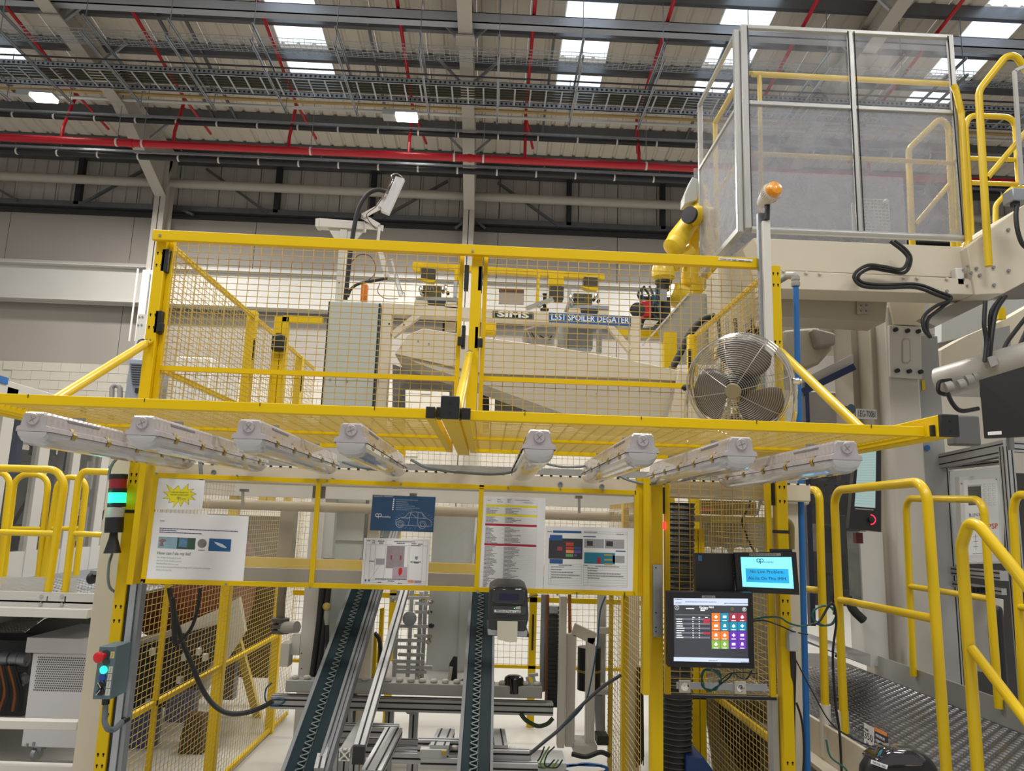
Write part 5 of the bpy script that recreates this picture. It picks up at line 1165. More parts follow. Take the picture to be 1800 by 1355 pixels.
plate('white_part', [(1135, 562), (1158, 564), (1150, 572), (1132, 574)], 5.7, .05, WHT, t); G().lathe(R_(1121, 546, 5.75), (-.3, -1, 0), [(.06, 0), (.06, .03), (0, .035)], 16).obj('suction_disc', BLK, t)
t = thing('robot_plinth', 'grey and cream robot plinth with triangular cheek', 'plinth', at(1210, 640, 5.6))
plate('cheek', [(1212, 516), (1254, 517), (1256, 640), (1180, 640), (1156, 580)], 5.55, .02, mat('plinth_grey', (.33, .32, .29), .5, 0, .06, 3), t); bar('edge_trim', (1210, 516), (1130, 607), 5.53, .012, WHT, t)
pbox('cream_box', 1252, 496, 1282, 548, 5.4, .3, CRM, t, bevel=.01); plate('cream_slope', [(1280, 500), (1340, 465), (1345, 560), (1282, 600)], 5.6, .3, OFF, t)
pbox('yellow_upright', 1168, 584, 1190, 660, 5.5, .1, YEL, t); pbox('dark_gap', 1290, 520, 1345, 610, 5.9, .1, DRK, t)
cable('robot_hose', [at(x, y, 5.2) for x, y in ((1256, 555), (1235, 562), (1212, 588), (1196, 620), (1180, 650))], .024, RUB, n=10, label='thick black hose sloping down left of the right side fence', cat='hose')
# pipework clutter seen through the right side fence
t = thing('valve_bank', 'bank of pale valves and black fittings behind the fan', 'valves', at(1295, 700, 4.9))
rnd = random.Random(12)
for k in range(34):
    p = at(1262+rnd.uniform(0, 95), 560+rnd.uniform(0, 190), 4.9+rnd.uniform(0, .2)); d = V((rnd.uniform(-1, 1), rnd.uniform(-.5, .5), rnd.uniform(-1, 1)))
    G().lathe(p, d, [(.018, 0), (.028, .01), (.028, .05), (.016, .06), (.016, .1)], 9).obj('valve', (BLK, GF, CRM, CLIP)[k % 4], t)
for k in range(6): G().tube(spline([at(1262+k*15, 560, 4.95), at(1270+k*14, 650, 4.9), at(1262+k*17, 745, 4.95)], 5), .012, 7).obj('riser_pipe', (BLK, GF)[k % 2], t)
# ================================================================ CONVEYORS AND TABLE
BELT = mat('belt_green_blue', (.004, .016, .022), .6, 0, .3, 8, spec=.12); SRL = mat('conveyor_side', (.20, .21, .22), .7, spec=.2); LACE = mat('belt_lacing', (.10, .13, .13), .5)
def conveyor(label, bl, br, tl, tr_, Yb_, Yt, off):
    A, B, C_, D = at(*bl, Yb_), at(*br, Yb_), at(*tr_, Yt), at(*tl, Yt); X0 = (A.x+D.x)/2; X1 = (B.x+C_.x)/2
    z0 = (A.z+B.z)/2; z1 = (C_.z+D.z)/2; sl = (z1-z0)/(Yt-Yb_); y0, y1 = Yb_-.25, Yt+1.0; Z = lambda y: z0+(y-Yb_)*sl
    print('conveyor', A, B, C_, D)
    t = thing('belt_conveyor', label, 'conveyor', ((X0+X1)/2, y0, Z(y0)-.1))
    def strip_(n, xa, xb, dz, th, m): return G().hexa([(xa, y0, Z(y0)+dz), (xb, y0, Z(y0)+dz), (xb, y1, Z(y1)+dz), (xa, y1, Z(y1)+dz), (xa, y0, Z(y0)+dz+th), (xb, y0, Z(y0)+dz+th), (xb, y1, Z(y1)+dz+th), (xa, y1, Z(y1)+dz+th)]).obj(n, m, t)
    strip_('belt', X0, X1, -.01, .01, BELT); strip_('side_rail', X0-.018, X0-.002, -.06, .065, SRL); strip_('side_rail', X1+.002, X1+.014, -.06, .065, SRL); (strip_('profile', X1+.018, X1+.05, -.08, .07, SRL) if off > .45 else None)
    strip_('bed', X0-.002, X1+.002, -.06, .045, DRK)
    if off > .45: strip_('groove', X1+.033, X1+.037, -.012, .004, HOLE)
    strip_('cleat_edge', X0+(X1-X0)*(off+.12), X0+(X1-X0)*(off+.16), .0, .004, DRK)
    g = G(); pts = []; y = y0; ph = 0
    while y < y1-.3:
        pts.append((X0+(X1-X0)*(off+.13*math.sin(ph)), y, Z(y)+.006)); y += .0045; ph += 2*math.pi*.0045/.036
    G().tube(pts, .0038, 4).obj('lacing', LACE, t)
    return t, X0, X1, Z
conveyor('dark belt conveyor climbing away from the viewer, left of the label printer', (496, 1355), (547, 1355), (619, 1045), (655, 1045), 3.35, 4.6, .48)
conveyor('dark belt conveyor climbing away behind the label printer', (806, 1355), (855, 1355), (834, 1045), (870, 1045), 3.35, 4.6, .42)
def profile(t, a, b, w=.04, h=.04, name='profile', up=(0, 0, 1), slots=True):
    G().beam(a, b, w, h, up).obj(name, ALU, t)
    a, b = V(a), V(b); d = (b-a).normalized(); u_ = V(up)
    if abs(d.dot(u_)) > .97: u_ = V((0, 1, 0))
    s_ = d.cross(u_).normalized(); n_ = s_.cross(d)
    if slots:
        g = G()
        for n, (off, wd) in ((n_, (h, w)), (-n_, (h, w)), (s_, (w, h)), (-s_, (w, h))):
            m_ = max(1, round(wd/.04)); sid = d.cross(n).normalized()
            for k in range(m_):
                o = n*(off/2)+sid*((k-(m_-1)/2)*wd/m_); g.beam(a+o, b+o, .008, .002, up=n)
        g.obj('slot', HOLE, t)
t = thing('inclined_rail', 'aluminium rail sloping up between the two conveyors', 'rail', at(630, 1330, 3.5))
profile(t, at(631, 1318, 3.42), at(713, 1035, 4.8), .045, .045)
G().cbox(at(631, 1326, 3.40), .05, .03, .07).obj('profile_end', DRK, t)
g = G(); p = at(606, 1326, 3.40)
for dx, dz, sx, sz in ((0, 0, .012, .012), (-.018, .018, .010, .010), (.018, .018, .010, .010), (-.018, -.018, .010, .010), (.018, -.018, .010, .010), (0, .021, .016, .004), (0, -.021, .016, .004), (.021, 0, .004, .016), (-.021, 0, .004, .016)): g.cbox(p+V((dx, 0, dz)), sx, .02, sz)
for s1 in (-1, 1):
    for s2 in (-1, 1): g.beam(p+V((0, 0, 0)), p+V((s1*.018, 0, s2*.018)), .005, .018, up=(0, 1, 0))
tag(g.obj('profile_offcut', mat('bright_alu', (.75, .74, .68), .3, .4)), 'bright sawn end of an aluminium profile, left of the inclined rail', 'profile end')
G().box((p.x-.022, p.y+.01, p.z-.022), (p.x+.022, p.y+.6, p.z+.022)).obj('profile_body', ALU, bpy.data.objects['profile_offcut'])
# long table of aluminium profile
YT_ = 4.25; zA = at(700, 1211, YT_).z; xa_, xb_ = at(502, 1205, YT_).x, at(953, 1228, YT_).x
t = thing('profile_table', 'aluminium profile table with white rollers crossing behind the conveyors', 'table', (0, YT_, 0))
G().box((xa_, YT_, zA-.03), (xb_, YT_+.10, zA+.03)).obj('roller_track', mat('track_grey', (.40, .40, .38), .4, .3), t, bevel=.004)
x0_ = at(478, 1222, YT_-.02).x; x1_ = at(972, 1246, YT_-.02).x
profile(t, (x0_, YT_-.0, zA-.075), (x1_, YT_-.0, zA-.075), .08, .06, 'table_beam')
ROLL = mat('roller_white', (.62, .60, .54), .5); x = xa_+.04; base = None
while x < xb_:
    G().lathe((x, YT_+.04, zA+.03), (0, 0, 1), [(.016, 0), (.02, .004), (.02, .012), (.014, .018), (0, .019)], 10).obj('roller', ROLL, t); x += .0615
for px in (565, 612, 685, 728): X = at(px, 1250, YT_).x; profile(t, (X, YT_, 0), (X, YT_, zA-.1), .045, .045, 'leg')
for px in (718,): X = at(px, 1250, YT_).x; plate('gusset', [(px-12, 1244), (px+22, 1246), (px+10, 1256), (px-2, 1255)], YT_-.03, .01, ALU, t)
X2 = at(985, 1250, YT_).x; 
t = thing('floor_framework', 'low aluminium profile frame near the floor under the conveyors', 'frame', (0, 3.9, 0))
YL_ = 3.95
def hb(y600, px0, px1, Y, w=.045, h=.045):
    a, b = at(px0, y600, Y), at(px1, y600+.027*(px1-px0), Y); z = (a.z+b.z)/2; profile(t, (a.x, Y, z), (b.x, Y, z), w, h, 'cross_member')
hb(1281, 585, 700, 4.0, .08); hb(1304, 560, 800, 4.1); hb(1318, 590, 800, 3.95); hb(1330, 690, 810, 3.8); hb(1310, 735, 815, 3.7, .05, .06); hb(1339, 740, 815, 3.6); hb(1328, 862, 930, 3.6, .05, .06); hb(1348, 862, 945, 3.55)
profile(t, at(652, 1362, 3.45), at(692, 1286, 3.95), .085, .04, 'slide_rail'); profile(t, at(772, 1318, 3.6), at(784, 1288, 4.0), .085, .04, 'slide_rail'); profile(t, at(876, 1318, 3.6), at(872, 1288, 4.0), .085, .04, 'slide_rail')
for px in (588, 626, 728): X = at(px, 1300, 3.85).x; profile(t, (X, 3.85, 0), (X, 3.85, .55), .045, .045, 'leg')
for px, py in ((760, 1314), (778, 1315), (800, 1316), (885, 1318), (900, 1319)): G().lathe(at(px, py, 3.68), (0, 0, 1), [(.016, 0), (.02, .004), (.02, .012), (.014, .018), (0, .019)], 10).obj('roller', ROLL, t)
pbox('valve_block', 738, 1318, 785, 1334, 3.58, .05, mat('valve_grey', (.4, .4, .38), .5), t); pbox('brass_part', 776, 1320, 784, 1327, 3.57, .02, CLIP, t)
for px in (545, 565): 
    pass
profile(t, at(560, 1362, 3.35), at(574, 1300, 3.6), .04, .06, 'short_post')
# columns, cabinets at the back of the opening
t = thing('white_column', 'white steel column left of the first conveyor', 'column', at(540, 1190, 4.7))
a, b = at(530, 1100, 4.8), at(556, 1100, 4.8); G().box((a.x, 4.8, 0), (b.x, 4.9, at(560, 848, 4.8).z)).obj('column_body', OFF, t, bevel=.004)
for py in (1148, 1175): G().lathe(at(530, py, 4.8), (0, -1, 0), [(.004, 0), (.004, .001)], 8).obj('hole', HOLE, t)
cx_ = b.x; G().box((cx_, 4.82, at(556, 1075, 4.8).z), (cx_+.06, 4.9, at(570, 848, 4.8).z)).obj('cable_duct', LGY, t)
for X_, lb in ((at(552, 1150, 4.78), 'left'), (at(562, 1150, 4.78), 'right')):
    cable('drop_hose', [V((X_.x+.03, 4.78, at(560, 1040, 4.78).z+.2)), V((X_.x+.015, 4.78, at(560, 1100, 4.78).z)), V((X_.x+.0, 4.78, at(550, 1180, 4.78).z)), V((X_.x-.01, 4.78, at(545, 1200, 4.78).z))], .018, RUB, n=10, label='black hose dropping beside the white column, %s of the pair' % lb, cat='hose')
t = thing('pipe_stub', 'yellow handled hose coupling right of the white column', 'coupling', at(575, 1140, 4.75))
G().lathe(at(574, 1066, 4.75), (.3, -1, 0), [(.022, -.02), (.024, 0), (.018, .018), (0, .022)], 14).obj('yellow_knob', mat('knob_yellow', (.50, .36, .10), .4), t)
G().tube([at(574, 1072, 4.75), at(575, 1085, 4.75), at(575, 1098, 4.75)], [.014, .02, .014], 10).obj('coupling_body', GF, t); G().tube([at(575, 1098, 4.75), at(575, 1125, 4.75), at(577, 1155, 4.75)], .012, 8).obj('hose_tail', RUB, t)
t = thing('back_cabinet', 'pale machine cabinet standing behind the two conveyors', 'cabinet', at(790, 1183, 5.6))
a, b = at(752, 1100, 5.6), at(832, 1100, 5.6); za_, zb__ = at(790, 902, 5.6).z, at(790, 1182, 5.6).z
G().box((a.x, 5.6, zb__), (b.x, 5.9, za_)).obj('body', LGY, t, bevel=.004); G().box((a.x-.02, 5.58, zb__-.04), (b.x, 5.9, zb__)).obj('dark_plinth', BLK, t)
G().box((b.x-.10, 5.585, zb__), (b.x-.005, 5.6, za_)).obj('side_panel', LGY, t)
G().box((at(590, 1100, 5.3).x, 5.3, .1), (at(625, 1100, 5.3).x, 5.5, at(600, 968, 5.3).z)).obj('x', LGY, (tb := thing('grey_box', 'pale grey box cabinet just right of the white column', 'cabinet', at(605, 1190, 5.3))))
tb.children[0].name = 'box_body'
G().box((a.x-.6, 5.2, at(760, 1200, 5.2).z-.03), (b.x+.1, 5.9, at(760, 1200, 5.2).z)).obj('bench_top', mat('bench_stained', (.30, .29, .27), .6, 0, .3, 6), thing('back_bench', 'stained grey bench top in front of the pale cabinet', 'bench', at(750, 1200, 5.3)))
# gripper tree
t = thing('gripper_frame', 'small aluminium tooling frame with clamps between rail and cabinet', 'tooling frame', at(725, 1195, 5.1))
for px in (698, 722, 741, 748):
    a, b = at(px, 1040, 5.1), at(px-5, 1195, 5.1); profile(t, (a.x, 5.1+.05*(px % 3), b.z), (a.x, 5.1+.05*(px % 3), a.z), .025, .025, 'upright', slots=False)
for py, x0, x1 in ((1050, 685, 755), (1060, 730, 758), (1075, 730, 758), (1100, 690, 752), (1117, 728, 758), (1125, 695, 745), (1137, 695, 735), (1150, 700, 745), (1162, 690, 745), (1172, 690, 760), (1180, 695, 750)):
    a, b = at(x0, py, 5.06), at(x1, py+1, 5.06); profile(t, a, b, .02, .02, 'cross_bar', slots=False)
for px, py in ((754, 1076), (754, 1119), (752, 1128), (744, 1055), (757, 1100), (736, 1190), (690, 1055), (756, 1058)): G().lathe(at(px, py, 5.0), (.4, -1, .2), [(.016, 0), (.016, .03), (.008, .05)], 8).obj('clamp', BLK if px % 2 else CHR, t)
G().lathe(at(720, 1087, 5.04), (0, -1, 0), [(.045, 0), (.045, .01), (.04, .012), (0, .012)], 22).obj('round_plate', STEEL, t)
plate('dark_bracket', [(786, 1210), (790, 1166), (797, 1154), (804, 1155), (803, 1210)], 4.6, .02, BLK, (t2 := thing('black_bracket', 'black upright bracket with a pale strip standing on the bench', 'bracket', at(795, 1210, 4.6)))); bar('pale_strip', (788, 1208), (793, 1172), 4.58, .02, mat('pale_strip', (.5, .5, .42), .5), t2)
plate('blue_wedge', [(804, 1210), (806, 1200), (816, 1194), (816, 1210)], 4.6, .05, mat('blue_plastic', (.01, .08, .28), .4), t2)
t = thing('yellow_riser', 'narrow yellow riser with black hose behind the inclined rail', 'riser', at(665, 1190, 5.3))
plate('riser_plate', [(655, 1118), (662, 1118), (660, 1188), (652, 1190)], 5.3, .05, YEL, t); plate('riser_plate', [(668, 1070), (675, 1068), (670, 1165), (662, 1165)], 5.4, .05, YEL, t)
G().tube(spline([at(x, y, 5.25) for x, y in ((658, 1112), (667, 1125), (668, 1160), (660, 1195))], 6), .014, 8).obj('riser_hose', RUB, t)
t = thing('air_unit', 'black domed air unit standing on the table right of the second conveyor', 'air unit', at(903, 1217, 4.3))
G().lathe(at(903, 1216, 4.3), (0, 0, 1), [(.055, 0), (.055, .05), (.05, .075), (.035, .085), (0, .087)], 16).obj('dome', mat('gloss_black', (.01, .01, .012), .1), t)
pbox('base_block', 922, 1203, 938, 1218, 4.28, .06, LGY, t)
for a, b in (((926, 1190), (934, 1215)), ((936, 1186), (945, 1214)), ((929, 1187), (946, 1185)), ((948, 1200), (950, 1216))): bar('lever', a, b, 4.3, .016, ALU, t)
# cable chain, white posts
t = thing('cable_chain', 'black cable chain with copper tube hanging right of the table', 'cable chain', at(972, 1240, 4.4))
for k in range(24):
    p = at(973-k*.12, 1068+k*7.4, 4.4); G().cbox(p, .058, .05, .019).obj('chain_link', BLK, t, bevel=.002)
COP = mat('copper_tube', (.32, .11, .035), .35, .5)
G().rod(at(963, 1045, 4.45), at(960, 1235, 4.45), .009, 8).obj('copper_tube', COP, t); G().rod(at(956, 1045, 4.5), at(953, 1215, 4.5), .016, 8).obj('dark_tube', STEEL, t); pbox('chain_head', 966, 1066, 981, 1078, 4.36, .05, STEEL, t)
t = thing('white_stand', 'white welded stand with bent frame and black tank, right of the cable chain', 'stand', at(1020, 1325, 4.3))
def vpost(n, x0, x1, y0, y1, Y, dy, m, bev=.003):
    a, b = at(x0, y0, Y), at(x1, y0, Y); z1_ = at(x0, y1, Y).z; G().box((a.x, Y, z1_), (b.x, Y+dy, a.z)).obj(n, m, t, bevel=bev)
vpost('post', 985, 997, 1048, 1315, 4.2, .06, OFF); vpost('wide_post', 997, 1013, 1115, 1313, 4.25, .06, OFF); vpost('bent_leg', 1032, 1047, 1120, 1312, 4.25, .06, OFF)
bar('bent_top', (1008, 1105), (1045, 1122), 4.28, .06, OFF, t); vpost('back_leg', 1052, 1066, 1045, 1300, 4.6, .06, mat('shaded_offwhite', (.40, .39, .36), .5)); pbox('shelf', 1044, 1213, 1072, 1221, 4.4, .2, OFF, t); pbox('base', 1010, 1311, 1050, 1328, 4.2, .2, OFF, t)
bar('gusset_leg', (1050, 1222), (1056, 1292), 4.5, .05, STEEL, t); pbox('cross_arm', 1052, 1104, 1075, 1114, 4.5, .05, OFF, t)
G().rod(at(1035, 1212, 4.45), at(1036, 1137, 4.45), .066, 18, True).obj('black_tank', BLK, t); G().rod(at(1035, 1180, 4.45), at(1035, 1176, 4.45), .068, 18, True).obj('tank_band', CLIP, t)
G().rod(at(1001, 1045, 4.4), at(1002, 1115, 4.4), .010, 8).obj('copper_riser', COP, t)
cable('hanging_cable', [at(x, y, 3.7) for x, y in ((1092, 1186), (1062, 1205), (1035, 1228), (1010, 1252), (985, 1280), (955, 1305), (930, 1326))], .008, GRYC, n=8, label='thick grey cable sagging from the right screen down to the floor frame', cat='cable')
cable('blue_cable', [at(x, y, 3.72) for x, y in ((1064, 1048), (1055, 1075), (1050, 1130), (1040, 1190), (1028, 1235), (1000, 1268), (960, 1300), (938, 1322))], .004, mat('blue_cable', (.01, .08, .18), .4), label='thin blue cable hanging in front of the white stand', cat='cable')
cable('under_table_cable', [at(x, y, 4.2) for x, y in ((915, 1254), (925, 1266), (945, 1276), (962, 1272), (972, 1262))], .011, mat('dark_green_cable', (.03, .05, .02), .5), label='dark green cable drooping under the right end of the table', cat='cable')
GW = mat('green_wire', (.10, .22, .03), .5)
for k in range(3):
    cable('earth_wire', [at(x, y, 3.7) for x, y in ((957+k*9, 1312), (950+k*6, 1330-k*2), (942+k*8, 1345), (960+k*9, 1349), (975+k*7, 1335))], .0035, GW if k % 2 else BLK, group='loose wires on the floor box', label='%s loose wire curling over the white floor box' % ('left black', 'middle green', 'right black')[k], cat='wire')
pts = [at(1028+40*math.cos(a_*.55), 1352+9*math.sin(a_*.55)+random.uniform(-2, 2), 3.8) for a_ in range(34)]
cable('blue_hose_coil', pts, .006, mat('blue_tube', (.01, .10, .35), .35), k=4, label='coiled blue air hose at the bottom edge, in front of the white stand', cat='hose')
t = thing('floor_box', 'pale box on the floor under the loose wires', 'box', at(965, 1360, 3.7)); pbox('box_body', 934, 1341, 995, 1400, 3.72, .2, LGY, t)
cable('floor_cables', [at(x, y, 4.0) for x, y in ((1005, 1325), (1030, 1330), (1055, 1322), (1072, 1328))], .012, RUB, label='dark cables lying behind the blue hose coil', cat='cable')
pbox('junction', 1050, 1294, 1070, 1310, 4.1, .1, BLK, thing('black_clutter', 'small black connector cluster at the foot of the white stand', 'connectors', at(1060, 1310, 4.1)))
# duct, brush, bin on the right
YH = 4.05
t = thing('ribbed_duct', 'thick black ribbed extraction duct behind the monitors', 'duct', at(1190, 1355, YH))
c0, c1 = at(1188, 1400, YH), at(1196, 880, YH); R0 = .078; n = int((c1-c0).length/.0135); g = G(); pts = []; rs = []
for i in range(n): pts.append(c0.lerp(c1, i/n)); rs.append(R0 if i % 2 else R0-.006)
G().tube(pts, rs, 20).obj('duct_wall', BLK, t)
for i in range(1, n, 2): G().tube([pts[i]+V((math.cos(a_)*R0*1.01, math.sin(a_)*R0*1.01, 0)) for a_ in [6.283*q/18 for q in range(18)]], .0014, 4, closed=True).obj('duct_rib', mat('duct_rib_grey', (.16, .16, .17), .5), t)
t = thing('brush_strip', 'black brush strip hanging on the inner mesh screen', 'brush', at(1124, 1325, 3.6))
g = G(); rnd = random.Random(9)
for k in range(60): a_ = at(1118+rnd.uniform(0, 12), 1172+rnd.uniform(0, 10), 3.62+rnd.uniform(0, .05)); g.rod(a_, a_+V((rnd.uniform(-.005, .005), 0, -.38-rnd.uniform(0, .03))), .003, 4)
g.obj('bristles', RUB, t, kind='stuff')
t = thing('blue_bin', 'blue plastic bin at the bottom right of the ribbed duct', 'bin', at(1232, 1400, 4.0))
plate('bin_front', [(1206, 1328), (1236, 1329), (1262, 1366), (1262, 1420), (1206, 1420)], 3.95, .3, mat('bin_blue', (.01, .05, .20), .4), t, bevel=.01)
t = thing('inner_post', 'yellow post right of the ribbed duct, under the monitors', 'post', at(1225, 1328, 4.6))
a, b = at(1217, 1280, 4.6), at(1230, 1280, 4.6); G().box((a.x, 4.6, 0), (b.x, 4.66, at(1225, 930, 4.6).z)).obj('post_tube', YEL, t); G().box((b.x+.005, 4.6, 0), (b.x+.04, 4.65, at(1225, 930, 4.6).z)).obj('door_stile', YEL, t)
t = thing('grey_channel_post', 'grey aluminium channel beside the right guard post', 'channel', (xR-.03, 3.5, 0)); G().box((xR-.032, 3.5, 0), (xR-.006, 3.56, qz0)).obj('channel_body', ALU, t)
# cream machine parts behind the right panel
t = thing('cream_machine', 'cream machine casting with white domes behind the monitors', 'machine', at(1290, 1000, 4.9))
plate('casting', [(1210, 905), (1365, 910), (1370, 1200), (1235, 1215)], 5.2, .1, mat('machine_cream_dark', (.22, .20, .16), .6, 0, .15, 4), t)
pbox('tan_pipe_run', 1172, 908, 1362, 918, 4.5, .06, mat('tan_dull', (.22, .17, .06), .5), t)
for px, py in ((1245, 970), (1268, 965), (1302, 968), (1322, 970)): G().lathe(at(px, 1010, 4.8), (0, 0, 1), [(.05, -.1), (.05, .12), (.035, .16), (0, .17)], 14).obj('white_dome', OFF, t)
pbox('dark_cavity', 1230, 880, 1330, 905, 5.0, .1, mat('cavity_brown', (.12, .08, .03), .7), t); pbox('red_element', 1233, 893, 1255, 897, 4.95, .02, PRED, t)
plate('splash_sheet', [(1236, 1215), (1365, 1222), (1362, 1360), (1255, 1360)], 5.0, .02, mat('dirty_sheet', (.27, .25, .19), .6, 0, .4, 5), t); plate('dark_blob', [(1262, 1228), (1285, 1240), (1310, 1290), (1350, 1300), (1352, 1350), (1300, 1352), (1270, 1290)], 4.98, .02, mat('blob_black', (.03, .025, .02), .5), t)  # pale mottled sheet with a flat black patch in front
cable('rear_cable', [at(x, y, 3.9) for x, y in ((1321, 838), (1322, 865), (1316, 890), (1308, 905), (1305, 920), (1318, 955), (1330, 975))], .006, RUB, label='black cable hanging behind the mesh above the alert display', cat='cable')
cable('rear_cable', [at(x, y, 3.85) for x, y in ((1304, 845), (1316, 858), (1332, 856), (1340, 845))], .005, CND, label='short grey cable loop at the top of the right mesh panel', cat='cable')
cable('rear_cable', [at(x, y, 3.9) for x, y in ((1345, 838), (1340, 865), (1334, 892), (1330, 905))], .007, CND, label='grey cable hanging beside the right stile of the monitor panel', cat='cable')
# seen through the board
t = thing('inner_beam', 'brown cream pipe beam crossing behind the acrylic board', 'beam', at(740, 900, 4.4))
z_ = at(700, 896, 4.4).z; G().rod((at(300, 880, 4.4).x, 4.4, z_), (at(1125, 900, 4.4).x, 4.4, z_), .028, 14).obj('tube', mat('brown_cream', (.34, .27, .17), .45), t)
z_ = at(700, 999, 4.3).z; tag(G().box((at(420, 989, 4.3).x, 4.3, z_-.035), (at(1120, 1000, 4.3).x, 4.36, z_+.035)).obj('yellow_beam', YEL), 'yellow beam crossing low behind the acrylic board', 'beam')
z_ = at(700, 1021, 4.1).z; tag(G().box((at(260, 1010, 4.1).x, 4.1, z_-.03), (at(1110, 1030, 4.1).x, 4.14, z_+.045)).obj('grey_rail', mat('dull_rail', (.25, .23, .19), .5)), 'grey rail just above the bottom edge of the acrylic board, behind it', 'rail')
z_ = at(700, 872, 4.8).z; tag(G().box((at(350, 860, 4.8).x, 4.8, z_-.03), (at(1120, 880, 4.8).x, 4.9, z_+.05)).obj('upper_rail', OFF), 'pale rail crossing high behind the acrylic board', 'rail')
t = thing('brown_column', 'brown cream column behind the left acrylic pane', 'column', at(500, 990, 4.5)); pbox('column_body', 489, 890, 513, 1010, 4.5, .1, mat('brown_column', (.27, .22, .15), .5), t)
for px, py in ((427, 860), (726, 868), (1018, 872)):
    t = thing('tray_hook', 'small dark pipe clamp behind the board top at the %s pane' % ({427: 'left', 726: 'middle', 1018: 'right'}[px]), 'clamp', at(px, py+20, 4.2)); pbox('clamp_head', px-6, py-1, px+6, py+4, 4.2, .05, BLK, t); G().rod(at(px, py+4, 4.22), at(px, py+30, 4.22), .008, 8).obj('stem', STEEL, t)
# left: cables and valve behind the lower left mesh
for k, Q in enumerate((((297, 1033), (303, 1062), (318, 1120), (338, 1170), (355, 1210), (375, 1238), (400, 1253), (430, 1253), (460, 1243), (480, 1232)), ((352, 1033), (348, 1065), (338, 1100), (322, 1122), (308, 1135)), ((303, 1050), (306, 1090), (307, 1130)))):
    cable('cell_cable', [at(x, y, 3.75-.1*k) for x, y in Q], (.0115, .008, .012)[k], BLK, n=8, label=('thick black cable sagging across the lower left opening', 'black cable curving down left behind the board corner', 'short black cable hanging at the lower left')[k], cat='cable')
cable('cell_cable', [at(x, y, 4.2) for x, y in ((478, 1200), (468, 1210), (466, 1228), (474, 1238), (492, 1238), (500, 1232), (490, 1228), (474, 1230))], .004, mat('blue_cable', (.01, .08, .18), .4), label='small dark blue cable loop at the left end of the table', cat='cable')
t = thing('pipe_valve', 'grey pipe with a flanged valve and two pale boxes on the left fence post', 'valve', at(500, 1190, 4.9))
G().tube([at(497, 1030, 4.9), at(494, 1060, 4.9), at(492, 1100, 4.9)], .026, 12).obj('riser', mat('dirty_pipe', (.20, .17, .12), .6, 0, .3, 20), t)
for Z_, r_ in ((1090, .055), (1100, .062), (1110, .055)): G().lathe(at(493, Z_, 4.88), (0, 0, 1), [(r_, -.01), (r_, .012)], 14).obj('flange', mat('valve_grime', (.10, .095, .085), .6), t)
G().rod(at(495, 1103, 4.86), at(522, 1102, 4.8), .035, 12, True).obj('branch', GF, t)
pbox('pale_box', 492, 1131, 508, 1172, 4.75, .1, WHT, t, bevel=.004); pbox('pale_box', 511, 1117, 527, 1152, 4.8, .1, WHT, t, bevel=.004)
# machine beyond the left fence
t = thing('dark_machine', 'machine with a brown red drum and black fittings beyond the left side fence', 'machine', at(330, 1200, 5.6))
BRR = mat('drum_red_brown', (.14, .03, .015), .5, 0, .2, 6)
G().lathe(at(300, 1030, 6.3), (1, 0, 0), [(.36, -.12), (.38, -.1), (.38, .55), (.36, .57), (0, .58)], 28).obj('drum', BRR, t)
plate('white_casting', [(210, 1130), (290, 1110), (385, 1070), (420, 1050), (430, 1110), (350, 1230), (215, 1250)], 5.85, .06, OFF, t)
plate('black_body', [(216, 1170), (250, 1132), (380, 1098), (392, 1130), (340, 1210), (300, 1240), (216, 1262)], 5.80, .04, DRK, t)
pbox('blue_box', 215, 1250, 272, 1320, 5.7, .1, mat('navy_box', (.05, .07, .16), .5), t); pbox('blue_box', 290, 1215, 340, 1270, 5.72, .1, mat('navy_box', (.05, .07, .16), .5), t)
plate('dark_funnel', [(330, 1255), (358, 1258), (352, 1360), (310, 1340), (318, 1290)], 5.6, .1, mat('funnel_brown', (.05, .03, .02), .5), t)
for x, y, m_ in ((262, 1140, WHT), (275, 1150, BLU), (344, 1140, OFF), (310, 1190, OFF), (255, 1230, LGY), (355, 1150, OFF), (318, 1150, LGY)): pbox('fitting', x, y, x+7, y+12, 5.74, .05, m_, t)
tag(bar('leaning_pole', (407, 1086), (472, 1330), 6.6, .06, mat('faded_yellow', (.50, .38, .10), .5), None), 'faded yellow pole leaning beyond the left side fence', 'pole')
pbox('dark_screen', 350, 905, 482, 1190, 6.9, .1, mat('rack_reflection_brown', (.10, .075, .045), .6, 0, .5, 3), thing('dark_rack', 'dark brown rack beyond the left side fence, its top imitating a pane reflection', 'rack', at(455, 1190, 6.9)))  # rack carried upward; its brown top stands for the reflection in the left pane
pbox('blue_cart', 380, 1160, 412, 1230, 6.8, .1, mat('slate_blue', (.10, .12, .17), .5), thing('slate_cart', 'slate grey slanted cart beyond the left side fence', 'cart', at(396, 1230, 6.8)))
pbox('hood', 284, 626, 350, 1090, 9.0, 1.0, OFF, thing('far_hood', 'pale machine hood behind the upper left mesh', 'hood', at(330, 716, 9)), bevel=.02)
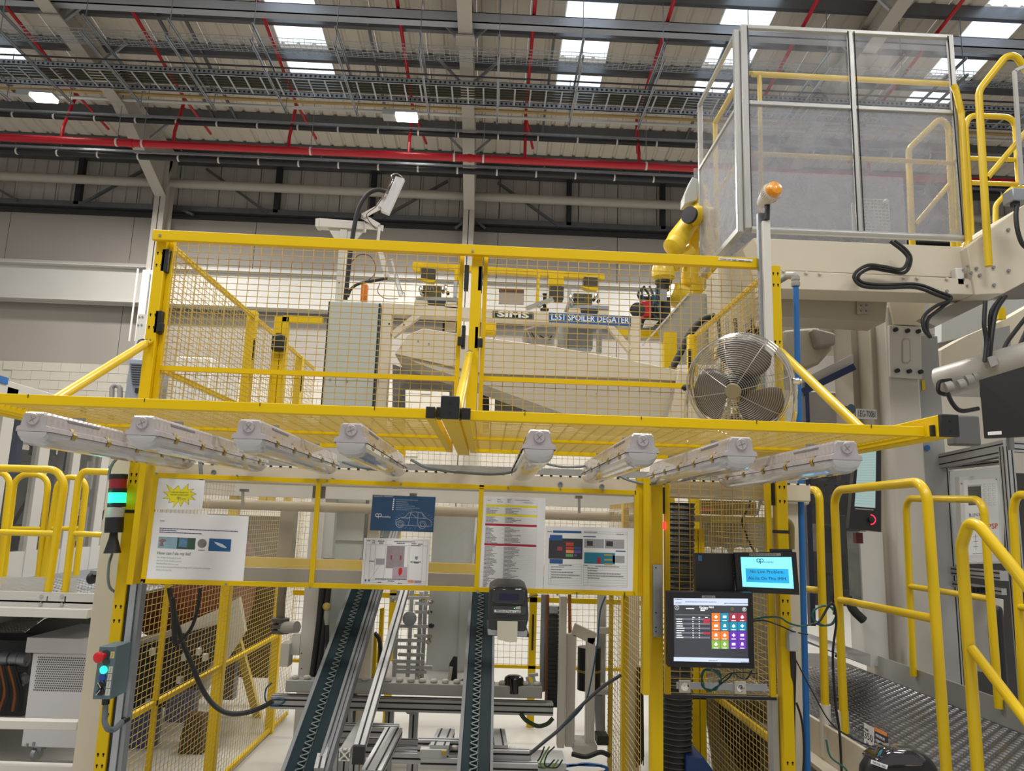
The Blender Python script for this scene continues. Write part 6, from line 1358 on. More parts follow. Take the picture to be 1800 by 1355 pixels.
# ================================================================ LEFT SIDE
XE = -3.6
GLS = clear('window_glass', (.08, .085, .085), .16, .06, .05)
t = thing('window_enclosure', 'white framed machine enclosure with tall windows at the left edge', 'enclosure', (XE, 6.5, .9))
zTop = atx(13, 669, XE).z; zW0 = atx(30, 970, XE).z; zP = atx(60, 1030, XE).z
print('encl', zTop, zW0, zP, atx(0, 850, XE), atx(187, 850, XE))
ys = [(atx(a, 850, XE).y, atx(b, 850, XE).y) for a, b in ((-62, -46), (-12, 9), (62, 80), (123, 136), (174, 187), (222, 232))]
for i, (ya, yb) in enumerate(ys): G().box((XE-.06, ya, zP-.2), (XE, yb, zTop-.04)).obj('window_post', OFF, t, bevel=.003)
G().box((XE-.06, ys[0][0], zTop-.16), (XE, ys[-1][1], zTop)).obj('top_rail', OFF, t, bevel=.003); G().box((XE-.07, ys[0][0], zP-.25), (XE-.005, ys[-1][1], zW0)).obj('lower_panel', OFF, t)
G().box((XE-2.2, ys[0][0], zTop-.02), (XE-.01, ys[-1][1], zTop)).obj('roof_panel', LGY, t)
for (a, b), (c_, d) in zip(ys, ys[1:]): G().box((XE-.035, b, zW0), (XE-.028, c_, zTop-.16)).obj('window_pane', GLS, t)
G().box((XE-.003, atx(0, 672, XE).y-.2, zTop-.03), (XE+.01, atx(12, 672, XE).y, zTop+.02)).obj('blue_strip', BLU, t)
t = thing('enclosed_machine', 'dark and grey machinery behind the enclosure windows', 'machine', (XE-.8, 6.5, .6))
DKM = mat('machine_dark', (.022, .025, .025), .5, 0, .4, 6); MGR = mat('machine_mid', (.12, .125, .12), .5, 0, .25, 6)
G().box((XE-1.9, 4.8, .5), (XE-1.6, 9.5, zTop-.3)).obj('back_panel', DKM, t)
rnd = random.Random(21)
for k in range(46):
    y = rnd.uniform(4.9, 9.0); z = rnd.uniform(.9, 2.5); dx = rnd.uniform(.3, 1.3); s_ = rnd.uniform(.06, .22)
    G().box((XE-dx-s_, y, z), (XE-dx, y+s_*rnd.uniform(.5, 1.6), z+s_*rnd.uniform(.5, 2.2))).obj('machine_block', (DKM, MGR, LGY, DRK, MGR)[k % 5], t, bevel=.004)
for k in range(16):
    y = rnd.uniform(4.9, 9.0); z = rnd.uniform(1.0, 2.4); G().tube(spline([(XE-.5, y, z), (XE-.4, y+.15, z-.3), (XE-.55, y+.1, z-.8)], 5), .018, 8).obj('machine_hose', (BLK, GF)[k % 2], t)
y = atx(28, 800, XE-.2).y; G().box((XE-.28, y, 1.75), (XE-.2, y+.07, zTop-.2)).obj('blue_column', mat('blue_grey_column', (.05, .10, .22), .5), t)
for px in (100, 150, 160): y = atx(px, 850, XE-.3).y; G().rod((XE-.3, y, .9), (XE-.3, y, zTop-.3), .03 if px == 100 else .045, 12).obj('clear_cylinder', clear('clear_tube', (.5, .5, .5), .4, .1), t)
for k in range(6): y = atx(142, 880, XE-.05).y; G().box((XE-.08, y, 1.2+k*.14), (XE-.06, y+.09, 1.28+k*.14)).obj('terminal', (BLK, LGY)[k % 2], t)
# machine column next to the left post
t = thing('machine_column', 'wide cream steel column beside the signal tower', 'column', at(150, 1355, 3.75))
a = at(175, 960, 3.72); X1_ = at(214, 960, 3.72).x; zt_ = at(200, 806, 3.72).z
G().box((a.x, 3.72, 0), (X1_+.05, 3.80, zt_)).obj('column_body', CRM, t, bevel=.004)
# raised platform with yellow rails
t = thing('left_platform', 'white edged tread plate platform at the left', 'platform', at(70, 1080, 4.75))
YL0 = 4.75; zf_ = at(80, 1041, YL0).z; zf1 = at(80, 1067, YL0).z; zf2 = at(80, 1083, YL0).z; xe = at(165, 1060, YL0).x; xw = -5.2
G().box((xw, YL0, zf1), (xe, YL0+.02, zf_)).obj('fascia', OFF, t); G().box((xw, YL0-.06, zf2), (xe, YL0+.1, zf1)).obj('edge_beam', WHT, t, bevel=.003)
G().box((xw, YL0, zf_-.06), (xe, 8.0, zf_-.05)).obj('deck', STEEL, t)
TRD = mat('tread_plate', (.32, .32, .31), .38, .6, .15, 12)
def tread(x0, x1, y0, y1, z, name, parent, sp=.045, m=TRD):
    g = G(); i = 0; y = y0
    while y < y1:
        x = x0; j = 0
        while x < x1:
            s_ = 1 if (i+j) % 2 else -1; d = V((.5, .5*s_, 0)).normalized()*sp*.42; n_ = V((-d.y, d.x, 0)).normalized()*sp*.13; c_ = V((x, y, z))
            g.add([c_-d, c_+n_, c_+d, c_-n_, c_+V((0, 0, .004))+d*.6, c_+V((0, 0, .004))-d*.6], [(0, 3, 5), (3, 2, 4, 5), (2, 1, 4), (1, 0, 5, 4)]); x += sp; j += 1
        y += sp; i += 1
    return g.obj(name, m, parent, kind='stuff', smooth=False)
tread(xe-1.9, xe, YL0+.02, 6.2, zf_-.049, 'tread_lugs', t)
for px, py in ((73, 1048), (72, 1061), (109, 1048), (109, 1062)): G().lathe(at(px, py, YL0-.001), (0, -1, 0), [(.012, 0), (.010, .008)], 8).obj('fixing_bolt', CHR, t)
pbox('slot', 82, 1048, 83, 1058, YL0-.003, .003, DRK, t); pbox('slot', 113, 1048, 115, 1060, YL0-.003, .003, DRK, t)
KP = clear('kick_plate', (.55, .54, .50), .55, .3)
plate('kick_plate', [(0, 1014), (80, 1014), (80, 1041), (0, 1041)], YL0+.05, .004, KP, t); plate('kick_plate', [(110, 1016), (135, 1015), (135, 1041), (110, 1041)], YL0+.05, .004, KP, t)
def rail(label, px, Y, r=.021, fil=.09, mids=(), name='guard_rail', loc=None, m=None, ys_=None):
    m = m or YELR
    P = [at(x, y, (ys_[i] if ys_ else Y)) for i, (x, y) in enumerate(px)]
    t = thing(name, label, 'handrail', P[0] if loc is None else loc)
    G().tube(P, r, 14, fil, 6).obj('rail_loop', m, t)
    for (a, b) in mids: G().rod(at(*a, Y), at(*b, Y), r*.82, 12).obj('middle_rail', m, t)
    return t
rail('yellow tube handrail loop nearest the left edge, its top running out of the frame', [(-90, 820), (100, 825.5), (113, 850), (84, 1042)], 4.8, .023, .10, [((-90, 933), (98, 938))])
rail('yellow tube handrail loop starting left of the signal tower', [(114, 1042), (138, 845), (145, 828), (205, 830)], 4.8, .021, .09, [((127, 937.5), (180, 940))])
rail('small yellow handrail loop behind the leftmost handrail', [(4, 1030), (27, 832), (86, 836), (67, 1018)], 5.6, .021, .09, [((14, 929), (77, 930))])
rail('small yellow handrail loop behind, between the two front left handrails', [(74, 1018), (103, 838), (153, 840), (133, 1012)], 5.6, .021, .09, [((92, 929), (144, 929))])
rail('yellow handrail post at the left edge behind the front loop', [(-60, 828), (19, 830), (-4, 1030)], 5.2, .02, .09)
t = thing('castor', 'small castor wheel on the left platform behind the machine column', 'wheel', at(161, 1024, 5.4)); G().lathe(at(161, 1016, 5.4), (1, -.4, 0), [(.035, -.01), (.042, 0), (.035, .02)], 18).obj('tyre', RUB, t); pbox('fork', 158, 1003, 170, 1010, 5.38, .06, STEEL, t)
# lower deck with hazard stripe
t = thing('lower_deck', 'tread plate lower deck with black and yellow edge under the left platform', 'deck', at(40, 1110, 5.6))
zl_ = at(30, 1100, 6.0).z; xx1 = at(70, 1090, 6.0).x
G().add([at(-60, 1086, 6.3), at(79, 1086, 6.3), at(42, 1112, 5.6), at(-60, 1113, 5.6)], [(0, 1, 2, 3)]).obj('deck_plate', TRD, t)
g = G()
for i in range(13):
    for j in range(20):
        u_, v_ = (j+.5*(i % 2))/20, i/13; p = at(-60, 1086, 6.3).lerp(at(79, 1086, 6.3), u_).lerp(at(-60, 1113, 5.6).lerp(at(42, 1112, 5.6), u_), v_); g.cbox(p+V((0, 0, .004)), .03, .012, .006)
g.obj('tread_lugs', mat('lug_light', (.55, .53, .48), .4, .3), t, kind='stuff')
for k in range(9): plate('hazard_block', [(-20+k*12, 1079), (-8+k*12, 1079), (-14+k*12, 1086), (-26+k*12, 1086)], 6.28, .02, mat('hazard_yellow', (.55, .50, .05), .5) if k % 2 else BLK, t)
plate('deck_side', [(42, 1113), (79, 1087), (100, 1085), (160, 1086), (160, 1118), (60, 1122), (-60, 1150), (-60, 1113)], 6.0, .05, mat('deck_side_grey', (.13, .13, .12), .5), t)
# cooling unit on castors
t = thing('cooling_unit', 'white wheeled cooling unit with a perforated front, lower left', 'cooling unit', at(90, 1330, 4.9))
Yc_ = 4.9; UN = mat('unit_white', (.56, .55, .57), .45, 0, .03, 3)
a, b = at(47.5, 1130, Yc_), at(170, 1130, Yc_); G().box((a.x, Yc_-.01, at(100, 1148, Yc_).z), (b.x, Yc_+.6, at(100, 1121, Yc_).z)).obj('top_cover', UN, t, bevel=.004)
plate('front_panel', [(58, 1148), (160, 1149), (140, 1316), (37, 1312)], Yc_, .55, UN, t, bevel=.004)
g = G()
for i in range(15):
    for j in range(26):
        x = 67.5+j*3.4+(i % 2)*1.7-i*.55; y = 1155+i*4.1+j*.09
        if x < 158: g.lathe(at(x, y, Yc_-.003), (0, -1, 0), [(.0037, 0), (.0037, .001)], 6)
g.obj('perforations', HOLE, t, kind='stuff')
for px in (63,): 
    G().lathe(at(px, 1324, Yc_+.05), (1, -.3, 0), [(.035, -.015), (.042, 0), (.035, .02)], 18).obj('castor_wheel', STEEL, t); pbox('castor_fork', 59, 1312, 72, 1320, Yc_+.03, .06, STEEL, t)
pbox('latch', 56, 1305, 60, 1311, Yc_-.01, .01, STEEL, t); pbox('latch', 45, 1307, 48, 1313, Yc_-.01, .01, STEEL, t)
t = thing('floor_rail', 'white horizontal box rail in front of the cooling unit', 'rail', at(60, 1282, 4.3)); plate('rail_body', [(-80, 1264), (136, 1269), (134, 1284), (-80, 1280)], 4.3, .06, WHT, t, bevel=.003)
t = thing('floor_rail', 'white base rail at the bottom left corner', 'rail', at(60, 1362, 4.3)); plate('rail_body', [(-80, 1341), (128, 1348), (126, 1368), (-80, 1362)], 4.3, .06, WHT, t, bevel=.003)
t = thing('hydraulic_unit', 'dark hydraulic pipework at the lower left edge', 'hydraulic unit', at(20, 1260, 5.3))
pbox('dark_body', -60, 1125, 48, 1258, 5.6, .3, DKM, t)
for y_, r_ in ((1158, .035), (1193, .03), (1166, .012)): G().tube([at(-60, y_-3, 5.35), at(48, y_+1, 5.35)], r_, 12).obj('pipe', GF if y_ != 1166 else STEEL, t)
for x_, y_ in ((10, 1157), (26, 1158), (40, 1159), (12, 1192), (33, 1194)): G().lathe(at(x_, y_, 5.35), (1, 0, 0), [(.045, -.02), (.045, .03)], 12).obj('coupling', STEEL, t)
for k in range(7): G().tube(spline([at(-5+k*5, 1170, 5.3), at(2+k*6, 1215, 5.3), at(-10+k*8, 1250, 5.3)], 5), .010, 6).obj('hose', (BLK, COP, DKM)[k % 3], t)
# wall side things at the left
t = thing('stanchion', 'white steel stanchion with a bolted plate marked C on the far wall', 'stanchion', at(245, 640, 16))
YW_ = 16.0
for x0, x1 in ((241, 243.5), (261, 264)): vpost('flange', x0, x1, 472, 600, YW_, .03, WHT)
pbox('web', 243.5, 474, 262, 600, YW_+.1, .02, OFF, t); pbox('letter_plate', 238, 552, 252, 640, 12.0, .03, WHT, t)
for x_, y_ in ((245, 557), (250.5, 557), (243, 571), (249, 571)): G().lathe(at(x_, y_, 11.99), (0, -1, 0), [(.015, 0), (.015, .01)], 8).obj('plate_bolt', STEEL, t)
text('C', 'letter', .22, INK, at(239, 604, 11.98), V((1, 0, 0)), (0, 0, 1), t)
t = thing('louvred_unit', 'grey blue louvred air unit behind the left guard post', 'air unit', at(232, 700, 9.0)); LU = mat('unit_grey_blue', (.26, .29, .34), .45)
pbox('casing', 219, 630, 262, 760, 9.0, .5, LU, t, bevel=.02); pbox('dark_slot', 237, 682, 243, 690, 8.98, .02, BLK, t)
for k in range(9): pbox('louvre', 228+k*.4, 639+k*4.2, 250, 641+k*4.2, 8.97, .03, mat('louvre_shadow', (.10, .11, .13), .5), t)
G().tube([at(196, 720, 9.2), at(197, 680, 9.2), at(204, 676, 9.2), at(211, 680, 9.2), at(211, 720, 9.2)], .03, 10, .05).obj('grey_pipe', GF, t)
# ================================================================ RIGHT SIDE: MOULDING MACHINE AND CABIN
YG = 4.8
FRM = mat('cabin_frame', (.42, .42, .41), .35, .3, .04, 5)
xg0 = at(1310, 225, YG).x; xg1 = at(1682, 240, YG).x; zg1 = at(1490, 57, YG).z; zg0 = at(1500, 411, YG).z; zgm = at(1500, 190, YG).z; xgm = at(1502, 230, YG).x
ygb = atx(1237, 230, xg0).y
print('cabin', xg0, xg1, zg0, zg1, ygb)
t = thing('glazed_cabin', 'glazed guard cabin in grey frames on top of the cream machine', 'cabin', ((xg0+xg1)/2, YG, zg0))
def fr_(n, a, b, w, h=None): G().beam(a, b, w, h or w).obj(n, FRM, t, bevel=.004)
fr_('corner_post', V((xg0, YG, zg0)), V((xg0, YG, zg1)), .045); fr_('corner_post', V((xg0-.045, YG+.02, zg0-.02)), V((xg0-.045, YG+.02, zg1-.02)), .04)
fr_('right_post', V((xg1, YG, zg0)), V((xg1, YG, zg1)), .035); fr_('middle_post', V((xgm, YG, zg0)), V((xgm, YG, zg1)), .032)
fr_('top_rail', V((xg0-.02, YG, zg1)), V((xg1+.02, YG, zg1)), .03); fr_('middle_rail', V((xg0, YG, zgm)), V((xg1, YG, zgm)), .03)
G().tube([(xg0+.02, YG-.01, zg0-.005), (xg1+.01, YG-.01, zg0-.005)], .024, 12).obj('bottom_rail', FRM, t)
fr_('back_post', V((xg0-.03, ygb, zg0)), V((xg0-.03, ygb, zg1)), .035)
for z, n in ((zg1-.02, 'side_top_rail'), (zgm-.01, 'side_middle_rail'), (zg0+.01, 'side_bottom_rail')): fr_(n, V((xg0-.035, YG+.02, z)), V((xg0-.035, ygb, z)), .03 if n != 'side_bottom_rail' else .045)
g = G()
for a, b in ((xg0, xgm), (xgm, xg1)):
    for z0, z1 in ((zg0, zgm), (zgm, zg1)):
        for x_, z_, s_ in ((a+.025, 0, 0), (b-.02, 0, 0)): g.box((x_-.003, YG-.019, z0), (x_+.003, YG-.014, z1))
g.obj('gasket_lines', HOLE, t, kind='stuff')
PC1 = clear('clear_panel', (.45, .46, .50), .10, .15, .06); PC2 = clear('hazy_panel', (.40, .41, .45), .42, .6, .14)
for a, b in ((xg0, xgm), (xgm, xg1)):
    G().box((a+.02, YG, zgm), (b-.02, YG+.005, zg1)).obj('upper_pane', PC1, t); G().box((a+.02, YG, zg0), (b-.02, YG+.005, zgm)).obj('lower_pane', PC2, t)
G().box((xg0-.04, YG+.03, zgm), (xg0-.035, ygb, zg1)).obj('side_upper_pane', PC1, t); G().box((xg0-.04, YG+.03, zg0), (xg0-.035, ygb, zgm)).obj('side_lower_pane', PC2, t)
G().box((xg0, ygb+.3, zg0-.1), (xg1+.35, ygb+.32, zgm+.15)).obj('rear_panel', PC2, t)
# rails in and beside the cabin
Yr = YG+.18
rail('yellow handrail inside the cabin with an upper and a middle rail', [(1322, 130), (1672, 148)], Yr, .020, .08, [((1323, 270), (1678, 287)), ((1335, 132), (1339, 430)), ((1676, 148), (1686, 440))])
t = rail('yellow handrail running back inside the left side of the cabin', [(1318, 128), (1318, 129)], Yr, .02, .05, [])
G().rod(V((xg0+.06, Yr, at(1335, 130, Yr).z)), V((xg0+.06, ygb-.1, at(1335, 130, Yr).z)), .02, 12).obj('side_rail', YELR, t); G().rod(V((xg0+.06, Yr, at(1335, 270, Yr).z)), V((xg0+.06, ygb-.1, at(1335, 270, Yr).z)), .018, 12).obj('side_rail', YELR, t)
G().rod(V((xg0+.06, ygb-.12, zg0-.1)), V((xg0+.06, ygb-.12, at(1335, 130, Yr).z)), .02, 12).obj('side_post', YELR, t)
rail('yellow stair rail seen hazily through the right lower pane', [(1604, 440), (1597, 262), (1652, 208), (1667, 222), (1677, 440)], 5.5, .024, .10, [((1609, 395), (1668, 325))])
rail('yellow handrail just right of the cabin, its foot bent into a socket', [(1687, 480), (1689, 455), (1703, 425), (1690, 200), (1680, 158), (1676, 150)], 4.75, .022, .06)
rail('yellow handrail behind the tall stair rail at the upper right', [(1708, 425), (1697, 225), (1703, 203), (1784, 206), (1791, 322)], 5.1, .021, .08, [((1706, 321), (1788, 324)), ((1703, 278), (1783, 281))])
rail('tall yellow stair rail bending over at the upper right corner', [(1738, 468), (1720, 160), (1768, 99), (1786, 98), (1830, 160)], 4.5, .023, .14, [((1735, 313), (1812, 222))])
rail('pale yellow rail far behind at the right edge above the machine', [(1750, 400), (1750, 360), (1780, 330), (1830, 330)], 5.6, .02, .1)
for nm, px, py in (('left', 1688, 486), ('right', 1736, 482)):
    t = thing('rail_socket', 'white bolted socket holding a yellow rail foot, %s of the pair on the upper beam' % nm, 'socket', at(px, py+18, 4.68)); pbox('sleeve', px-7, py-16, px+8, py+16, 4.62, .06, WHT, t, bevel=.01)
    plate('gusset', [(px-9, py-4), (px-22, py+26), (px-9, py+26)], 4.66, .01, WHT, t); 
    for dx, dy in ((5, -12), (6, 4), (12, -18), (12, 16)): G().lathe(at(px+dx, py+dy, 4.615), (0, -1, 0), [(.008, 0), (.007, .006)], 8).obj('bolt', STEEL, t)
t = thing('vent_crate', 'white plastic grille box standing inside the cabin', 'grille', at(1536, 408, 5.05)); CRW = mat('crate_white', (.66, .65, .60), .5)
a, b = at(1511, 380, 5.05), at(1563, 380, 5.05); z0, z1 = at(1536, 408, 5.05).z, at(1536, 351, 5.05).z
for k in range(9): X = a.x+(b.x-a.x)*k/8; G().box((X-.004, 5.05, z0), (X+.004, 5.07, z1)).obj('slat', CRW, t)
for k in range(11): Z_ = z0+(z1-z0)*k/10; G().box((a.x, 5.045, Z_-.004), (b.x, 5.068, Z_+.004)).obj('cross_slat', CRW, t)
G().lathe(at(1556, 356, 5.04), (0, -1, 0), [(.02, 0), (.02, .02), (.012, .03)], 12).obj('cap', CRW, t); G().box((a.x-.05, 5.05, z0), (a.x-.015, 5.07, z1-.03)).obj('side_slat', CRW, t)
# right neighbour frame edge
t = thing('neighbour_pane', 'grey framed clear panel at the upper right edge', 'panel', at(1790, 300, 4.4)); fr2 = at(1783, 125, 4.4), at(1796, 325, 4.4)
G().beam(fr2[0], fr2[1], .02).obj('frame_post', FRM, t); G().beam(fr2[0], at(1800+20, 108, 4.4), .02).obj('frame_top', FRM, t); plate('pane', [(1785, 125), (1830, 112), (1840, 325), (1797, 325)], 4.4, .005, PC1, t)
t = thing('grey_terminal', 'grey terminal box with a black lead at the right edge', 'box', at(1792, 350, 4.3)); pbox('box_body', 1781, 330, 1810, 352, 4.3, .1, STEEL, t, bevel=.006); pbox('gland', 1783, 352, 1793, 361, 4.32, .04, BLK, t)
cable('edge_cable', [at(x, y, 4.33) for x, y in ((1788, 358), (1786, 380), (1790, 410), (1800, 432), (1820, 440))], .014, BLK, n=8, label='black cable hanging from the grey box at the right edge', cat='cable')
# cream portal beam
t = thing('machine_portal', 'big cream machine portal with bolted column plate under the cabin', 'machine frame', at(1590, 1200, 4.7))
plate('upper_beam', [(1325, 418), (1700, 434), (1712, 489), (1346, 474)], 4.68, .22, CRM, t, bevel=.004)
plate('lower_flange', [(1346, 474), (1712, 490), (1714, 518), (1350, 507)], 4.62, .22, CRM, t, bevel=.004)
plate('left_flank', [(1325, 418), (1346, 474), (1350, 507), (1290, 600), (1268, 600), (1262, 470)], 5.2, .3, CRM, t)
for px, py in ((1417, 479.5), (1441, 481), (1588, 488), (1612, 488.5), (1377, 476), (1664, 490)): G().lathe(at(px, py+0, 4.615), (0, -1, 0), [(.011, 0), (.009, .01)], 8).obj('bolt', CRM, t)
SHD = mat('machine_cream_shaded', (.40, .36, .29), .55, 0, .08, 3)  # cream darkened in the colour itself, for the shade under the beam
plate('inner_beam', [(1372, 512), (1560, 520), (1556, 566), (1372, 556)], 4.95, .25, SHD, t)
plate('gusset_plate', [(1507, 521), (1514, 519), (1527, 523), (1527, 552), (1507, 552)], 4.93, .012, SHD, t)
for i in range(3):
    for j in range(2): G().lathe(at(1514+j*9, 527+i*9.5, 4.925), (0, -1, 0), [(.008, 0), (.007, .008)], 8).obj('bolt', STEEL, t)
COLM = mat('column_offwhite', (.50, .475, .425), .45, 0, .05, 2)
YCL = 5.25; Xc0, Xc1 = at(1570, 800, YCL).x, at(1626, 800, YCL).x; zc_top = at(1590, 560, YCL).z
G().box((Xc0, YCL, 0), (Xc1, YCL+.5, zc_top+.1)).obj('column', COLM, t, bevel=.02)
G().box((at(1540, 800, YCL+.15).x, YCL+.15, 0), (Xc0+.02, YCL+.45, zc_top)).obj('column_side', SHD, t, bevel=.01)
plate('neck', [(1560, 512), (1625, 514), (1625, 572), (1572, 570)], 5.22, .4, CRM, t)
pl_ = plate('bolted_plate', [(1563, 571), (1619, 575), (1621, 666), (1566, 662)], 5.21, .03, OFF, t, bevel=.004)
for px, py in ((1573, 580), (1594, 582), (1613, 583), (1576, 652), (1597, 653), (1617, 654)): G().lathe(at(px, py, 5.21), (0, -1, 0), [(.016, 0), (.016, .022), (.010, .024)], 8).obj('socket_bolt', BLK, t)
plate('slot_recess', [(1586, 598), (1590, 594), (1597, 594), (1600, 598), (1601, 634), (1597, 639), (1589, 639), (1586, 635)], 5.205, .004, mat('recess_cream', (.42, .39, .33), .5), t)
plate('slot_lip', [(1588, 600), (1591, 597), (1596, 597), (1598, 600), (1599, 632), (1596, 636), (1590, 636), (1588, 633)], 5.203, .003, OFF, t)
plate('right_cheek', [(1700, 434), (1800, 360), (1850, 350), (1850, 470), (1764, 516), (1714, 518)], 4.60, .5, CRM, t, bevel=.004)
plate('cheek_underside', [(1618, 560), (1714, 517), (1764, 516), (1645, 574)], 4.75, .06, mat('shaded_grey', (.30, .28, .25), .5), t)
for px, py in ((1716, 472), (1722, 484), (1746, 470), (1747, 501), (1772, 404), (1773, 476), (1664, 512), (1706, 480)): G().lathe(at(px, py, 4.595), (0, -1, 0), [(.012, 0), (.010, .01)], 8).obj('bolt', STEEL, t)
# inner machine under the portal
t = thing('moulding_machine', 'shadowed cream machine body with an open bay right of the blue pipe', 'machine', at(1460, 850, 5.8))
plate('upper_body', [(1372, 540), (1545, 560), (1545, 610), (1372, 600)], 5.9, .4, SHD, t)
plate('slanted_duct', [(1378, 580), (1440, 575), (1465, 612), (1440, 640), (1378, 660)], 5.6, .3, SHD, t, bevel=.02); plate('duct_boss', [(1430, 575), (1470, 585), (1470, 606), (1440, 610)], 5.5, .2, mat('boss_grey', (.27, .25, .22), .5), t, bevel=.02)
plate('white_slope', [(1408, 668), (1500, 622), (1500, 640), (1408, 684)], 5.55, .05, OFF, t); bar('blue_beam', (1408, 690), (1500, 645), 5.5, .05, mat('navy_paint', (.015, .03, .10), .4), t)
pbox('blue_post', 1416, 672, 1423, 760, 5.48, .04, mat('navy_paint', (.015, .03, .10), .4), t); pbox('grey_back', 1408, 690, 1502, 800, 6.2, .1, mat('machine_pale', (.42, .41, .40), .5), t)
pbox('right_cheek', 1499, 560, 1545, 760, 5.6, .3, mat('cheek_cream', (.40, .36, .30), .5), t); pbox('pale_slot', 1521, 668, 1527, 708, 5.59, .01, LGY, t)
pbox('label_plate', 1506, 719, 1541, 736, 5.3, .01, OFF, t); text('LEG-700BI', 'plate_text', .065, INK, at(1508, 727, 5.29), V((1, 0, -.02)), (0, 0, 1), t, fit=.125)
for px, py in ((1486, 722), (1496, 719)): G().lathe(at(px, py, 5.2), (.3, -1, 0), [(.036, 0), (.036, .004)], 18).obj('warning_disc', mat('disc_slate', (.04, .07, .09), .5), t)
# dark window and hmi
t = thing('dark_window', 'dark tinted machine window with navy frame left of the control screen', 'window', at(1460, 1060, 5.4))
TIN = clear('tinted_glass', (.05, .05, .05), .55, .06, .1)
pbox('glass', 1428, 800, 1522, 1062, 5.4, .01, TIN, t); pbox('navy_frame', 1420, 800, 1429, 1100, 5.38, .05, mat('navy_dark', (.008, .012, .03), .4), t)
pbox('back_dark', 1424, 800, 1530, 1065, 6.2, .1, mat('bay_dark', (.10, .10, .095), .6, 0, .5, 4), t)
for k in range(14): pbox('bay_part', 1432+(k*37) % 70, 815+(k*53) % 210, 1432+(k*37) % 70+14+(k % 3)*8, 840+(k*53) % 210+(k % 4)*12, 5.9, .1, (DKM, MGR, SHD)[k % 3], t)
pbox('sill_body', 1517, 935, 1557, 1170, 5.38, .2, OFF, t)
G().tube(spline([at(x, y, 5.3) for x, y in ((1490, 1050), (1500, 1072), (1518, 1090))], 6), .03, 12).obj('ribbed_hose', DKM, t)
c = Card('control_screen', 'tall black control screen with a pale teal display and red ringed knob', 'screen', ((1505, 782), (1549, 778), (1549, 935), (1492, 928)), 4.55, DKP, th=.04)
c.rect('display', .12, .06, .80, .74, mat('screen_teal', (.30, .42, .42), .25, emit=.35), .001)
c.lines('display_rows', [((.14, .10+k*.03), (.76, .10+k*.03)) for k in range(21)], .0015, mat('screen_row_grey', (.25, .35, .38), .3, emit=.2), .0014)
c.words('key_row', [(.15, .75, .765)], .008, LGY, .0014)
k = c.P(.66, .875, .0); G().lathe(k, c.n, [(.018, 0), (.018, .02), (.012, .022)], 18).obj('knob', BLK, c.t); rr_ = [k+c.n*.004+V((math.cos(a_)*.028, 0, math.sin(a_)*.028)) for a_ in [-1.6+.26*i for i in range(13)]]
G().tube(rr_, .003, 6).obj('red_ring', mat('red_glow', (1, .02, .06), .3, emit=2), c.t)
pbox('red_switch', 1505, 936, 1517, 955, 4.7, .04, mat('dark_red', (.10, .01, .01), .5), c.t)
# grey cabinet right of the column, cylinder, monitor back
t = thing('slim_cabinet', 'slim grey cabinet right of the bolted column', 'cabinet', at(1640, 900, 4.9)); SLG = mat('slim_grey', (.34, .345, .34), .45, 0, .04, 2)
G().box((Xc1+.01, 5.35, .0), (at(1652, 650, 5.35).x, 5.6, at(1640, 590, 5.35).z)).obj('body', SLG, t, bevel=.004); pbox('hazard_tag', 1621, 668, 1626, 686, 5.34, .005, YEL, t)
G().lathe(at(1630, 787, 5.34), (0, -1, 0), [(.02, 0), (.02, .004)], 14).obj('blue_disc', BLU, t)
t = thing('injection_barrel', 'pale grey cylinder reaching in from the right edge', 'cylinder', at(1720, 690, 4.9)); BAR_ = mat('barrel_grey', (.48, .46, .42), .4, .2)
G().rod(at(1652, 672, 4.9), at(1830, 622, 4.4), .10, 24, True).obj('barrel', BAR_, t); G().rod(at(1648, 684, 4.9), at(1700, 672, 4.8), .045, 16, True).obj('piston', CHR, t)
G().tube([at(1672, 668, 4.7), at(1650, 670, 4.7), at(1648, 690, 4.7), at(1662, 693, 4.7)], .013, 8, .03).obj('handle', BLK, t)
for px, py in ((1668, 680), (1690, 676), (1704, 668), (1716, 662)): G().lathe(at(px, py, 4.65), (1, -.3, .3), [(.035, -.02), (.035, .02), (.02, .03)], 12).obj('fitting', GF, t)
G().tube(spline([at(x, y, 4.6) for x, y in ((1665, 690), (1675, 710), (1690, 722), (1720, 718))], 6), .014, 8).obj('hose', BLK, t)
plate('pipe_bracket', [(1735, 628), (1750, 624), (1755, 640), (1742, 645)], 4.5, .05, GF, t)
t = thing('machine_hopper', 'cream and grey machine parts behind the cables at the right edge', 'machine', at(1760, 640, 5.6)); plate('cream_body', [(1655, 615), (1700, 590), (1770, 560), (1840, 520), (1840, 640), (1655, 660)], 5.6, .2, CRM, t); plate('grey_panel', [(1655, 530), (1840, 525), (1840, 560), (1700, 590), (1655, 600)], 6.2, .1, LGY, t); plate('grey_part', [(1740, 580), (1775, 572), (1778, 620), (1742, 626)], 5.3, .1, SLG, t); pbox('yellow_bit', 1755, 540, 1768, 560, 5.5, .05, YEL, t)
c = Card('monitor_back', 'large black monitor seen from behind at the right edge', 'monitor', ((1721, 668), (1830, 635), (1838, 765), (1730, 770)), (3.9, 3.7, 3.7, 3.9), BLK, th=.04)
c.rect('label_strip', .07, .90, .30, .955, PAP, .001); G().tube([at(1775, 765, 3.88), at(1777, 790, 3.9)], .018, 10).obj('stand', STEEL, c.t)
pbox('grey_box', 1677, 730, 1724, 782, 4.2, .08, mat('motor_grey', (.13, .13, .13), .5), thing('grey_motor_box', 'grey box left of the black monitor back', 'box', at(1700, 782, 4.2)), bevel=.01)
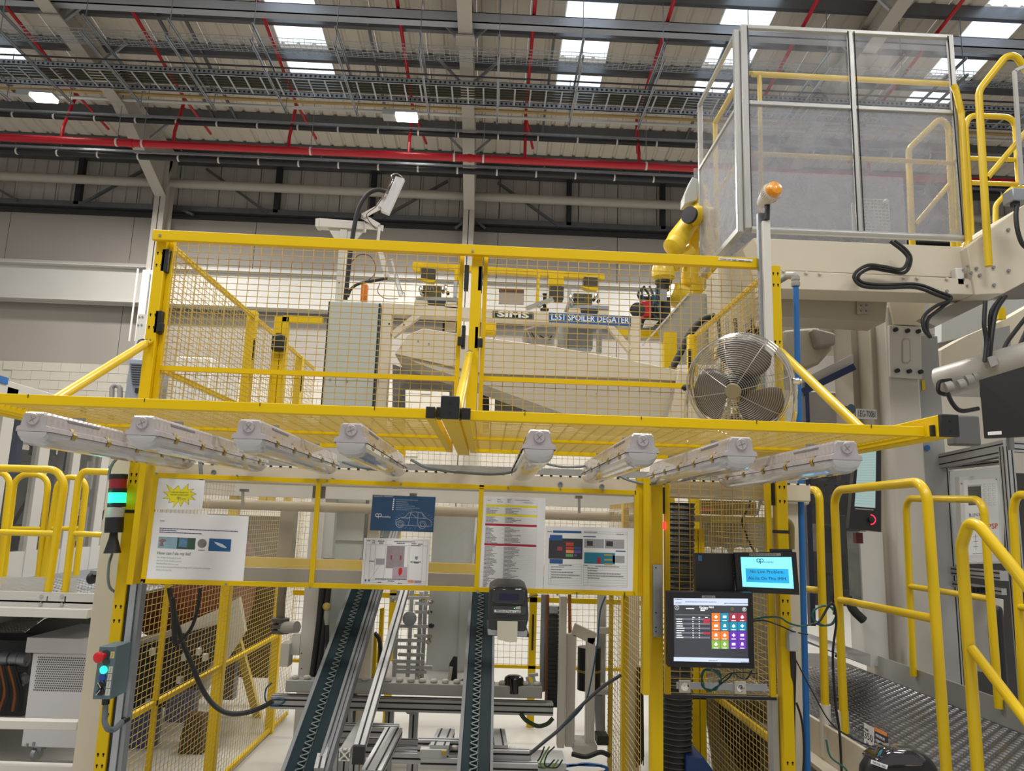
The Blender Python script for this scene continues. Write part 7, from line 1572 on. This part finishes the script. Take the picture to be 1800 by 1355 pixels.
for k, Q in enumerate((((1565, 424), (1588, 442), (1596, 456), (1585, 473), (1556, 469), (1527, 466), (1506, 477), (1502, 490), (1517, 503), (1556, 506), (1608, 505), (1646, 518), (1668, 528), (1645, 538), (1624, 556), (1624, 578), (1634, 592)),
                      ((1572, 423), (1594, 441), (1601, 458), (1590, 479), (1560, 476), (1531, 472), (1512, 481), (1509, 491), (1522, 498), (1558, 501), (1612, 500), (1652, 514), (1672, 524), (1652, 543), (1632, 560), (1630, 580), (1636, 594)))):
    cable('machine_cable', [at(x, y, 4.54+.02*k) for x, y in Q], .0115, BLK, n=8, label='black cable snaking over the cream beam, %s of the pair' % ('outer', 'inner')[k], cat='cable')
for k, Q in enumerate((((1732, 530), (1730, 570), (1734, 600), (1731, 636)), ((1768, 520), (1752, 545), (1745, 580), (1739, 636)), ((1760, 522), (1742, 550), (1740, 590), (1736, 634)), ((1810, 550), (1786, 580), (1768, 606), (1765, 625)), ((1815, 560), (1800, 590), (1788, 618)))):
    cable('hanging_lead', [at(x, y, 4.5+.02*k) for x, y in Q], .013, BLK, n=8, label='black lead hanging at the right edge above the cylinder, %s from the left' % ('first', 'second', 'third', 'fourth', 'fifth')[k], cat='cable')
# ---- aluminium cell with control panel
t = thing('profile_enclosure', 'aluminium profile enclosure with a white control panel at the right edge', 'enclosure', at(1720, 1200, 4.0))
YK = 4.7
A_, B_ = at(1657, 820, YK), at(1768, 790, YK)
def vp(px, y0, y1, Y, w=.045): a, b = at(px, y0, Y), at(px, y1, Y); profile(t, (a.x, Y, b.z), (a.x, Y, a.z), w, w, 'upright')
vp(1656, 815, 1240, 5.4, .06); vp(1768, 785, 1330, YK, .06)
profile(t, at(1650, 812, 5.4), at(1772, 787, YK), .06, .10, 'top_beam'); profile(t, at(1770, 784, YK), at(1830, 788, YK), .05, .07, 'top_beam'); profile(t, at(1668, 822, 5.45), at(1760, 812, 4.8), .03, .03, 'inner_beam')
profile(t, at(1672, 1003, 5.4), at(1765, 1012, YK), .05, .06, 'cross_beam'); profile(t, at(1672, 1025, 5.4), at(1765, 1040, YK), .03, .04, 'cross_beam')
pbox('back_wall', 1670, 830, 1830, 1300, 6.2, .05, mat('enclosure_dark', (.04, .038, .036), .5, 0, .3, 3), t); plate('grey_inside', [(1674, 828), (1765, 820), (1765, 990), (1674, 992)], 5.7, .03, LGY, t); G().rod(at(1735, 1180, 5.5), at(1735, 1050, 5.5), .10, 20, True).obj('white_drum', OFF, t)
pbox('black_hose', 1752, 1065, 1772, 1210, 5.2, .1, BLK, t, bevel=.03)
for k in range(6): pbox('socket', 1706+k*7, 1032, 1711+k*7, 1042, 4.9, .03, BLK, t)
c = Card('control_cabinet', 'white control panel with a dark window, keypad print and red letters', 'control panel', ((1686, 838), (1756, 835), (1762, 985), (1693, 990)), 5.1, mat('panel_white', (.58, .57, .56), .5), th=.05)
c.rect('panel_face', .10, .04, .95, .92, mat('panel_face', (.68, .68, .67), .5), .001); c.rect('panel_window', .20, .12, .53, .34, mat('window_olive', (.08, .085, .07), .3), .0015); c.rect('panel_window', .2, .10, .55, .12, LGY, .0014)
c.text('print', 'B.I.N.R', .20, .455, .055, INK, fit=.30); c.text('print', 'TPSP', .56, .60, .085, mat('letter_red', (.55, .04, .02), .5), fit=.36, bold=.0006)
for i in range(5):
    for j in range(3): c.lines('key_outline', [((.60+j*.11, .10+i*.055), (.67+j*.11, .10+i*.055)), ((.60+j*.11, .13+i*.055), (.67+j*.11, .13+i*.055)), ((.60+j*.11, .10+i*.055), (.60+j*.11, .13+i*.055))], .0012, INKG, .0015)
for i in range(3): c.lines('key_outline', [((.28, .70+i*.06), (.40, .70+i*.06)), ((.34, .68+i*.06), (.34, .74+i*.06))], .002, INK, .0015)
for i in range(4): c.lines('key_outline', [((.62, .70+i*.05), (.80, .70+i*.05))], .0012, INK, .0015)
c.lines('caption', [((.25, .90), (.5, .90))], .003, PBLU, .0015)
for u_, v_ in ((.05, .08), (.93, .05), (.93, .93), (.06, .93)): G().lathe(c.P(u_, v_, .001), c.n, [(.006, 0), (.005, .003)], 8).obj('screw', STEEL, c.t)
# ---- walkway
ZW = .68; Xw = at(1655, 1100, 3.0).x; Yw1 = atx(1480, 1100, Xw).y; 
kp = atz(1585, 1196, ZW); kp2 = atz(1775, 1290, ZW); print('walk', Xw, Yw1, kp, kp2); XK = (kp.x+kp2.x)/2
t = thing('walkway', 'dark tread plate walkway on a cream frame at the lower right', 'walkway', ((Xw+XK)/2, 3.5, ZW-.3))
yw0, yw1 = 1.9, atz(1428, 1172, ZW).y; xwl = Xw-.02
TRK = mat('tread_dark', (.10, .10, .105), .35, .7, .15, 12); TRL = mat('tread_lug_dark', (.28, .28, .29), .3, .8, .1, 20)
G().box((xwl, yw0, ZW-.01), (XK, yw1+.6, ZW)).obj('deck', TRK, t); tread(xwl+.01, XK-.01, yw0+.4, yw1, ZW, 'tread_lugs', t, .034, TRL)
zlow = atz(1500, 1290, ZW).z
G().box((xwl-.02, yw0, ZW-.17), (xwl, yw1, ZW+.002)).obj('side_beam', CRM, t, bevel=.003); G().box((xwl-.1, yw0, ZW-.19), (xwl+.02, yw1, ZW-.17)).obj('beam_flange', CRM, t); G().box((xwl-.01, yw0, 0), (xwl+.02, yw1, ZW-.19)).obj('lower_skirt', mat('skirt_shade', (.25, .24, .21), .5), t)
G().box((XK, yw0+.3, ZW), (XK+.01, kp.y+.15, ZW+.13)).obj('kick_plate', mat('kick_steel', (.40, .40, .38), .4, .3), t)
G().box((xwl-.6, 4.6, ZW-.02), (xwl, 6.0, ZW-.005)).obj('rear_deck', TRD, t); tread(xwl-.5, xwl+.2, 4.6, 5.4, ZW-.004, 'tread_lugs', t, .04, TRD)
G().hexa([atz(1418, 1120, 1.0)+V((0, 0, -.02)), atz(1530, 1165, 1.0)+V((0, 0, -.02)), at(1530, 1172, 5.2), at(1418, 1130, 5.2), atz(1418, 1112, 1.0), atz(1530, 1150, 1.0), at(1530, 1160, 5.2), at(1418, 1116, 5.2)]).obj('sloping_plate', TRD, t)
lp = atx(1527, 1277, xwl-.022); 
def sp(px, py): return atx(px, py, xwl-.023)
G().add([sp(1519, 1270), sp(1536, 1279), sp(1536, 1316), sp(1519, 1306)], [(0, 1, 2, 3)]).obj('load_label', PAP, t)
q = sp(1520, 1280); text('max', 'load_text', .022, INK, q+V((-.001, 0, 0)), V((0, -1, 0)), (0, 0, 1), t); text('350', 'load_text', .042, INK, sp(1519, 1291)+V((-.001, 0, 0)), V((0, -1, 0)), (0, 0, 1), t, fit=.075); text('kg', 'load_text', .022, INK, sp(1523, 1305)+V((-.001, 0, 0)), V((0, -1, 0)), (0, 0, 1), t)
G().add([sp(1537, 1279), sp(1561, 1289), sp(1561, 1327), sp(1539, 1315)], [(0, 1, 2, 3)]).obj('warning_label', PBLK, t); G().add([sp(1537, 1277)+V((-.001, 0, 0)), sp(1560, 1288)+V((-.001, 0, 0)), sp(1560, 1295)+V((-.001, 0, 0)), sp(1537, 1284)+V((-.001, 0, 0))], [(0, 1, 2, 3)]).obj('warning_band', PORG, t)
for k_, w_ in enumerate(('MAXIMUM', 'PERMITTED', 'LOAD')): text(w_, 'warning_text', .018, WINK, sp(1540, 1292+k_*9)+V((-.002, 0, 0)), V((0, -1, 0)), (0, 0, 1), t, fit=.075)
def loop(label, X, pts, r, mids=(), fil=.1, foot=None):
    P = [atx(x, y, X) for x, y in pts]; t = thing('guard_rail', label, 'handrail', P[0]); G().tube(P, r, 16, fil, 7).obj('rail_loop', YELR, t)
    for a, b in mids: G().rod(atx(*a, X), atx(*b, X), r*.85, 14).obj('middle_rail', YELR, t)
    if foot:
        for f_ in foot: p = atx(*f_, X); G().rod(p, p+V((0, 0, -.25)), r*1.35, 14, True).obj('rail_foot', WHT, t)
    return t
loop('large yellow walkway handrail loop, right of the blue pipe', Xw, [(1487, 1345), (1466, 862), (1628, 846), (1668, 1420)], .0205, [((1472, 1053), (1644, 1088))], .09, [(1481, 1250)])
P_ = at(1452, 1285, 4.2).x
loop('yellow handrail with its foot behind the blue pipe', Xw-.02+.0, [(1453, 1335), (1440, 862), (1400, 858)], .0205, [((1446, 1038), (1405, 1034))], .06, [(1450, 1238)])
loop('yellow handrail on the far side of the walkway', XK-.02, [(1606, 1188), (1592, 876), (1728, 878), (1756, 1245)], .021, [((1597, 1030), (1741, 1053))], .08)
Xs = at(1700, 1100, 2.75).x
loop('near yellow stair handrail sloping down to the right', Xs, [(1722, 1400), (1690, 960), (1703, 918), (1722, 925), (1830, 1060)], .0205, [((1708, 1140), (1830, 1300))], .06)
loop('yellow handrail cut by the right edge beside the white control panel', XK-.02, [(1800, 1240), (1781, 900), (1786, 868), (1850, 876)], .021, [((1788, 1066), (1850, 1076))], .07)
# white box and machine side by the blue pipe
t = thing('white_housing', 'white rounded housing and cream side wall behind the blue pipe', 'housing', at(1400, 886, 3.95)); pbox('housing_body', 1368, 850, 1424, 887, 3.95, .3, WHT, t, bevel=.015); pbox('side_wall', 1382, 887, 1412, 1400, 4.0, .1, CRM, t)
cable('black_lead', [at(x, y, 3.6) for x, y in ((1400, 1235), (1408, 1260), (1412, 1290), (1413, 1330), (1411, 1370))], .005, BLK, label='thin black lead left of the blue pipe near the floor', cat='cable')
t = thing('tan_elbow', 'tan pipe elbow beside the right guard post', 'elbow', at(1388, 960, 3.8)); G().tube([at(1365, 915, 3.8), at(1388, 917, 3.8), at(1388, 965, 3.8)], .024, 12, .05).obj('elbow_pipe', mat('tan_dull', (.22, .17, .06), .5), t)
pts = [at(1449+21*math.cos(a_*.6)+random.uniform(-2, 2), 1082+17*math.sin(a_*.6)+random.uniform(-2, 2), 3.62) for a_ in range(36)]
cable('green_coil', pts, .0032, CG, k=4, n=5, label='coil of green network cable tied to the walkway handrail', cat='cable')
cable('post_cable', [at(x, y, 3.58) for x, y in ((1425, 1098), (1440, 1092), (1462, 1060), (1470, 1090), (1464, 1150), (1468, 1230), (1476, 1290), (1480, 1370))], .006, BLK, label='black cable tied down the far leg of the large handrail', cat='cable')
cable('floor_lead', [at(x, y, 3.3) for x, y in ((1399, 1160), (1425, 1210), (1460, 1270), (1500, 1298), (1540, 1315))], .003, BLK, label='thin black lead draped across the walkway beam', cat='cable')
cable('floor_lead', [at(x, y, 3.3) for x, y in ((1452, 1300), (1460, 1330), (1485, 1350), (1500, 1375))], .004, CG, label='green cable at the foot of the large handrail', cat='cable')
for py in (1078, 1153, 1228, 1286): p = atx(1472+(py-1078)*.045, py, Xw); tag(G().rod(p+V((0, 0, -.006)), p+V((0, 0, .006)), .0225, 14, True).obj('cable_tie', BLK), 'black cable tie on the far leg of the large handrail, %s' % {1078: 'topmost', 1153: 'second from top', 1228: 'second from bottom', 1286: 'lowest'}[py], 'cable tie', 'cable ties on the handrail leg')
t = thing('second_printer', 'black label printer with a paper strip label at the bottom right', 'printer', at(1590, 1400, 2.5))
Ypr = 2.6
plate('printer_body', [(1522, 1352), (1532, 1336), (1562, 1316), (1610, 1318), (1640, 1334), (1652, 1352), (1655, 1430), (1520, 1430)], Ypr, .06, BLK, t, bevel=.015); plate('lid', [(1536, 1338), (1565, 1319), (1608, 1321), (1632, 1335), (1625, 1350), (1545, 1352)], Ypr-.02, .1, PRG, t, bevel=.012)
plate('paper_label', [(1532, 1335), (1561, 1345), (1559, 1352), (1531, 1342)], Ypr-.03, .002, PAP, t); text('PRINTER LABEL', 'label_text', .008, INK, at(1534, 1339.5, Ypr-.033), V((1, 0, -.33)), (0, 0, 1), t, fit=.045)
